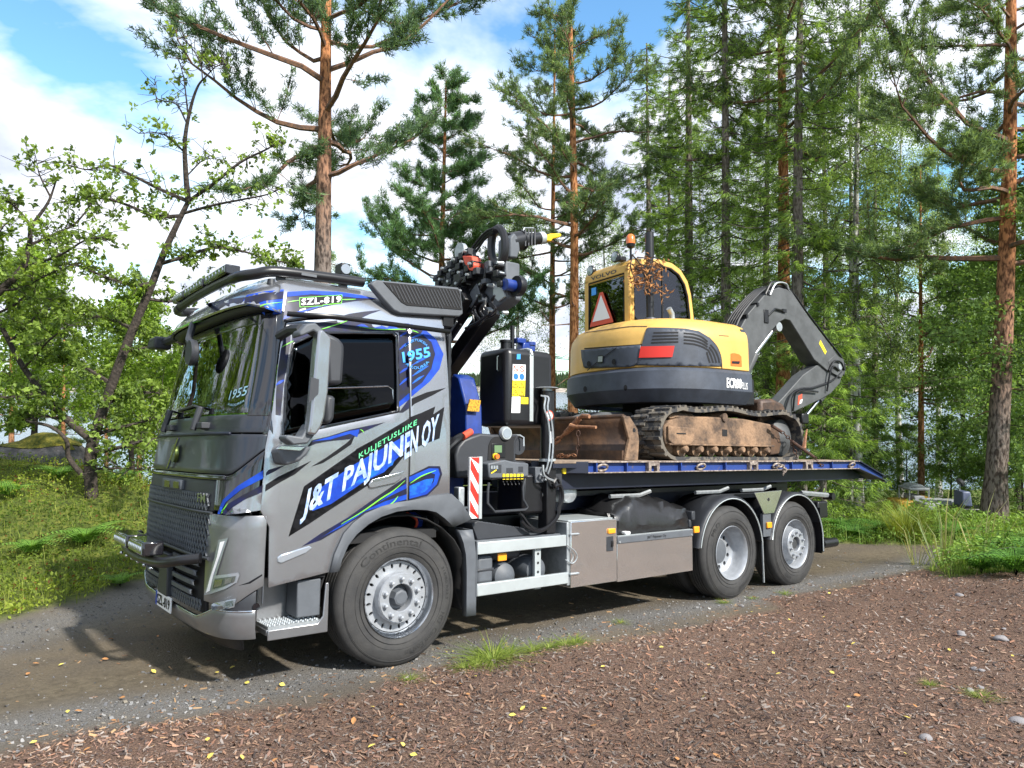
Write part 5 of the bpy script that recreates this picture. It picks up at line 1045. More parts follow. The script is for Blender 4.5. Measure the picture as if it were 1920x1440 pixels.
# warning board with red and white stripes
wb = B(.655, .775, -1.20, -1.17, 1.085, 1.60).build('warning_board', M['white'], truck, bevel=.004)
B(.745, .778, -1.212, -1.17, 1.08, 1.605).build('board_edge', M['alu'], wb, bevel=.004)
for k in range(4):
    z = 1.09 + k * .175; q = [(.66, z + .06), (.743, z - .07), (.743, z + .02), (.66, z + .15)]; q = [(x, min(1.598, max(1.087, zz))) for x, zz in q]
    MB().prism(q, -1.204, -1.2005).build('stripe', M['red'], wb)
B(.56, .62, -1.18, -1.1, 1.18, 1.35).build('clamp', M['galv'], truck, bevel=.01)
# ---------------------------------------------------------------- crane controls behind the cab
cw = P(6, [(120, 1180), (150, 1090), (210, 1020), (290, 985), (380, 955), (500, 965), (780, 968), (780, 1000), (750, 1050), (750, 1240), (860, 1250), (860, 1420), (430, 1420), (140, 1420)], -1.0)
MB().prism(cw, -1.02, -.55).build('control_housing', M['darkp'], truck, bevel=.025, seg=3)
MB().prism(P(6, [(465, 1230), (475, 1080), (500, 1020), (540, 990), (760, 985), (735, 1040), (735, 1235)], -1.02), -1.026, -1.018).build('control_recess', M['matteblack'], truck)
MB().prism(P(6, [(510, 1060), (650, 1060), (650, 1205), (510, 1205)], -1.03), -1.032, -1.026).build('control_panel', M['black'], truck, bevel=.004)
MB().prism(P(6, [(535, 1080), (612, 1080), (612, 1155), (535, 1155)], -1.03), -1.035, -1.031).build('display', M['lcd'], truck)
eb = P(6, [(540, 1195)], -1.03)[0]
MB().cyl((eb[0], -1.03, eb[1]), (eb[0], -1.05, eb[1]), .03, .03, 16).build('stop_collar', M['sticker'], truck); MB().cyl((eb[0], -1.05, eb[1]), (eb[0], -1.075, eb[1]), .024, .022, 16).build('stop_button', M['orange'], truck)
pm = MB().prism(P(7, [(360, 45), (525, 10), (600, 30), (752, 45), (752, 170), (400, 205), (370, 180)], -1.12), -1.16, -1.0).build('control_shelf', M['greyp'], truck, bevel=.012)
lab = P(6, [(495, 1280), (610, 1280), (610, 1365), (495, 1365)], -1.162); MB().prism(lab, -1.1625, -1.1605).build('key_pad', M['darkp'], pm)
for i in range(3): a = P(6, [(500 + i * 27, 1290), (520 + i * 27, 1290), (520 + i * 27, 1325), (500 + i * 27, 1325)], -1.163); MB().prism(a, -1.165, -1.163).build('key', M['galv'], pm)
stx = P(6, [(500, 1365), (555, 1330), (560, 1340), (505, 1375)], -1.163); MB().prism(stx, -1.165, -1.163).build('sticker', M['sticker'], pm)
for q in ([(665, 1315), (730, 1315), (730, 1365), (665, 1365)], [(790, 1300), (835, 1300), (835, 1355), (790, 1355)]): MB().prism(P(6, q, -1.163), -1.164, -1.161).build('cover_plate', M['darkp'], pm)
for i in range(6):
    for z0, z1 in ((1376, 1408), (1422, 1436)): MB().prism(P(6, [(622 + i * 37.5, z0), (648 + i * 37.5, z0), (648 + i * 37.5, z1), (622 + i * 37.5, z1)], -1.165), -1.168, -1.162).build('lever_label', M['sticker'], pm)
MB().tube([(x, -1.20, z) for x, z in P(7, [(420, 190), (770, 180)], -1.2)], .008, 6).build('lever_guard', M['black'], truck)
hp = P(7, [(395, 230), (385, 300), (382, 430), (450, 512), (740, 492), (768, 470), (725, 390), (722, 280), (735, 215)], -1.2)
MB().tube([(x, -1.20, z) for x, z in hp], .012, 8).build('grab_frame', M['darkp'], truck)
for k in range(6): x, z = P(7, [(540 + k * 36, 200)], -1.14)[0]; MB().tube([(x, -1.05, z), (x, -1.13, z - .02), (x, -1.15, z - .05)], .007, 5).build('lever', M['black'], truck)
ol = P(6, [(650, 955)], -1.03)[0]
MB().lathe([(.001, -.012), (.055, -.012), (.062, 0), (.062, .03)], 24, (ol[0], -1.045, ol[1])).build('round_lamp', M['alu'], truck); MB().cyl((ol[0], -1.058, ol[1]), (ol[0], -1.06, ol[1]), .045, .045, 20).build('lens', M['lens'], truck)
# oil tank with strap, stickers
tk = B(1.155, 1.735, -1.05, -.60, 1.88, 2.605).build('oil_tank', M['black'], truck, bevel=.06, seg=4)
st = MB()
for q in ((-1.056, 1.875, 2.61),): st.box(1.43, 1.475, -1.056, -1.0495, 1.93, 2.56).tube([(1.4525, -1.053, 2.55), (1.4525, -1.035, 2.595), (1.4525, -.99, 2.609), (1.4525, -.6, 2.609)], .02, 6)
st.build('strap', M['alu'], tk, bevel=.003)
def sk(q, m, y=-1.0535, name='sticker'): p = P(6, q, -1.052); return MB().prism(p, y - .001, -1.0495).build(name, m, tk)
sk([(727, 238), (860, 243), (857, 405), (725, 405)], M['white']); sk([(725, 406), (857, 406), (852, 570), (720, 570)], M['sticker']); sk([(718, 575), (806, 575), (802, 743), (713, 743)], M['white']); sk([(815, 580), (888, 582), (886, 652), (812, 650)], M['sticker']); sk([(770, 132), (808, 132), (806, 186), (768, 186)], M['sky'])
M['redring'] = mat('prohibition_red', (.6, .08, .04), .5); M['signblue'] = mat('mandatory_blue', (.02, .15, .5), .5)
for (u, v), mm, hole in (((760, 282), 'redring', 1), ((824, 288), 'redring', 1), ((760, 365), 'signblue', 0), ((822, 368), 'signblue', 0)):
    c_ = P(6, [(u, v)], -1.0545)[0]; pr = [(.021 if hole else .001, -1.0552), (.030, -1.0552)]
    MB().lathe(pr, 20, (c_[0], 0, c_[1])).build('symbol', M[mm], tk)
    if hole: MB().tube([(c_[0] - .017, -1.0555, c_[1] + .017), (c_[0] + .017, -1.0555, c_[1] - .017)], .004, 4).build('symbol', M[mm], tk)
for u, v in ((755, 450), (820, 455), (755, 530), (820, 535)):
    t3 = P(6, [(u - 26, v + 26), (u + 26, v + 26), (u, v - 26)], -1.0545); t4 = P(6, [(u - 17, v + 20), (u + 17, v + 20), (u, v - 14)], -1.0545)
    MB().tube([(x, -1.055, z) for x, z in t3 + t3[:1]], .0035, 4).build('symbol', M['black'], tk); MB().cyl((t4[2][0], -1.0545, t4[2][1] - .012), (t4[2][0], -1.056, t4[2][1] - .012), .005, .005, 8).build('symbol', M['black'], tk)
for k in range(5): q = P(6, [(725, 590 + k * 30), (795 - 12 * (k % 3), 590 + k * 30)], -1.0545); MB().tube([(q[0][0], -1.0548, q[0][1]), (q[1][0], -1.0548, q[1][1])], .0025, 4).build('print_line', M['greyp'], tk)
for z in (2.39, 2.53): pass
MB().tube([(1.154, -.93, 2.53), (1.14, -.93, 2.52), (1.14, -.93, 2.40), (1.154, -.93, 2.39)], .006, 6).build('sight_glass', M['lensd'], tk)
# filler, breather and blue fittings on the tank
MB().cyl((1.30, -.85, 2.60), (1.30, -.85, 2.68), .05).cyl((1.30, -.85, 2.68), (1.30, -.85, 2.70), .06).build('filler_cap', M['black'], tk)
MB().cyl((1.42, -.8, 2.62), (1.42, -.8, 2.86), .022).build('breather', M['black'], tk)
MB().prism([(1.48, 2.61), (1.60, 2.61), (1.57, 2.70), (1.5, 2.70)], -.88, -.78).box(1.43, 1.54, -.87, -.79, 2.69, 2.74).build('blue_bracket', M['cblue'], tk, bevel=.01)
MB().cyl((1.64, -.8, 2.60), (1.64, -.8, 2.68), .055).cyl((1.64, -.8, 2.69), (1.64, -.8, 2.72), .06).build('return_filter', M['cblue'], tk)
# stabiliser leg
lg = MB().box(1.555, 1.67, -1.16, -1.03, .9, 1.57).build('stabiliser_leg', M['black'], truck, bevel=.01)
MB().cyl((1.612, -1.10, 1.57), (1.612, -1.10, 2.22), .065).build('leg_cylinder', M['black'], lg); MB().cyl((1.612, -1.10, 1.56), (1.612, -1.10, 1.585), .078).build('leg_collar', M['alu'], lg)
MB().lathe([(.115, 0), (.10, .008), (.02, .012), (.001, .012)], 28, (1.605, -1.10, 2.245), 'z').lathe([(.001, -.004), (.115, 0)], 28, (1.605, -1.10, 2.245), 'z').cyl((1.605, -1.10, 2.20), (1.605, -1.10, 2.245), .05).build('leg_foot', M['galv'], lg)
for dx in (0, .04): MB().tube(smooth_path([(1.50 + dx, -1.13, 2.17), (1.53 + dx, -1.16, 2.15), (1.51 + dx, -1.17, 2.05), (1.55 + dx, -1.18, 1.93), (1.57 + dx, -1.18, 1.75), (1.55 + dx, -1.18, 1.55), (1.52 + dx, -1.15, 1.42)], 4), .009, 6).build('hydraulic_pipe', M['galv'], lg)
c_ = P(6, [(1108, 770)], -1.17)[0]; MB().lathe([(.001, -1.171), (.048, -1.171)], 20, (c_[0], 0, c_[1])).build('sign_disc', M['white'], lg); MB().lathe([(.038, -1.173), (.048, -1.173)], 20, (c_[0], 0, c_[1])).build('sign_ring', M['redring'], lg)
B(1.58, 1.615, -1.168, -1.16, 1.73, 1.84).build('reflector', M['white'], lg)
fl = P(7, [(972, 345)], -1.1)[0]
MB().lathe([(.12, -.98), (.10, -1.06), (.09, -1.10), (.001, -1.10)], 24, (fl[0] - .02, 0, fl[1])).build('slew_gearbox', M['black'], truck); MB().lathe([(.001, -1.112), (.072, -1.112), (.078, -1.10)], 24, (fl[0], 0, fl[1])).build('gearbox_cover', M['alu'], truck)
MB().prism(P(7, [(830, 80), (900, 80), (920, 230), (830, 235)], -1.1), -1.12, -1.02).build('valve_block', M['greyp'], truck, bevel=.006)
B(1.32, 1.60, -1.10, -.7, 1.08, 1.45).build('crane_foot', M['black'], truck, bevel=.03)
for k in range(9):
    a = random.random(); x, z = P(7, [(880 + 120 * a, 100 + 130 * random.random())], -1.12)[0]; MB().cyl((x, -1.08, z), (x + .05 * (random.random() - .3), -1.15, z + .03 * random.random()), .013, .011, 8).build('hose_fitting', M['galv'], truck)
B(1.70, 1.78, -1.12, -1.08, 1.33, 1.52).build('lamp_bracket', M['darkp'], truck, bevel=.006); c_ = P(7, [(1125, 118)], -1.13)[0]; MB().lathe([(.001, -1.135), (.028, -1.132), (.03, -1.12)], 18, (c_[0], 0, c_[1])).build('yellow_cap', M['sticker'], truck)
# black hoses hanging in loops
for k, q in enumerate(([(1010, 250), (1060, 190), (1095, 300), (1085, 430), (1070, 540), (1000, 640), (880, 690), (790, 640), (730, 560), (690, 520)], [(1000, 280), (1075, 260), (1100, 380), (1060, 480), (1050, 560), (960, 660), (860, 700), (760, 660), (700, 600)], [(900, 120), (960, 180), (990, 230), (1020, 280)], [(880, 60), (890, 150), (930, 190), (980, 210)])):
    MB().tube(smooth_path([(x, -1.16 - .02 * k, z) for x, z in P(7, q, -1.17)], 4), .016 if k < 2 else .011, 6).build('hose', M['black'] if k < 3 else M['galv'], truck)
MB().lathe([(.001, -1.02), (.055, -1.02), (.095, -1.0), (.10, -.98), (.10, -.4)], 24, (1.99, 0, 1.255)).build('air_cylinder', M['galv'], truck)
MB().cyl((1.36, -.85, 1.70), (1.36, -.98, 1.70), .085, .08, 24).build('motor', M['darkp'], truck); MB().tube([(1.22, -.95, 1.80), (1.36, -1.0, 1.80), (1.38, -1.03, 1.78), (1.38, -1.03, 1.70)], .009, 6).build('hydraulic_pipe', M['galv'], truck)
for k in range(3): MB().tube(smooth_path([(.47, -.95 + k * .05, 1.45), (.52, -1.0 + k * .04, 1.62), (.64, -1.02, 1.74 + k * .012), (.80, -.95, 1.80), (.95, -.8, 1.84)], 5), .026, 8).build('hose', M['black'], truck)
MB().cyl((.70, -1.02, 1.775), (.82, -.97, 1.82), .032, .032, 12).build('hose_clamp', M['redring'], truck)
MB().tube(smooth_path([(.452, -1.16, 1.35 + .1 * k) for k in range(14)], 2), [.018 + .005 * (k % 2) for k in range(27)], 8).build('snorkel_hose', M['black'], truck)
B(.43, .47, -1.12, -.9, 1.3, 2.62).build('cab_rear_seal', M['black'], truck)
# wiring in the front arch
for k, m_ in enumerate(('redring', 'cblue', 'cblue', 'black', 'black', 'galv')):
    MB().tube(smooth_path([(.20 + .03 * k, -.95, 1.14), (.25 + .025 * k, -1.02, 1.09), (.27 + .02 * k, -.98, 1.02), (.26 + .03 * k, -.9, .95)], 4), .011, 6).build('cable', M[m_], truck)
# ---------------------------------------------------------------- the crane, folded behind the cab
crane = B(.72, 1.12, -.45, .45, 1.0, 1.5).prism([(-.30, 1.5), (.30, 1.5), (.22, 2.25), (-.12, 2.25)], .74, 1.08, 'x').build('crane', M['cblue'], truck, bevel=.02)
MB().prism([(-.62, 1.45), (-.95, 1.45), (-.92, 2.05), (-.80, 2.32), (-.70, 2.36), (-.62, 2.2)], .80, .98, 'x').build('crane_column', M['cblue'], crane, bevel=.015)
s6 = P(6, [(278, 600), (392, 612), (375, 732), (252, 722)], -.96); MB().prism(s6, -.966, -.955).build('sticker', M['gold'], crane)
def beam(name, y0, z0, y1, z1, x0, x1, h, m, bev=.01):
    d = Vector((0, y1 - y0, z1 - z0)); l = d.length; an = math.atan2(z1 - z0, y1 - y0)
    mt = Matrix.Translation((0, y0, z0)) @ Matrix.Rotation(an, 4, 'X')
    return MB().box(x0, x1, 0, l, -h / 2, h / 2, mt).build(name, m, crane, bevel=bev)
beam('inner_boom', .55, 1.9, -.98, 3.05, .70, .86, .16, M['black']); beam('outer_boom', .55, 1.75, -1.10, 2.92, .88, 1.02, .14, M['black'])
beam('extension', .5, 2.05, -.92, 3.22, .72, .82, .13, M['black']); beam('extension', .5, 2.2, -.72, 3.24, .74, .80, .10, M['darkp'])
for k in range(13): MB().tube([(.68 - .014 * (k % 4), .3, 1.80 + k * .034), (.68 - .014 * (k % 3), -.5, 2.38 + k * .034), (.68 - .01 * (k % 2), -1.0 + .05 * (k % 3), 2.76 + k * .034)], .009 + .005 * (k % 3 == 0), 6).build('crane_pipe', M['galv'] if k % 4 == 1 else M['black'], crane)
rs = random.Random(9)
for k in range(26):
    u, v = 430 + rs.random() * 330, 480 + rs.random() * 480; a, b = [tuple(onX(p, q, .82)[[1, 2]]) for p, q in zm(5, [(u, v)])][0]
    if k % 3: MB().cyl((.84, a, b), (.79 - .03 * rs.random(), a, b), .012 + .012 * rs.random(), .012, 8).build('bolt', M['galv'] if k % 2 else M['black'], crane)
    else: MB().box(.775, .84, a - .03, a + .03, b - .02 - .02 * rs.random(), b + .02).build('valve', M['black'] if k % 2 else M['greyp'], crane, bevel=.005)
for k in range(9):
    u, v = 440 + k * 32, 940 - k * 18; q = [(u, v), (u + 30 - 70 * rs.random(), v + 60), (u + 60 * rs.random(), v + 130), (u - 80 + 40 * rs.random(), v + 190)]
    MB().tube(smooth_path([(.66 - .02 * (k % 3), *onX(p, r__, .66)[[1, 2]]) for p, r__ in zm(5, q)], 4), .010 + .004 * (k % 2), 6).build('hose', M['black'], crane)
MB().tube(smooth_path([(.64, -.85, 2.98), (.63, -.6, 2.78), (.63, -.42, 2.58), (.63, -.46, 2.52), (.63, -.62, 2.62), (.64, -.92, 2.88)], 4), .012, 6).build('crane_pipe', M['galv'], crane)
# knuckle block, stacked extension ends, valve clusters
KN = lambda q, x=.84: [tuple(onX(a, b, x)[[1, 2]]) for a, b in zm(5, q)]
MB().prism(KN([(590, 640), (640, 470), (745, 450), (745, 640), (760, 810), (700, 870), (600, 930), (540, 830), (530, 690)]), .86, 1.02, 'x').build('knuckle', M['greyp'], crane, bevel=.015)
MB().prism(KN([(610, 640), (640, 480), (735, 470), (715, 620), (690, 665)]), .848, .859, 'x').build('knuckle_plate', M['black'], crane)
MB().prism(KN([(640, 690), (720, 680), (755, 800), (690, 850), (640, 800)]), .838, .858, 'x').build('knuckle_plate', M['alu'], crane, bevel=.004)
MB().prism(KN([(420, 560), (600, 470), (590, 660), (540, 760), (540, 860), (470, 930), (400, 980), (380, 740)]), .80, .98, 'x').build('boom_head', M['black'], crane, bevel=.015)
MB().prism(KN([(530, 680), (560, 790), (470, 920), (430, 900), (470, 760)]), .785, .799, 'x').build('head_plate', M['greyp'], crane, bevel=.006)
rs = random.Random(3)
for i in range(7):
    for j in range(4):
        u, v = 165 + i * 52 + j * 28, 640 - i * 42 + j * 62; a, b = KN([(u, v)])[0]
        MB().box(.74 - .03 * rs.random(), .82, a - .032, a + .032, b - .03, b + .03).build('extension_end', M['black'] if (i + j) % 3 else M['darkp'], crane, bevel=.006)
        if (i + j) % 2 == 0: MB().cyl((.73, a, b), (.685, a - .01, b), .013, .013, 8).build('pin', M['galv'], crane)
MB().prism(KN([(445, 430), (540, 432), (560, 520), (545, 575), (515, 570), (470, 510)]), .72, .82, 'x').build('red_guard', M['redring'], crane, bevel=.008)
c_ = KN([(400, 380)])[0]; MB().cyl((.74, *c_), (.78, *c_), .075, .075, 24).build('round_plate', M['galv'], crane)
c_ = KN([(790, 690)])[0]; MB().lathe([(.001, .80), (.05, .80), (.05, .90), (.001, .90)], 28, (0, *c_), 'x').build('hose_reel', M['cblue'], crane); MB().lathe([(.001, .90), (.085, .90), (.09, .93), (.085, .96), (.001, .96)], 28, (0, c_[0] - .02, c_[1]), 'x').build('reel_flange', M['black'], crane)
# rotator arm with hose loop, jib end and hook
c1 = KN([(680, 320)])[0]; ring = [(.85, c1[0] + .105 * math.cos(a) * .95, c1[1] + .165 * math.sin(a) + .02 * math.cos(a)) for a in np.linspace(R(-110), R(235), 22)]
MB().tube(ring, .036, 8).build('hose_loop', M['black'], crane)
for k in range(3): MB().tube(smooth_path([(.82, *KN([(380 - 10 * k, 470 + 20 * k)])[0]), (.82, *KN([(470 + 8 * k, 320 + 30 * k)])[0]), (.82, *KN([(580, 190 + 30 * k)])[0]), (.82, *KN([(660, 150 + 22 * k)])[0])], 5), .012, 6).build('hose', M['black'], crane)
def YV(q, y=-.98): return [tuple(onY(a, b, y)[[0, 2]]) for a, b in zm(5, q)]
MB().prism(YV([(750, 250), (790, 205), (835, 270), (845, 370), (820, 450), (745, 440)]), -1.07, -.88).build('rotator_block', M['greyp'], crane, bevel=.015)
a, b, c2, d2 = YV([(800, 285), (905, 262), (1085, 240), (1120, 235)]); A3 = [(p[0], -.98, p[1]) for p in (a, b, c2, d2)]
MB().tube([A3[0], A3[1]], .092, 18).tube([A3[1], tuple(np.array(A3[1]) * .9 + np.array(A3[2]) * .1)], .098, 18).build('rotator_motor', M['black'], crane)
MB().tube([A3[1], A3[2]], .060, 18).build('jib_end', M['black'], crane); MB().tube([tuple(np.array(A3[2]) * .96 + np.array(A3[1]) * .04), A3[3]], .062, 18).build('jib_ring', M['alu'], crane)
hk = YV([(1110, 225), (1180, 200), (1270, 196), (1288, 215), (1270, 235), (1200, 250), (1185, 278), (1120, 268)]); MB().prism(hk, -1.01, -.95).build('hook', M['hook'], crane, bevel=.012)
lk = YV([(945, 140), (1030, 140), (1042, 165), (1030, 188), (945, 188), (930, 165)]); MB().tube([(x, -.98, z) for x, z in lk + lk[:1]], .006, 6).build('shackle', M['galv'], crane)
for u in (900, 930, 960, 990): p = YV([(u, 255 - (u - 900) * .1)])[0]; MB().cyl((p[0], -1.06, p[1] - .08), (p[0], -1.06, p[1] + .08), .010, .010, 6).build('pin', M['darkp'], crane)

# ---------------------------------------------------------------- rear wings, rear end
def wing(cx, x0, x1, zb0, zb1):
    n = 22; Pg = []
    for i in range(n + 1):
        a = math.pi - math.pi * i / n; r1 = .635
        x = cx + r1 * math.cos(a); z = .535 + r1 * math.sin(a)
        if i == 0: z = zb0
        if i == n: z = zb1
        z = max(z, zb0 if a > math.pi / 2 else zb1)
        Pg.append([(x, -.70, z), (x, -1.20, z), (cx + (x - cx) * .995, -1.235, z - .006), (cx + (x - cx) * .955, -1.25, .535 + (z - .535) * .965), (cx + (x - cx) * .935, -1.245, .535 + (z - .535) * .945)])
    w = MB().grid(Pg).build('wing', M['darkp'], truck, smooth=60, solid=.008)
    MB().tube([p[4] for p in Pg], .008, 6).build('wing_edge', M['alu'], w)
    Pm = [[(p[0], -p[1], p[2]) for p in row] for row in Pg]; MB().grid(Pm).build('wing', M['darkp'], truck, smooth=60, solid=.008)
wing(WB + .005, 0, 0, .63, .60); wing(WB + 1.40, 0, 0, .62, .38)
tp_ = [(4.743, 1.187), (5.336, 1.201), (5.146, .935), (4.931, .933)]
MB().prism(tp_, -1.252, -1.238).build('wing_plate', M['steel'], truck, bevel=.002); MB().cyl((5.03, -1.256, 1.10), (5.03, -1.25, 1.10), .02).build('plate_hole', M['matteblack'], truck)
B(4.93, 5.10, -1.235, -1.20, .66, .932).build('wing_gusset', M['greyp'], truck); B(4.985, 5.085, -1.262, -1.235, .76, .83).build('side_marker', M['amber'], truck, bevel=.008)
MB().tube([(4.955, -1.2, .62), (4.97, -1.2, .12)], .012, 5).build('flap_rod', M['galv'], truck)
B(4.5, 6.0, -.9, .9, 1.10, 1.16).build('wing_top', M['darkp'], truck)
B(6.28, 6.31, -1.22, -.72, .36, .95).build('mud_flap', M['black'], truck); B(6.62, 6.72, -1.15, 1.15, .40, .52).build('rear_bumper', M['black'], truck, bevel=.02)
MB().cyl((6.45, -1.13, .46), (6.80, -1.13, .46), .062, .062, 20).build('buffer', M['black'], truck)
MB().tube([(6.2, -1.0, 1.13), (6.85, -1.05, 1.08)], .035, 6).build('tail_arm', M['galv'], truck); MB().cyl((6.84, -1.12, 1.07), (6.84, -.98, 1.07), .05).build('tail_roller', M['black'], truck); B(6.35, 6.6, -1.16, -.9, .80, 1.02).build('tail_lamp', M['black'], truck, bevel=.02)
# hook-lift frame under the platform
for s in (-1, 1): B(1.2, 6.4, s * .5 - .06, s * .5 + .06, 1.04, 1.26).build('lift_frame', M['dkblue'], truck, bevel=.01)
B(1.9, 6.3, -.75, .75, 1.20, 1.25).build('lift_plate', M['black'], truck)
for x in (2.9, 4.3, 5.2): MB().tube([(x - .35, -1.0, 1.20), (x + .1, -1.0, 1.20), (x + .25, -1.02, 1.24)], .022, 6).build('latch_bar', M['galv'], truck)
MB().cyl((6.25, -.7, 1.22), (6.25, .7, 1.22), .14).build('tail_roller', M['black'], truck)
# ================================================================ flat platform on the hook-lift frame
DZ = 1.565
plat = thing('flatbed_platform', 'blue steel flatbed platform with sloping tail on the truck', 'platform', TRUCK @ Matrix.Translation((2.0, 0, 1.26)))
OX, OZ = 2.0, 1.26
def pb(mb): mb.v = [(x - OX, y, z - OZ) for x, y, z in mb.v]; return mb
for s in (-1, 1):
    pb(MB().box(2.0, 7.36, s * 1.20 - .006, s * 1.20 + .006, 1.456, 1.555)).build('side_web', M['dblue'], plat)
    for z0, z1, y1 in ((1.548, 1.562, 1.25), (1.446, 1.458, 1.25)): pb(MB().box(2.0, 7.36, *sorted((s * 1.20, s * y1)), z0, z1)).build('side_flange', M['worn'], plat, bevel=.003)
    pb(MB().prism([(1.54, s * .95), (2.0, s * 1.25), (2.0, s * 1.2), (1.58, s * .92)], 1.448, 1.560, 'z')).build('front_cheek', M['dkblue'], plat, bevel=.004)
    pb(MB().prism([(7.36, 1.450), (7.36, 1.560), (8.115, 1.338), (8.09, 1.285)], *sorted((s * 1.20, s * 1.21)))).build('tail_web', M['dblue'], plat)
    pb(MB().prism([(7.36, 1.562), (7.36, 1.550), (8.12, 1.328), (8.12, 1.342)], *sorted((s * 1.18, s * 1.25)))).build('tail_flange', M['dkblue'], plat); pb(MB().prism([(7.32, 1.458), (7.32, 1.446), (8.09, 1.272), (8.09, 1.285)], *sorted((s * 1.18, s * 1.25)))).build('tail_flange', M['dkblue'], plat)
    for x in (2.95, 4.75, 6.0): 
        pb(MB().box(x - .085, x - .045, *sorted((s * 1.2, s * 1.252)), 1.458, 1.548).box(x + .045, x + .085, *sorted((s * 1.2, s * 1.252)), 1.458, 1.548).box(x - .05, x + .05, *sorted((s * 1.2, s * 1.252)), 1.515, 1.548)).build('stake_pocket', M['worn'], plat, bevel=.003)
    for x in (2.20, 3.75, 5.25, 7.15):
        pts = [(x + .07 * math.cos(a), s * (1.235 + .02 * math.sin(a)), 1.50 + .03 * math.sin(a)) for a in np.linspace(0, 2 * math.pi, 15)]; pb(MB().tube(pts, .013, 6)).build('lashing_ring', M['worn'], plat)
    for x in (2.12, 2.55, 3.4, 4.2, 5.6, 6.6): pb(MB().box(x - .008, x + .008, *sorted((s * 1.2, s * 1.245)), 1.458, 1.548)).build('web_rib', M['dblue'], plat)
pb(B(1.6, 7.36, -1.19, 1.19, 1.50, 1.54)).build('deck_base', M['dkblue'], plat)
pb(MB().prism([(7.36, 1.50), (7.36, 1.54), (8.09, 1.325), (8.09, 1.285)], -1.19, 1.19)).build('tail_floor', M['dkblue'], plat)
for i in range(12): pb(B(1.62, 7.355, -1.185 + i * .198, -1.185 + i * .198 + .192, 1.541, 1.566 + .002 * (i % 3))).build('plank', M['wood'], plat, bevel=.003)
for y in (-.62, .62): pb(MB().prism([(1.55, 1.29), (6.3, 1.29), (7.9, 1.30), (7.36, 1.46), (1.55, 1.46)], y - .45, y + .30 if y < 0 else y + .45)).build('long_beam', M['dkblue'], plat, bevel=.006)
# black tarpaulin over a load on the chassis
tarp = thing('tarpaulin', 'shiny black plastic tarpaulin wrapped over a bulky load above the side guard', 'tarpaulin', TRUCK @ Matrix.Translation((3.05, -.85, .80)))
TJ = np.random.default_rng(12).normal(0, 1, (17, 13, 2)) * np.array([.016, .016])
def tarp_pt(u, v):
    # u along x, v from the bottom of the near face up and over to the back
    x = 2.42 + 1.26 * u; top = 1.17 + .03 * math.sin(5 * u) - .10 * max(0, u - .72) / .28 - .16 * max(0, .16 - u) / .16
    prof = [(-1.16, .80), (-1.18, .92), (-1.15, 1.03), (-1.05, top), (-.72, top + .03), (-.55, .95), (-.5, .8)]
    k = v * 6; i = min(5, int(k)); f = k - i; y = prof[i][0] * (1 - f) + prof[i + 1][0] * f; z = prof[i][1] * (1 - f) + prof[i + 1][1] * f
    ku, kv = u * 15, v * 11; iu, iv = min(14, int(ku)), min(10, int(kv)); fu, fv = ku - iu, kv - iv; J_ = TJ
    q = (J_[iu][iv] * (1 - fu) + J_[iu + 1][iv] * fu) * (1 - fv) + (J_[iu][iv + 1] * (1 - fu) + J_[iu + 1][iv + 1] * fu) * fv
    y += q[0]; z += q[1] * (v > .12)
    if u < .02 or u > .98: y += .05
    return (x - 3.05, y + .85, z - .80)
nu, nv = 15, 11
MB().grid([[tarp_pt(i / nu, j / nv) for j in range(nv + 1)] for i in range(nu + 1)]).build('cover', M['tarp'], tarp, smooth=32)
B(-.55, .55, -.20, .3, .02, .26).build('load', M['matteblack'], tarp)
for u in (.02, .98): MB().grid([[tuple(a * (1 - f) + b * f for a, b in zip(tarp_pt(u, 1 - v), tarp_pt(u, v))) for f in np.linspace(0, 1, 6)] for v in np.linspace(.0, .5, 10)]).build('end_fold', M['tarp'], tarp, smooth=80)

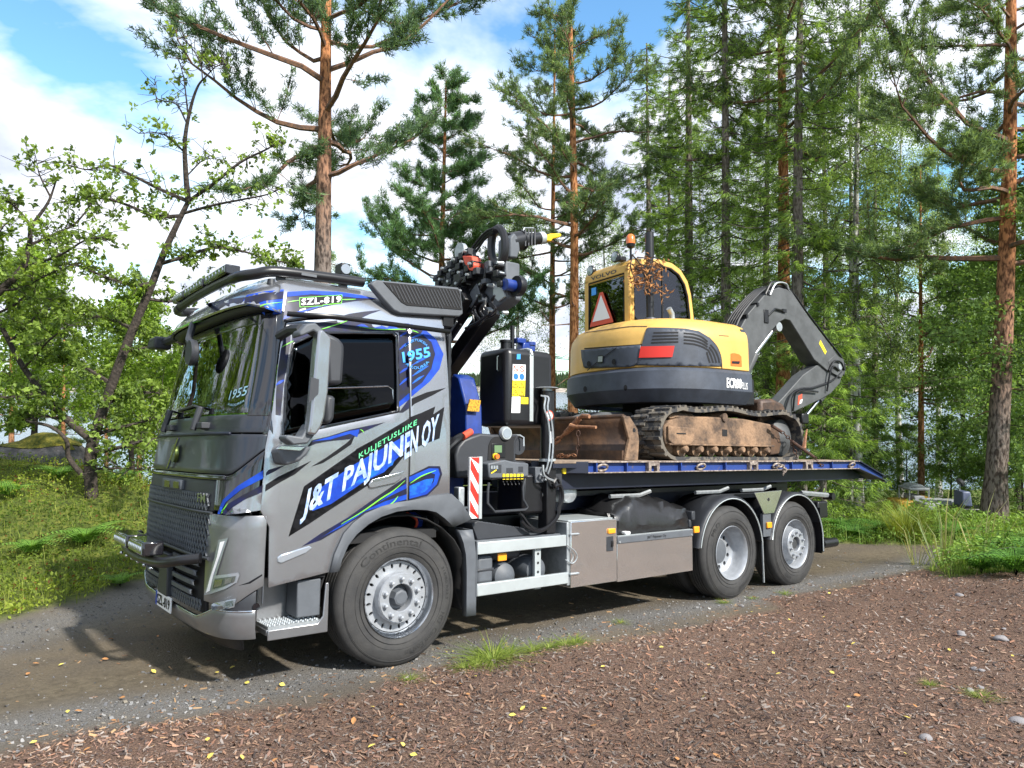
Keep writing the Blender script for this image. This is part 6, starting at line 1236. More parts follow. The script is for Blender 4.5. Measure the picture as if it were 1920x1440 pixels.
# ================================================================ excavator
EXM = TRUCK @ Matrix.Translation((4.6, 0, DZ + .004))
ex = thing('excavator', 'yellow and slate tracked mini excavator chained on the flatbed', 'excavator', EXM)
def track_path(n=96):
    pts = []; r = .285; xl, xr = -1.155, 1.155
    for i in range(17): a = R(90 + 180 * i / 16); pts.append((xl + r * math.cos(a), .285 + r * math.sin(a) * (1 if math.sin(a) < 0 else .98)))
    for i in range(1, 14): pts.append((xl + (xr - xl) * i / 14, .0))
    for i in range(17): a = R(-90 + 180 * i / 16); pts.append((xr + r * math.cos(a), .285 + r * math.sin(a) * (1 if math.sin(a) < 0 else 1.06)))
    for i in range(1, 22): t = i / 22; x = xr + (xl - xr) * t; pts.append((x, .585 + .022 * math.cos((x + .2) * 5.2) + .01))
    return pts
tpth = track_path(); nT = len(tpth)
for s in (-1, 1):
    y0, y1 = s * 1.155, s * .70
    Pg = []
    cen = Vector((0, 0))
    for i in range(nT):
        a, b = Vector(tpth[i - 1]), Vector(tpth[(i + 1) % nT]); d = (b - a).normalized(); nv_ = Vector((d.y, -d.x))
        p = Vector(tpth[i]); q = p - nv_ * .038 if (p - nv_ * .038 - Vector((0, .29))).length < (p + nv_ * .038 - Vector((0, .29))).length else p + nv_ * .038
        Pg.append([(p.x, y0, p.y), (p.x, y1, p.y), (q.x, y1, q.y), (q.x, y0, q.y), (p.x, y0, p.y)])
    tr = MB().grid(Pg, close_u=True).build('track', M['trubber'], ex, smooth=40)
    # lugs
    lm = MB(); L_tot = 0; acc = 0; step = .098
    segs = [(Vector(tpth[i]), Vector(tpth[(i + 1) % nT])) for i in range(nT)]
    k = 0
    for a, b in segs:
        l = (b - a).length
        while acc < l:
            p = a + (b - a) * (acc / l); d = (b - a).normalized(); out_ = Vector((d.y, -d.x)); 
            if (p + out_ - Vector((0, .29))).length < (p - out_ - Vector((0, .29))).length: out_ = -out_
            if p.y > .03 or True:
                for h in (0, 1):
                    ya, yb = (y0, y0 - s * .24) if h == 0 else (y0 - s * .21, y1); sh = .05 * h
                    pp = p + d * sh; hh = .024 if p.y > .02 else .002
                    c = [pp - d * .024, pp + d * .024, pp + d * .016 + out_ * hh, pp - d * .016 + out_ * hh]
                    lm.add([(q.x, ya - s * .004 * 0, q.y) for q in c] + [(q.x, yb, q.y) for q in c], [(0, 1, 2, 3), (4, 5, 6, 7), (0, 1, 5, 4), (1, 2, 6, 5), (2, 3, 7, 6), (3, 0, 4, 7)])
            acc += step
        acc -= l
    lm.build('track_lug', M['trubber'], tr, smooth=0)
    # frame, rollers, idler, sprocket
    ya, yb = sorted((s * 1.10, s * .74))
    fr_ = MB().prism([(-1.28, .17), (.78, .17), (.78, .45), (.2, .50), (-.9, .50), (-1.20, .44), (-1.30, .36)], ya, yb).build('track_frame', M['rust'], ex, bevel=.02)
    MB().prism([(-1.27, .22), (-1.19, .17), (-.90, .17), (-.82, .22), (-.82, .36), (-1.27, .37)], *sorted((s * 1.10, s * 1.135))).build('end_plate', M['rust'], fr_, bevel=.01); B(-1.14, -.98, *sorted((s * 1.134, s * 1.138)), .285, .30).build('plate_slot', M['matteblack'], fr_)
    B(-.26, -.16, *sorted((s * 1.10, s * 1.104)), .28, .36).build('frame_hole', M['matteblack'], fr_, bevel=.02)
    B(-1.25, .80, *sorted((s * 1.10, s * 1.13)), .165, .185).build('frame_rail', M['rust'], fr_, bevel=.004)
    # caked soil on the frame
    sx = np.linspace(-1.2, .75, 40); rr = np.random.default_rng(5)
    MB().grid([[(x, s * (.76 + .34 * j / 5), .46 + .07 * math.exp(-((x + .95) / .35) ** 2) + .025 * rr.random() - .05 * (j in (0, 5))) for j in range(6)] for x in sx]).build('caked_soil', M['rust'], fr_, smooth=60, solid=.02)
    for i in range(7):
        x = -.95 + i * .27; MB().lathe([(.001, 1.13), (.03, 1.13), (.045, 1.11), (.05, 1.06), (.085, 1.05), (.085, .95), (.06, .94), (.06, .80)], 16, (x, 0, .125)).build('roller', M['rust'], ex) if s > 0 else MB().lathe([(.001, -1.13), (.03, -1.13), (.045, -1.11), (.05, -1.06), (.085, -1.05), (.085, -.95), (.06, -.94), (.06, -.80)], 16, (x, 0, .125)).build('roller', M['rust'], ex)
    MB().lathe([(.001, s * 1.12), (.05, s * 1.12), (.06, s * 1.08), (.06, s * .8)], 16, (-.22, 0, .50)).build('top_roller', M['rust'], ex)
    MB().lathe([(.001, s * 1.10), (.10, s * 1.10), (.16, s * 1.06), (.235, s * 1.02), (.235, s * .86), (.1, s * .8)], 28, (1.13, 0, .29)).build('sprocket', M['boomgrey'], ex)
    MB().prism([(.78, .06), (.98, .08), (1.05, .25), (.95, .42), (.78, .45)], *sorted((s * 1.08, s * .9))).build('sprocket_guard', M['bladem'], ex, bevel=.015)
    MB().lathe([(.001, s * 1.0), (.18, s * 1.0), (.235, s * .98), (.235, s * .86), (.1, s * .8)], 28, (-1.14, 0, .29)).build('idler', M['rust'], ex)
B(-.75, .75, -.72, .72, .25, .50).build('lower_frame', M['bladem'], ex, bevel=.05)
# dozer blade
bl = MB(); Pg = []
for i in range(9):
    t = i / 8; z = .0 + .44 * t; x = -1.98 + .10 * math.sin(math.pi * t) - .02 * t
    Pg.append([(x, -1.16, z), (x, 1.16, z)])
blade = MB().grid(Pg).build('blade', M['bladem'], ex, smooth=60, solid=.03)
for s in (-1, 1):
    MB().prism([(-2.0, 0), (-1.80, 0), (-1.78, .20), (-1.80, .32), (-1.92, .45), (-2.02, .45), (-1.93, .22)], *sorted((s * 1.13, s * 1.165))).build('blade_cheek', M['rust'], blade, bevel=.008)
    MB().cyl((-1.86, s * 1.168, .31), (-1.86, s * 1.166, .31), .022).build('cheek_hole', M['matteblack'], blade)
    MB().tube([(-1.85, s * .45, .2), (-1.2, s * .5, .35), (-.6, s * .5, .38)], .08, 8).build('blade_arm', M['bladem'], blade)
MB().tube([(-1.99, -1.14, .45), (-1.99, 1.14, .45)], .022, 8).build('blade_lip', M['bladem'], blade); B(-2.005, -1.975, -1.13, 1.13, 0, .10).build('cutting_edge', M['bladem'], blade)
for y in (-.15, .15): MB().tube([(-1.82, y, .35), (-1.3, y, .50), (-.8, y, .52)], .06, 10).build('blade_cylinder', M['boomgrey'], blade)
MB().cyl((0, 0, .48), (0, 0, .70), .52, .52, 32).build('slew_ring', M['matteblack'], ex)
# upper body, slightly turned
UP = Matrix.Rotation(R(-6), 4, 'Z')
def plan_up(t, ins=0, sx=1.0):
    """t 0..1: from the right front end round the tail to the left front end"""
    a, b, xe = 1.19 - ins, 1.155 - ins, .37
    n = 2.5
    if t < .14: return (xe - (xe) * t / .14, -b)
    if t > .86: return (xe * (t - .86) / .14, b)
    an = R(-90 - 180 * (t - .14) / .72); c, s_ = math.cos(an), math.sin(an)
    return (math.copysign(abs(c) ** (2 / n), c) * a, math.copysign(abs(s_) ** (2 / n), s_) * b)
TS = np.linspace(0, 1, 61)
def ring_up(z, ins): return [(*plan_up(t, ins), z) for t in TS]
cwv = MB().grid([ring_up(.665, .22), ring_up(.672, .10), ring_up(.80, .012), ring_up(.82, 0), ring_up(1.03, .006), ring_up(1.07, .045), ring_up(1.075, .3)])
for e in (0, 60): cwv.f.append([i * 61 + e for i in range(7)])
cwt = cwv.build('counterweight', M['exgrey'], ex, smooth=30, matrix=UP)
bdv = MB().grid([ring_up(1.074, .06), ring_up(1.085, .045), ring_up(1.42, .05), ring_up(1.52, .065), ring_up(1.62, .13), ring_up(1.685, .26), ring_up(1.71, .45), ring_up(1.715, .7)])
bdv.f.append([7 * 61 + i for i in range(61)])
for e in (0, 60): bdv.f.append([i * 61 + e for i in range(8)])
body = bdv.build('hood', M['yellow'], ex, smooth=35, matrix=UP)
B(-.7, .95, -.72, .72, .70, 1.05).box(.3, .9, -.5, -.05, 1.0, 1.30).build('upper_frame', M['black'], ex, matrix=UP, bevel=.02)
B(.30, .37, -1.06, -.2, 1.08, 1.60).build('hood_front', M['exgrey'], ex, matrix=UP)
# panels traced on the hood and counterweight
EXW = (TRUCK.inverted() @ EXM) @ UP                                   # upper body -> truck frame
_V = [EXW @ Vector(p) for p in bdv.v] + [EXW @ Vector(p) for p in cwv.v]; nb = len(bdv.v)
BV2 = BVHTree.FromPolygons(_V, bdv.f + [[i + nb for i in q] for q in cwv.f]); EXI = EXW.inverted()
def cast2(px, py, lift):
    d = Vector(ray(px, py)).normalized(); h, n, i, dist = BV2.ray_cast(Vector(CT), d)
    if h is None: return None
    if n.dot(d) > 0: n = -n
    n.z = 0; return tuple(EXI @ (h + n.normalized() * lift))
def panel(name, pts, m, lift=.012, L_=10, k='a', parent=None, thick=0):
    v, f = tri2d(zm(k, pts), [], L_, 4); P3 = [cast2(a, b, lift) for a, b in v]
    f = [q for q in f if all(P3[i] is not None for i in q)]; P3 = [p or (0, 0, 1) for p in P3]
    return MB().add(P3, f).build(name, m, parent or body, smooth=45, merge=False, solid=thick)
def slotline(name, pts, wd, m, lift=.02):
    p = smooth_path([Vector((*q, 0)) for q in zm('a', pts)], 4); n = len(p); l = []; r = []
    for i, q in enumerate(p):
        t = (p[min(i + 1, n - 1)] - p[max(0, i - 1)]).normalized(); l.append((q.x - t.y * wd / 2, q.y + t.x * wd / 2)); r.append((q.x + t.y * wd / 2, q.y - t.x * wd / 2))
    v, f = tri2d(l + r[::-1], [], 10, 3); P3 = [cast2(a, b, lift) for a, b in v]
    if any(q is None for q in P3): return
    MB().add(P3, f).build(name, m, body, smooth=0, merge=False)
panel('side_panel', [(610, 785), (625, 777), (750, 778), (900, 785), (1000, 805), (1080, 855), (1135, 925), (1160, 990), (1168, 1068), (850, 1066), (526, 1060), (560, 960)], M['exgrey'], .012, thick=.01)
for a_, b_, c_, d_ in ((662, 818, 845, 815), (655, 843, 845, 838), (650, 868, 845, 862), (645, 892, 845, 886)): slotline('vent_slot', [(a_, b_), ((a_ + c_) / 2, (b_ + d_) / 2 - 1), (c_, d_)], 3.0, M['matteblack'], .015)
for r_ in range(4):
    o_ = r_ * 25; slotline('vent_slot', [(885, 820 + o_), (960, 828 + o_), (1020, 850 + o_ * .95), (1062, 885 + o_ * .8)], 3.0, M['matteblack'], .015); slotline('vent_slot', [(1082 - o_ * .35, 905 + o_ * .75), (1118 - o_ * .75, 950 + o_ * .5), (1140 - o_ * .9, 1000 + o_ * .3), (1150 - o_ * .95, 1042)], 3.0, M['matteblack'], .015)
panel('red_reflector', [(570, 920), (815, 916), (800, 1000), (555, 1005)], M['red'], .026)
rd = panel('rear_panel', [(125, 945), (560, 908), (570, 912), (542, 1035), (520, 1066), (470, 1074), (160, 1082), (144, 1074), (128, 1000)], M['exgrey'], .016, thick=.012)
slotline('panel_groove', [(178, 1100), (280, 1015), (395, 930)], 1.6, M['matteblack'], .03)
panel('badge', [(258, 988), (298, 985), (296, 1042), (256, 1044)], M['black'], .031); panel('badge_face', [(262, 996), (294, 992), (292, 1034), (260, 1037)], M['galv'], .034)
for (u, v) in ((190, 1050), (375, 1035)): panel('bolt_hole', [(u + 15 * math.cos(a), v + 22 * math.sin(a)) for a in np.linspace(0, 6.283, 13)[:-1]], M['matteblack'], .031)
for (u, v) in ((150, 1238), (452, 1228)): panel('bolt_hole', [(u + 14 * math.cos(a), v + 22 * math.sin(a)) for a in np.linspace(0, 6.283, 13)[:-1]], M['matteblack'], .004, parent=cwt)
slotline('panel_gap', [(145, 935), (350, 920), (575, 905)], 2.0, M['matteblack'], .008); slotline('panel_gap', [(145, 815), (330, 790), (480, 770), (615, 768)], 1.4, M['bladem'], .006); slotline('panel_gap', [(575, 905), (600, 810), (620, 765), (650, 710), (685, 678)], 1.8, M['matteblack'], .008)
slotline('panel_gap', [(1172, 1082), (1165, 1000), (1135, 920), (1075, 850)], 1.2, M['black'], .008)
panel('latch_recess', [(1240, 972), (1262, 968), (1300, 978), (1318, 995), (1322, 1070), (1240, 1062)], M['orange'], .006); panel('latch', [(1245, 1028), (1305, 1030), (1300, 1050), (1245, 1046)], M['black'], .012); slotline('scratch', [(1150, 836), (1190, 838), (1225, 841)], 1.2, M['bladem'], .004)
def exlet(name, body_, q, m, lift=.006, bold=.0):
    q = [np.array(x, float) for x in zm('a', q)]; v, f, _ = text_mesh(body_, bold)
    P3 = []
    for a, b in v: p = (q[0] * (1 - a) + q[1] * a) * (1 - b) + (q[3] * (1 - a) + q[2] * a) * b; P3.append(cast2(p[0], p[1], lift))
    if any(p is None for p in P3): print('text off', body_); return
    MB().add(P3, f).build(name, m, cwt, smooth=0, merge=False)
exlet('lettering', 'ECR88', [(1208, 1228), (1318, 1236), (1320, 1162), (1208, 1152)], M['white'], bold=.03); exlet('lettering', 'PLUS', [(1322, 1238), (1364, 1244), (1364, 1192), (1322, 1185)], M['white'])
# operator's cab
CX0, CX1, CY0, CY1, CB, CTz = -.78, .34, -.235, .63, 1.60, 2.56
def cab_prof(y): # side profile (x,z), rear vertical, curved roof to front
    return [(CX0, CB), (CX0 - .01, 2.30), (CX0 + .03, 2.45), (CX0 + .12, 2.52), (-.30, 2.565), (-.05, 2.55), (.12, 2.48), (.24, 2.35), (.30, 2.18), (.34, 1.9), (.36, CB)]
pr = cab_prof(0)
def frame_side(y0, y1):
    cx, cz = -.22, 2.06; inn = [(CX0 + .075, CB + .08), (CX0 + .07, 2.34), (CX0 + .12, 2.44), (-.30, 2.495), (-.06, 2.48), (.08, 2.42), (.185, 2.30), (.24, 2.15), (.275, 1.9), (.285, CB + .08)]
    outp = [(CX0, CB), (CX0 - .01, 2.30), (CX0 + .03, 2.47), (-.30, 2.565), (-.05, 2.55), (.12, 2.48), (.24, 2.35), (.30, 2.18), (.34, 1.9), (.36, CB)]
    n = len(inn); v = [(x, y0, z) for x, z in outp] + [(x, y0, z) for x, z in inn] + [(x, y1, z) for x, z in outp] + [(x, y1, z) for x, z in inn]
    f = []
    for i in range(n):
        j = (i + 1) % n; f += [(i, j, n + j, n + i), (2 * n + i, 2 * n + j, 3 * n + j, 3 * n + i), (i, j, 2 * n + j, 2 * n + i), (n + i, n + j, 3 * n + j, 3 * n + i)]
    return MB().add(v, f), inn
fs, inn = frame_side(CY0 - .02, CY0 + .05); cabf = fs.build('operator_cab', M['yellow'], ex, matrix=UP, bevel=.012, smooth=30)
fs2, _ = frame_side(CY1 - .05, CY1 + .02); fs2.build('cab_side', M['yellow'], cabf, bevel=.012)
MB().prism(inn, CY0 + .01, CY0 + .016).build('side_glass', M['cglass'], cabf); MB().prism(inn, CY1 - .016, CY1 - .01).build('side_glass', M['cglass'], cabf)
MB().tube([(x, CY0 - .005, z) for x, z in inn + inn[:1]], .014, 6).build('glass_seal', M['matteblack'], cabf)
rz = [(CX0 - .01, 2.30), (CX0 + .03, 2.47), (CX0 + .12, 2.52), (-.30, 2.565), (-.05, 2.55), (.12, 2.48)]
MB().grid([[(x, CY0 - .02, z), (x, CY0 + .04, z + .012), (x, CY1 - .04, z + .012), (x, CY1 + .02, z)] for x, z in rz]).build('cab_roof', M['yellow'], cabf, smooth=50, solid=.04)
rw = MB()
for q in ((CY0, CY0 + .075, CB, 2.38), (CY1 - .075, CY1, CB, 2.38), (CY0, CY1, CB, 1.70), (CY0, CY1, 2.34, 2.44)): rw.box(CX0 - .012, CX0 + .04, *q)
rw.build('rear_frame', M['yellow'], cabf, bevel=.008); B(CX0 + .0, CX0 + .006, CY0 + .07, CY1 - .07, 1.69, 2.35).build('rear_glass', M['cglass'], cabf)
MB().tube([(CX0 - .006, *q) for q in ((CY0 + .08, 1.71), (CY1 - .08, 1.71), (CY1 - .08, 2.33), (CY0 + .08, 2.33), (CY0 + .08, 1.71))], .012, 6).build('glass_seal', M['matteblack'], cabf)
MB().add([(.36, CY0, CB), (.36, CY1, CB), (.30, CY1, 2.18), (.30, CY0, 2.18), (.12, CY0, 2.46), (.12, CY1, 2.46)], [(0, 1, 2, 3), (3, 2, 5, 4)]).build('front_glass', M['cglass'], cabf, smooth=0)
B(-.55, -.1, .0, .45, 1.60, 1.72).box(-.62, -.48, .0, .45, 1.70, 2.25).build('seat', M['seat'], cabf, bevel=.05); B(-.05, .25, CY0 + .06, CY1 - .06, 1.2, 1.62).build('console', M['intr'], cabf)
for x in (-.2,): MB().tube([(x, CY0 + .01, 1.66), (x, CY0 + .01, 2.50)], .014, 6).build('window_bar', M['matteblack'], cabf)
# slow vehicle triangle in the rear window
ty, tz0 = .27, 1.735
tri = [(ty - .235, tz0), (ty + .235, tz0), (ty + .215, tz0 + .06), (ty + .03, tz0 + .43), (ty - .03, tz0 + .43), (ty - .215, tz0 + .06)]
sg = MB().prism(tri, CX0 - .030, CX0 - .024, 'x').build('warning_triangle', M['redring'], cabf); MB().prism([(ty - .175, tz0 + .06), (ty + .175, tz0 + .06), (ty, tz0 + .39)], CX0 - .034, CX0 - .0305, 'x').build('triangle_face', M['white'], sg)
B(CX0 - .012, CX0 - .006, .40, .49, 2.16, 2.26).build('sticker', M['sky'], cabf)
lettering('lettering', 'VOLVO', lambda a, b: (CX0 - .016, .50 - a * .52, 2.365 + b * .05 + .0), M['exgrey'], cabf, .02)
# lamps, beacon, exhaust
bc_ = (-.66, -.14); MB().cyl((*bc_, 2.52), (*bc_, 2.70), .014).build('beacon_post', M['black'], cabf)
MB().lathe([(.001, .13), (.03, .125), (.052, .10), (.058, .05), (.058, .0)], 20, (*bc_, 2.735), 'z').build('beacon', M['orange'], cabf); MB().lathe([(.06, .0), (.05, -.04), (.02, -.06)], 20, (*bc_, 2.735), 'z').build('beacon_base', M['black'], cabf)
for y, z in ((.56, 2.52), (.06, 2.60)):
    lo_ = MB().lathe([(.001, -.0), (.07, -.0), (.075, .02), (.04, .08), (.001, .09)], 20, (CX0 + .02, y, z), 'x').build('work_lamp', M['black'], cabf); MB().lathe([(.001, -.006), (.06, -.004)], 20, (CX0 + .02, y, z), 'x').build('lens', M['lens'], lo_)
B(CX0 - .05, CX0 + .05, -.14, -.04, 2.50, 2.56).build('camera', M['black'], cabf, bevel=.01)
MB().cyl((-.60, -.42, 1.68), (-.60, -.42, 2.80), .048, .048, 18).cyl((-.60, -.42, 2.50), (-.60, -.42, 2.82), .055, .055, 18).build('exhaust', M['black'], cabf); MB().cyl((-.60, -.42, 1.66), (-.60, -.42, 1.74), .10, .07, 18).build('exhaust_base', M['exgrey'], cabf)
MB().tube([(-.35, -.55, 1.70), (-.36, -.55, 1.80), (-.42, -.56, 1.86)], .034, 12).build('tail_pipe', M['galv'], cabf)
# boom, arm (coordinates along the machine's own axis)
def bp(l): return [(s_, z - DZ - .004) for s_, z in l]
boom_poly = bp([(.95, 2.35), (1.30, 3.25), (1.62, 3.66), (2.07, 4.04), (2.34, 4.13), (2.62, 4.12), (3.01, 3.785), (3.60, 3.35), (3.86, 3.14), (3.84, 2.98), (3.67, 2.93), (3.48, 2.95), (3.15, 3.10), (2.71, 3.53), (2.58, 3.65), (2.46, 3.66), (2.32, 3.60), (2.12, 3.44), (1.77, 3.10), (1.35, 2.45), (1.10, 2.2)])
boom = MB().prism(boom_poly, -.13, .13).build('boom', M['boomgrey'], ex, matrix=UP @ Matrix.Diagonal((.982, 1, 1, 1)), bevel=.012)
MB().prism(bp([(.75, 2.3), (1.0, 2.3), (1.3, 2.55), (1.2, 2.75), (.85, 2.6)]), -.2, .2).build('boom_bracket', M['exgrey'], boom, bevel=.02)
arm_poly = bp([(3.90, 3.14), (3.93, 2.95), (3.86, 2.78), (3.60, 2.60), (3.35, 2.50), (2.60, 2.26), (2.10, 2.10), (2.02, 2.22), (2.45, 2.52), (2.90, 2.85), (3.25, 3.02), (3.55, 3.09), (3.75, 3.18)])
arm = MB().prism(arm_poly, -.10, .10).build('arm', M['boomgrey'], ex, matrix=UP @ Matrix.Diagonal((.982, 1, 1, 1)), bevel=.012)
for s in (-1, 1): MB().prism(bp([(3.50, 3.10), (3.70, 3.22), (3.92, 3.16), (3.94, 2.95), (3.84, 2.86), (3.60, 2.92)]), *sorted((s * .11, s * .135))).build('arm_ear', M['boomgrey'], arm, bevel=.006); MB().cyl((3.80, s * .135, 3.03 - DZ), (3.80, s * .15, 3.03 - DZ), .05).build('pin', M['galv'], arm)
MB().tube([(1.30, -.02, 2.35 - DZ), (1.85, -.02, 3.08 - DZ)], .075, 16).build('lift_cylinder', M['boomgrey'], boom); MB().tube([(1.85, -.02, 3.08 - DZ), (2.33, -.02, 3.52 - DZ)], .042, 14).build('cylinder_rod', M['chrome'], boom); MB().cyl((2.33, -.12, 3.53 - DZ), (2.33, .12, 3.53 - DZ), .07).build('pin', M['galv'], boom)
MB().tube([(3.80, -.01, 2.78 - DZ), (3.40, -.01, 2.48 - DZ)], .055, 14).build('bucket_cylinder', M['boomgrey'], arm); MB().tube([(3.42, -.01, 2.50 - DZ), (2.98, -.01, 2.17 - DZ)], .030, 12).build('cylinder_rod', M['chrome'], arm); MB().box(2.85, 3.02, -.10, .10, 2.10 - DZ, 2.26 - DZ).build('bucket_link', M['black'], arm, bevel=.02)
MB().prism(bp([(1.02, 2.36), (1.30, 2.38), (1.52, 2.32), (1.60, 2.12), (1.5, 2.0), (1.0, 2.0)]), -.75, -.35).build('swing_guard', M['bladem'], ex, matrix=UP, bevel=.05)
for k in range(5):
    y = -.10 + k * .05; pts = [(1.15, y, 3.02), (1.45, y, 3.56), (1.80, y, 3.90), (2.10, y, 4.10), (2.36, y, 4.155 + .015 * (k % 2)), (2.64, y, 4.13), (3.05, y, 3.82), (3.62, y, 3.40), (3.88, y, 3.22), (3.99, y, 3.05), (3.90, y * 1.3, 2.9)]
    MB().tube(smooth_path([(a, b, c - DZ) for a, b, c in pts], 3), .016, 6).build('hose', M['black'], boom)
for k in range(2): MB().tube(smooth_path([(2.0 + .1 * k, -.14, 3.98 - DZ), (2.15 + .1 * k, -.14, 4.17 - DZ), (2.40 + .1 * k, -.13, 4.20 - DZ), (2.58, -.12, 4.10 - DZ)], 5), .014, 6).build('hose', M['galv'] if k else M['black'], boom)
for k in range(4): MB().box(1.30 + .25 * k, 1.34 + .25 * k, -.15, .15, 3.38 + .20 * k - DZ, 3.43 + .20 * k - DZ).build('hose_clamp', M['black'], boom)
for q in ([(3.5, -.14, 2.95), (3.62, -.16, 3.10), (3.80, -.16, 3.10), (3.90, -.15, 2.98)], [(3.45, -.13, 2.62), (3.50, -.16, 2.9), (3.60, -.16, 3.02), (3.76, -.15, 2.96)], [(2.35, -.12, 2.18), (2.5, -.15, 2.5), (2.75, -.15, 2.62), (3.1, -.13, 2.66), (3.6, -.13, 2.80), (3.85, -.13, 2.95)], [(2.6, -.12, 2.28), (2.62, -.15, 2.52), (2.8, -.15, 2.60), (3.2, -.14, 2.60)]):
    MB().tube(smooth_path([(a, b, c - DZ) for a, b, c in q], 5), .015, 6).build('hose', M['black'], arm)
MB().tube([(2.05, -.14, 3.66 - DZ), (2.2, -.15, 3.78 - DZ), (2.38, -.15, 3.77 - DZ)], .016, 6).build('hose', M['black'], boom); B(2.38, 2.46, -.16, -.13, 3.75 - DZ, 3.80 - DZ).build('boom_lamp', M['black'], boom)
MB().prism(bp([(3.32, 3.42), (3.47, 3.25), (3.43, 3.20), (3.28, 3.36)]), -.134, -.1305).build('sticker', M['sticker'], boom); MB().prism(bp([(2.76, 2.52), (2.86, 2.56), (2.84, 2.42), (2.74, 2.38)]), -.104, -.1005).build('sticker', M['redring'], arm); MB().prism(bp([(2.80, 2.46), (2.86, 2.48), (2.84, 2.42), (2.78, 2.40)]), -.1065, -.1045).build('sticker', M['white'], arm)
MB().tube([(2.80, .0, 2.28 - DZ), (2.45, .0, 2.34 - DZ), (2.30, 0, 2.36 - DZ)], .03, 8).build('link_bar', M['black'], arm)
B(1.96, 2.06, -.145, -.13, 3.55 - DZ, 3.75 - DZ).build('clamp_plate', M['black'], boom, bevel=.01)

# ================================================================ lashing chains and binders
def chain_mesh(path, r=.014, lk=.05):
    mb = MB(); P_ = [Vector(p) for p in path]; d = 0; k = 0; tot = [(P_[i], P_[i + 1]) for i in range(len(P_) - 1)]
    for a, b in tot:
        l = (b - a).length; n = max(1, int(l / lk)); dr = (b - a).normalized(); up = dr.orthogonal().normalized(); sd_ = dr.cross(up)
        for i in range(n):
            c = a + (b - a) * ((i + .5) / n); u = up if k % 2 else sd_; k += 1
            mb.tube([c + dr * (.034 * math.cos(t)) + u * (.020 * math.sin(t)) for t in np.linspace(0, 2 * math.pi, 9)], r * .5, 4, cap=False)
    return mb
def T(x, y, z): return TRUCK @ Matrix.Translation((x, y, z))
rc = thing('lashing_chain', 'rusty lashing chain with binder from the track end down to the platform edge', 'chain', T(6.0, -1.23, 1.50))
o3 = Vector((6.0, -1.23, 1.50)); rel = lambda l: [Vector(p) - o3 for p in l]
q1 = [tuple(onY(*a, -1.17)) for a in zm('d', [(745, 395), (830, 450), (860, 470), (930, 540)])]; q2 = [tuple(onY(*a, -1.22)) for a in zm('d', [(930, 540), (1050, 625), (1140, 690), (1190, 750), (1225, 780)])]
MB().tube(rel([q1[0], q1[1]]), .022, 8).build('hook', M['chain'], rc); chain_mesh(rel(q1[1:])).build('link_run', M['chain'], rc); MB().tube(rel([q2[0], q2[2]]), .020, 8).build('binder_rod', M['chain'], rc); chain_mesh(rel(q2[2:])).build('link_run', M['chain'], rc)
q3 = [tuple(onY(*a, -1.20)) for a in zm('d', [(1045, 610), (1060, 520), (1075, 430)])]; MB().tube(rel(q3), [.03, .018, .010], 6).build('binder_lever', M['rustbar'], rc); q4 = [tuple(onY(*a, -1.18)) for a in zm('d', [(930, 545), (955, 620), (985, 700)])]; chain_mesh(rel(q4)).build('link_run', M['chain'], rc)
fc = thing('load_binder', 'rusty ratchet load binder with lever in front of the dozer blade', 'binder', T(2.5, -.5, 1.57)); o3 = Vector((2.5, -.5, 1.57))
g1 = [tuple(onX(*a, 2.50)) for a in zm('c', [(125, 655), (190, 600), (245, 550), (320, 480), (395, 390), (430, 360), (510, 365)])]
MB().tube(rel(g1[2:5]), [.030, .036, .030], 10).build('barrel', M['rustbar'], fc); MB().tube(rel(g1[1:3]), .018, 8).build('rod', M['rustbar'], fc); MB().tube(rel(g1[4:]), .022, 8).build('rod', M['rustbar'], fc)
hk_ = [tuple(onX(*a, 2.50)) for a in zm('c', [(190, 600), (150, 605), (120, 640), (130, 670), (165, 650), (190, 620)])]; MB().tube(rel(hk_), .014, 8).build('hook', M['rustbar'], fc)
lv = [tuple(onX(*a, 2.46)) for a in zm('c', [(300, 470), (350, 480), (460, 480), (585, 487)])]; MB().tube(rel(lv), [.03, .02, .014, .016], 8).build('lever', M['rustbar'], fc)
dn = thing('hanging_chain', 'rusty chain hanging down the dozer blade and piled on the deck', 'chain', T(2.5, -.4, 1.57)); o3 = Vector((2.5, -.4, 1.57))
h1 = [tuple(onX(*a, 2.53)) for a in zm('c', [(385, 515), (380, 600), (385, 680), (375, 750), (370, 800)])]; chain_mesh(rel(h1)).build('link_run', M['chain'], dn)
h2 = [tuple(onX(*a, 2.50)) for a in zm('c', [(370, 805), (300, 800), (240, 812), (190, 790), (150, 815), (220, 818), (290, 812)])]; chain_mesh(rel(h2)).build('link_run', M['rustbar'], dn)
fs_ = thing('shackle_chain', 'short rusty chain end hanging from a platform lashing ring', 'chain', T(5.25, -1.26, 1.48)); o3 = Vector((5.25, -1.26, 1.48))
chain_mesh(rel([tuple(onY(*a, -1.262)) for a in zm('d', [(790, 790), (830, 770), (870, 800), (850, 860)])]), .02, .045).build('link_run', M['worn'], fs_)
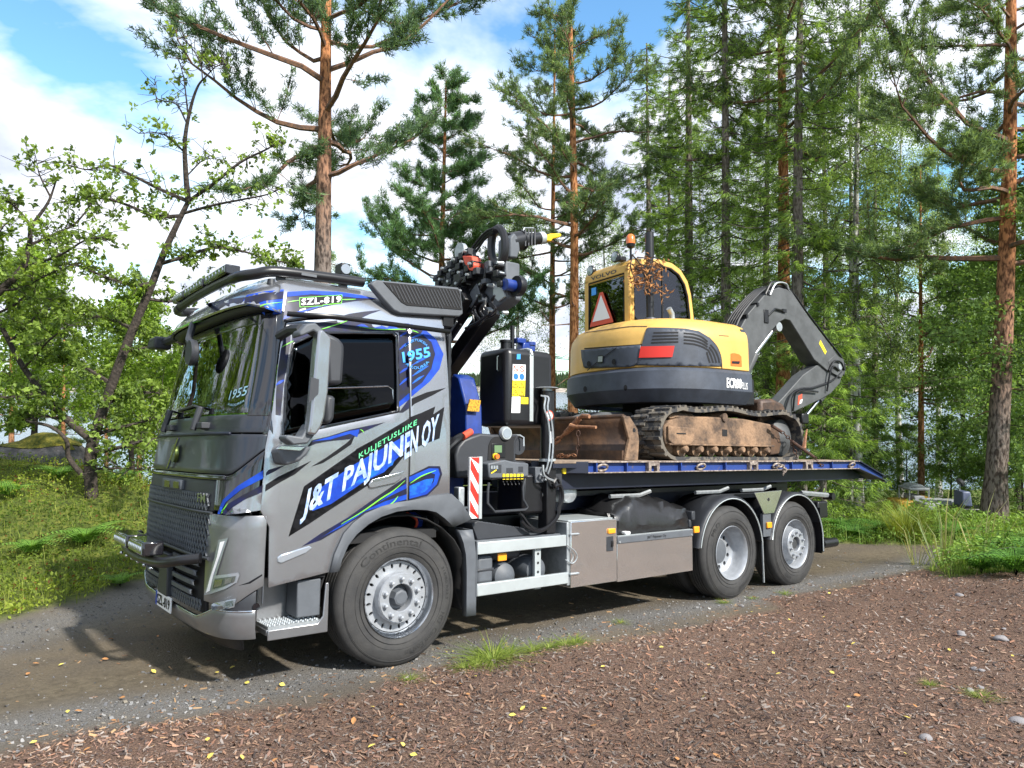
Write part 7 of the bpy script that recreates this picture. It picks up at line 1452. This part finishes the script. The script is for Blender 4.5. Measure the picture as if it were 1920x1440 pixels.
# withered branch caught on the machine's cab
br = thing('withered_branch', 'withered branch with brown curled leaves caught on the excavator cab', 'branch', T(4.05, -.45, 3.9)); o3 = Vector((4.05, -.45, 3.9))
rs = random.Random(11); stems = MB(); lv_v = []; lv_f = []
BZ = [[(500, 230), (560, 300), (590, 380), (640, 450), (700, 480), (760, 520)], [(540, 250), (620, 260), (700, 300), (735, 310)], [(500, 240), (490, 330), (520, 420), (500, 460)], [(580, 360), (600, 420), (590, 510)], [(560, 300), (640, 330), (690, 370), (710, 390)], [(600, 400), (540, 420), (580, 460)], [(500, 300), (540, 340), (610, 360)]]
for q in BZ:
    p3 = smooth_path([Vector(tuple(onY(*a, -.50 - .10 * rs.random()))) - o3 for a in zm('a', q)], 5); stems.tube(p3, [.009 - .005 * i / len(p3) for i in range(len(p3))], 5)
    for p in p3[3:]:
        for _ in range(3):
            c = p + Vector((rs.gauss(0, .035), rs.gauss(0, .05), rs.gauss(0, .035))); d = Vector((rs.gauss(0, 1), rs.gauss(0, 1), rs.gauss(-.3, 1))).normalized(); e = d.orthogonal().normalized(); g = d.cross(e); l, wd_ = .026 + .02 * rs.random(), .015
            b = len(lv_v); lv_v += [c - d * l, c + e * wd_ + g * .012, c + d * l, c - e * wd_ + g * .012]; lv_f += [(b, b + 1, b + 2), (b, b + 2, b + 3)]
stems.build('stem', M['bark_o'], br); MB().add(lv_v, lv_f).build('leaves', M['deadleaf'], br, smooth=0)
# ================================================================ undergrowth
g = np.random.default_rng(31)
X, Y, g = scatter(70000, 6, 24, 1.3, -58, -12, lambda x, y: green_w(x, y), 31); C = np.stack([X, Y, hgt(X, Y) + .02 + .34 * g.random(len(X)) * vnoise(X * 1.9, Y * 1.9) ** 1.5], -1)
V = leaves(C, .045, .6, g, .8, -.2); p_ = np.clip(vnoise(X * .9, Y * .9) * 1.2 - .1 + g.normal(0, .2, len(X)), 0, 1.2); c = np.repeat(cmix((.07, .12, .016), (.30, .37, .05), p_), 2, 0); rd_ = np.repeat(g.random(len(X)) < .05, 2); c[rd_] = (.20, .09, .03); stuff(tri_obj('berry_shrubs', V, c, M['herb']))
def grass_blades(X, Y, g, h0, h1, wd, cols, name):
    n = len(X); Z = hgt(X, Y); h = h0 + (h1 - h0) * g.random(n) ** 1.5; az = g.random(n) * 6.283; bend = h * (.2 + .5 * g.random(n)); C = np.stack([X, Y, Z], -1); d = np.stack([np.cos(az), np.sin(az), np.zeros(n)], -1); s = np.stack([-np.sin(az), np.cos(az), np.zeros(n)], -1) * wd; m = C + d * bend[:, None] * .3 + np.array([0, 0, 1]) * h[:, None] * .6; t = C + d * bend[:, None] + np.array([0, 0, 1]) * h[:, None]
    V = np.stack([np.stack([C - s, C + s, m + s * .7], 1), np.stack([C - s, m + s * .7, m - s * .7], 1), np.stack([m - s * .7, m + s * .7, t], 1)], 1).reshape(-1, 3, 3); cc = cmix(*cols, np.clip(g.random(n), 0, 1)); return tri_obj(name, V, np.repeat(cc, 3, 0), M['herb'])
X, Y, g = scatter(16000, 7, 26, 1.2, -58, -14, lambda x, y: green_w(x, y) * .6, 32); stuff(grass_blades(X, Y, g, .06, .28, .004, ((.10, .16, .03), (.34, .38, .08)), 'meadow_grass'))
X, Y, g = scatter(42000, 10.5, 20, 1.0, 12, 50, lambda x, y: np.maximum(green_w(x, y), green_r(x, y)), 33); C = np.stack([X, Y, hgt(X, Y) + .02 + .62 * g.random(len(X)) * vnoise(X * .9 + 3, Y * .9) ** 1.6], -1); V = leaves(C, .065, .45, g, .8, .0); p_ = np.clip(vnoise(X * 1.2, Y * 1.2) + g.normal(0, .25, len(X)), 0, 1.1); stuff(tri_obj('verge_herbs', V, np.repeat(cmix((.08, .16, .025), (.28, .43, .08), p_), 2, 0), M['herb']))
X, Y, g = scatter(14000, 9, 20, 1.0, 10, 52, lambda x, y: np.maximum(green_w(x, y), green_r(x, y)) * .7, 34); stuff(grass_blades(X, Y, g, .06, .34, .005, ((.10, .19, .03), (.32, .42, .11)), 'verge_grass'))
X, Y, g = scatter(30000, 14, 48, .6, -45, 45, lambda x, y: (y > 13) * 1.0, 35); C = np.stack([X, Y, hgt(X, Y) + .5 * g.random(len(X)) * vnoise(X * .5, Y * .5)], -1); stuff(tri_obj('forest_floor_plants', leaves(C, .11, .6, g, .8, 0), np.repeat(cmix((.03, .055, .01), (.11, .17, .03), g.random(len(X))), 2, 0), M['herb']))
# ferns: one plant with arching fronds, copied
def fern(name, label, loc, nf, ln, seed, group, dark=(.09, .20, .03), light=(.26, .48, .09)):
    g = np.random.default_rng(seed); rs = random.Random(seed); V = []; st_ = MB(); K = []
    for i in range(nf):
        az = i * 2.4 + rs.uniform(-.3, .3); l = ln * rs.uniform(.7, 1.1); d = Vector((math.cos(az), math.sin(az), 0)); s = Vector((-d.y, d.x, 0)); pts = [d * (l * (.15 * t + .75 * t * t)) + Vector((0, 0, l * (.85 * t - .55 * t ** 2.5))) for t in np.linspace(0, 1, 10)]; st_.tube(pts, .004, 3, cap=False); n = 18
        for j in range(3, n):
            t = j / n; k = min(8, int(t * 9)); q = pts[k].lerp(pts[k + 1], t * 9 - k); pl = l * .30 * (1 - t) ** .8 * (1.0 if t > .3 else .8) + .012; tg = (pts[k + 1] - pts[k]).normalized()
            for sg in (-1, 1):
                e = q + s * sg * pl + tg * pl * .35 - Vector((0, 0, pl * .18)); w_ = tg * (l * .022); nn_ = 5
                for u in range(nn_): a = q.lerp(e, u / nn_); b2 = q.lerp(e, (u + 1) / nn_); tt = tg * (pl * .20 * (1 - u / nn_) + .006); V.append([tuple(a), tuple(b2), tuple(a.lerp(b2, .5) + tt)]); V.append([tuple(a), tuple(b2), tuple(a.lerp(b2, .5) - tt)]); K += [.2 + .8 * t] * 2
    V = np.array(V); root = thing(name, label, 'fern', Matrix.Translation(loc), group); tri_obj('fronds', V, cmix(dark, light, np.clip(np.array(K) * .8 + g.normal(0, .15, len(K)), 0, 1)), M['herb'], root); st_.build('stem', M['herb'], root, smooth=0, merge=False); return root
fA = fern('fern', 'bright fern in front of the leaning oak trunk', at(160, 9.6), 8, .75, 1, 'ferns at the left')
for i, (px, Y, s_, lab) in enumerate([(60, 9.2, .8, 'fern low at the left edge'), (265, 9.6, .7, 'fern beside the front bumper'), (230, 12.0, .9, 'fern on the bank behind the oak trunk'), (110, 11.8, .9, 'fern on the bank left of the oak trunk'), (15, 10.8, .9, 'fern on the bank at the left edge'), (225, 8.4, .55, 'small fern by the road edge near the bumper')]): again(fA, at(px, Y), lab, s_, i * 1.1, 'ferns at the left')
fB = fern('fern', 'large dark fern at the right edge above the bark', at(1905, 8.6), 10, .85, 2, 'ferns at the right', (.05, .13, .02), (.17, .37, .07))
for i, (px, Y, s_, lab) in enumerate([(1840, 9.2, .8, 'fern left of the large dark fern'), (1960, 9.0, 1.1, 'fern cut by the right edge'), (1600, 13.0, .8, 'pale fern behind the rear wheel'), (1650, 13.4, .8, 'fern in the verge right of the buffer'), (1575, 13.6, .8, 'fern just right of the mud flap'), (1790, 12.8, .8, 'fern under the thin young pine'), (1880, 11.0, 1.0, 'fern below the big right hand pine')]): again(fB, at(px, Y), lab, s_, i * 1.4, 'ferns at the right')
def tuft(name, label, loc, n, h, seed, group, cols, wd=.006, spread=.3):
    g = np.random.default_rng(seed); az = g.random(n) * 6.283; l = h * (.5 + .6 * g.random(n)); r = spread * (.2 + .8 * g.random(n)); C = np.stack([np.cos(az) * r * .25, np.sin(az) * r * .25, np.zeros(n) - .01], -1); d = np.stack([np.cos(az), np.sin(az), np.zeros(n)], -1); s = np.stack([-np.sin(az), np.cos(az), np.zeros(n)], -1) * wd; u = np.array([0, 0, 1.]); m = C + d * (r * .5)[:, None] + u * (l * .62)[:, None]; t = C + d * (r * 1.5)[:, None] + u * (l * .9)[:, None]
    V = np.stack([np.stack([C - s, C + s, m + s * .7], 1), np.stack([C - s, m + s * .7, m - s * .7], 1), np.stack([m - s * .7, m + s * .7, t], 1)], 1).reshape(-1, 3, 3); root = thing(name, label, 'grass tuft', Matrix.Translation(loc), group); tri_obj('blades', V, np.repeat(cmix(*cols, g.random(n)), 3, 0), M['herb'], root); return root
tuft('grass_clump', 'big arching clump of sedge on the far road edge', at(1698, 12.8), 420, .75, 1, None, ((.10, .15, .02), (.30, .34, .07)), .007, .65)
tB = tuft('reed_stalks', 'tall reed stalks on the bark edge before the right hand trees', at(1770, 10.3), 20, 1.2, 2, 'reed stalks', ((.12, .20, .06), (.42, .38, .18)), .009, .85); again(tB, at(1840, 10.6), 'tall reed stalks left of the right hand ferns', .9, 2.0, 'reed stalks'); again(tB, at(1720, 10.6), 'short reed stalks near the far road edge', .6, 1.0, 'reed stalks')
gA = tuft('grass_tuft', 'long grass tuft on the bark edge behind the front wheel', at(925, 5.75), 130, .10, 3, 'tufts along the bark edge', ((.10, .17, .02), (.34, .40, .09)), .004, .34)
for i, (px, py, s_, lab) in enumerate([(955, 1228, .8, 'grass tuft right of the long tuft'), (895, 1250, .7, 'grass tuft left of the long tuft'), (1030, 1215, .6, 'grass tuft below the side locker'), (1080, 1205, .6, 'bright grass tuft below the steel locker'), (768, 1280, .4, 'tiny grass tuft below the front tyre'), (1358, 1130, .4, 'tiny grass tuft below the drive wheel'), (1475, 1115, .45, 'grass tuft between the rear wheels'), (1165, 1167, .4, 'grass tuft under the side guard'), (1410, 1122, .3, 'tiny grass tuft right of the drive wheel'), (1750, 1075, .8, 'grass patch where the bark meets the reeds'), (1840, 1310, .45, 'mossy grass patch among the stones'), (1745, 1288, .3, 'small sprout on the bark'), (920, 1236, .9, 'densest grass tuft on the bark edge'), (1000, 1222, .7, 'thin grass strip along the bark edge'), (1060, 1209, .7, 'grass tuft left of the bright tuft'), (870, 1256, .5, 'last grass tuft before the front tyre')]):
    Yg = 1.65 / ((py - 720) / FPX - .094); again(gA, at(px, Yg), lab, s_ * .8, i, 'tufts along the bark edge')
# stones, boulder, fallen leaves
def rock(seed, sq=(1, 1, .6), n=14, m=9, amp=.22):
    rs = random.Random(seed); ph = [(rs.uniform(1, 4), rs.uniform(1, 4), rs.uniform(1, 4), rs.uniform(0, 6)) for _ in range(6)]; mb = MB().sphere((0, 0, 0), 1, n, m); v = []
    for p in mb.v: d = 1 + amp * sum(math.sin(a * p[0] + b * p[1] + c * p[2] + e) for a, b, c, e in ph) / 2.5; v.append((p[0] * d * sq[0], p[1] * d * sq[1], p[2] * d * sq[2]))
    mb.v = v; return mb
M['stone'] = mat('grey_stone', (.26, .245, .24), .85, bump=.3, bscale=20, col2=(.20, .19, .20), vscale=9); M['boulder'] = mat('mossy_boulder', (.17, .16, .165), .95, bump=.6, bscale=14, col2=(.07, .065, .07), vscale=7, detail=8); M['moss'] = mat('moss', (.22, .19, .025), 1, bump=.8, bscale=45, col2=(.08, .09, .015), vscale=14)
stn = None
for i, (px, py, r_, lab) in enumerate([(1877, 1200, .075, 'bluish grey stone right in the bark'), (1802, 1190, .06, 'pinkish flat stone left of the bluish stone'), (1826, 1255, .035, 'small white pebble below the pinkish stone'), (1840, 1258, .03, 'grey pebble beside the white pebble'), (1818, 1296, .035, 'grey pebble above the grass patch'), (1838, 1290, .033, 'grey pebble right above the grass patch'), (1882, 1180, .025, 'small pebble above the bluish stone'), (1390, 1137, .04, 'pale stone right of the drive wheel'), (1800, 1118, .06, 'flat grey stone high on the bark slope'), (1910, 1355, .06, 'stone at the right edge of the bark'), (1735, 1385, .05, 'flat pale stone low in the bark')]):
    Yg = 1.65 / ((py - 720) / FPX - .094); p0_ = Vector((0, 0, CZ)); dr = Vector(((px - 960) / FPX, 1, -(py - 720) / FPX)); 
    for _ in range(30): q = p0_ + dr * Yg; Yg += (q.z - float(hgt(q.x, q.y))) / max(.1, -dr.z) * .7
    q = p0_ + dr * Yg; o = rock(i, (1, .8, .55)).build('stone', M['stone'], None, smooth=60); r_ *= .8; o.scale = (r_,) * 3; o.location = (q.x, q.y, float(hgt(q.x, q.y)) + r_ * .12); o.rotation_euler = (0, 0, i); tag(o, lab, 'stone', 'stones in the bark')
bq = at(80, 13.3); bo_ = thing('boulder', 'grey boulder with a moss cap on the bank behind the oak', 'boulder', Matrix.Translation(bq)); rk = rock(50, (.85, .6, .42), 26, 16, .15); rk.build('rock', M['boulder'], bo_, smooth=60); mk = rock(50, (.87, .62, .44), 26, 16, .15); mk.f = [f for f in mk.f if np.mean([mk.v[i][2] for i in f]) > .22]; mk.build('moss_cap', M['moss'], bo_, smooth=70)
M['yleaf'] = mat('yellow_leaf', (.62, .50, .10), .7); M['oleaf'] = mat('brown_leaf', (.36, .17, .06), .8)
lf = [(0, -.5, 0), (.28, -.2, .05), (.30, .15, .08), (0, .55, .02), (-.30, .15, .09), (-.28, -.2, .04), (0, 0, 0)]; lmesh = []
for mm in ('yleaf', 'oleaf'):
    me = bpy.data.meshes.new('fallen_leaf'); me.from_pydata(lf, [], [(0, 1, 6), (1, 2, 6), (2, 3, 6), (3, 4, 6), (4, 5, 6), (5, 0, 6)]); me.materials.append(M[mm]); lmesh.append(me)
rs = random.Random(8)
spots = [(115, 1250), (288, 1263), (127, 1339), (407, 1265), (436, 1255), (63, 1397), (850, 1225), (837, 1226), (1020, 1333), (698, 1330), (775, 1421), (980, 1333), (756, 1402), (394, 1424), (890, 1272), (1545, 1160), (1480, 1165), (1555, 1115), (1600, 1210), (1780, 1222), (1560, 1265), (1700, 1350), (1240, 1217), (1330, 1250), (1540, 1105), (1410, 1150), (1450, 1228), (1320, 1310), (1590, 1330), (1700, 1420)] + [(rs.uniform(30, 1900), rs.uniform(1180, 1435)) for _ in range(55)]
for i, (px, py) in enumerate(spots):
    dr = Vector(((px - 960) / FPX, 1, -(py - 720) / FPX)); Yg = max(2.5, 1.65 / ((py - 720) / FPX - .094)); p0_ = Vector((0, 0, CZ))
    for _ in range(20): q = p0_ + dr * Yg; Yg += (q.z - float(hgt(q.x, q.y))) / max(.1, -dr.z) * .7
    q = p0_ + dr * Yg; yl = i < 30 or rs.random() < .35; o = bpy.data.objects.new('fallen_leaf', lmesh[0 if yl else 1]); COL.objects.link(o); o.location = (q.x, q.y, float(hgt(q.x, q.y)) + .018); o.rotation_euler = (rs.gauss(0, .25), rs.gauss(0, .25), rs.uniform(0, 6)); o.scale = (rs.uniform(.028, .05),) * 3
    tag(o, 'small yellow leaf fallen on the ground' if yl else 'small brown leaf fallen on the ground', 'leaf', 'fallen yellow leaves' if yl else 'fallen brown leaves')
# ================================================================ half hidden machines by the lake
def place(px, Y, dz=0): return Matrix.Translation(at(px, Y, dz)) @ Matrix.Scale(.85, 4)
yb = thing('yellow_loader', 'small yellow machine with white canopy half hidden behind the thin pine', 'machine', place(1710, 17.5))
M['pyel'] = mat('faded_yellow', (.62, .36, .04), .5, var=.3); M['pwhite'] = mat('dull_white', (.34, .36, .38), .5, var=.2)
B(-.55, .1, -.35, .35, .30, .72).build('body', M['pyel'], yb, bevel=.05); B(-.25, .35, -.3, .3, 1.0, 1.08).prism([(-.2, 1.08), (.28, 1.08), (.15, 1.16), (-.08, 1.16)], -.25, .25).build('canopy', M['pwhite'], yb, bevel=.03); B(-.1, .2, -.3, .3, .72, .85).build('console', M['pwhite'], yb, bevel=.03); B(.2, .45, -.3, .3, .40, .8).build('seat', M['pyel'], yb, bevel=.05)
for x in (-.22, .32):
    for y in (-.27, .27): MB().tube([(x, y, .7), (x, y, 1.02)], .02, 6).build('post', M['galv'], yb)
for x in (-.4, .25):
    for y in (-.38, .38): MB().lathe([(.001, -.06), (.2, -.06), (.22, 0), (.2, .06), (.001, .06)], 18, (x, y, .22)).build('wheel', M['rubber'], yb)
bt = thing('boat', 'small white boat on a low trailer behind the tall grass', 'boat', place(1757, 17.0))
MB().prism([(-.5, .35), (.42, .35), (.58, .62), (-.5, .58)], -.35, .35).build('hull', M['pwhite'], bt, bevel=.04); B(-.35, .25, -.25, .25, .6, .64).build('deck', M['pwhite'], bt, bevel=.01); B(-.2, .22, -.352, -.35, .45, .54).build('side_window', M['gloss'], bt); B(-.5, .9, -.3, .3, .22, .30).build('trailer_frame', M['darkp'], bt)
for y in (-.4, .4): MB().lathe([(.001, -.05), (.17, -.05), (.18, 0), (.17, .05), (.001, .05)], 18, (.1, y, .2)).build('wheel', M['rubber'], bt)
qd = thing('ride_on_mower', 'small ride-on machine with slate blue seat back left of the big pine', 'mower', place(1806, 16.5))
M['slateb'] = mat('slate_blue', (.10, .12, .20), .5)
MB().prism([(-.16, .45), (.14, .45), (.08, .85), (-.14, .85)], -.2, .2).build('seat', M['slateb'], qd, bevel=.04); B(-.25, .75, -.3, .3, .28, .42).build('deck', M['black'], qd, bevel=.04); MB().tube([(-.1, 0, .85), (-.08, 0, 1.05), (.1, 0, 1.1)], .02, 6).build('steering_column', M['galv'], qd); MB().cyl((-.1, 0, 1.05), (-.04, 0, 1.09), .12).build('steering_wheel', M['darkp'], qd)
for x in (-.1, .6):
    for y in (-.33, .33): MB().lathe([(.001, -.06), (.16, -.06), (.18, 0), (.16, .06), (.001, .06)], 18, (x, y, .18)).build('wheel', M['rubber'], qd)
ffs = np.random.default_rng(77); n = 26000; X = ffs.uniform(-650, 650, n); Y = ffs.uniform(608, 760, n); H = 6 + 9 * ffs.random(n); Zb = hgt(X, Y); V = np.stack([np.stack([X - 2.5, Y, Zb], -1), np.stack([X + 2.5, Y, Zb], -1), np.stack([X, Y, Zb + H], -1)], 1); V2 = np.stack([np.stack([X, Y - 2.5, Zb], -1), np.stack([X, Y + 2.5, Zb], -1), np.stack([X, Y, Zb + H], -1)], 1)
cc = cmix((.035, .06, .035), (.07, .10, .05), ffs.random(n)); stuff(tri_obj('far_forest', np.concatenate([V, V2]), np.concatenate([cc, cc]), M['pine_n']))
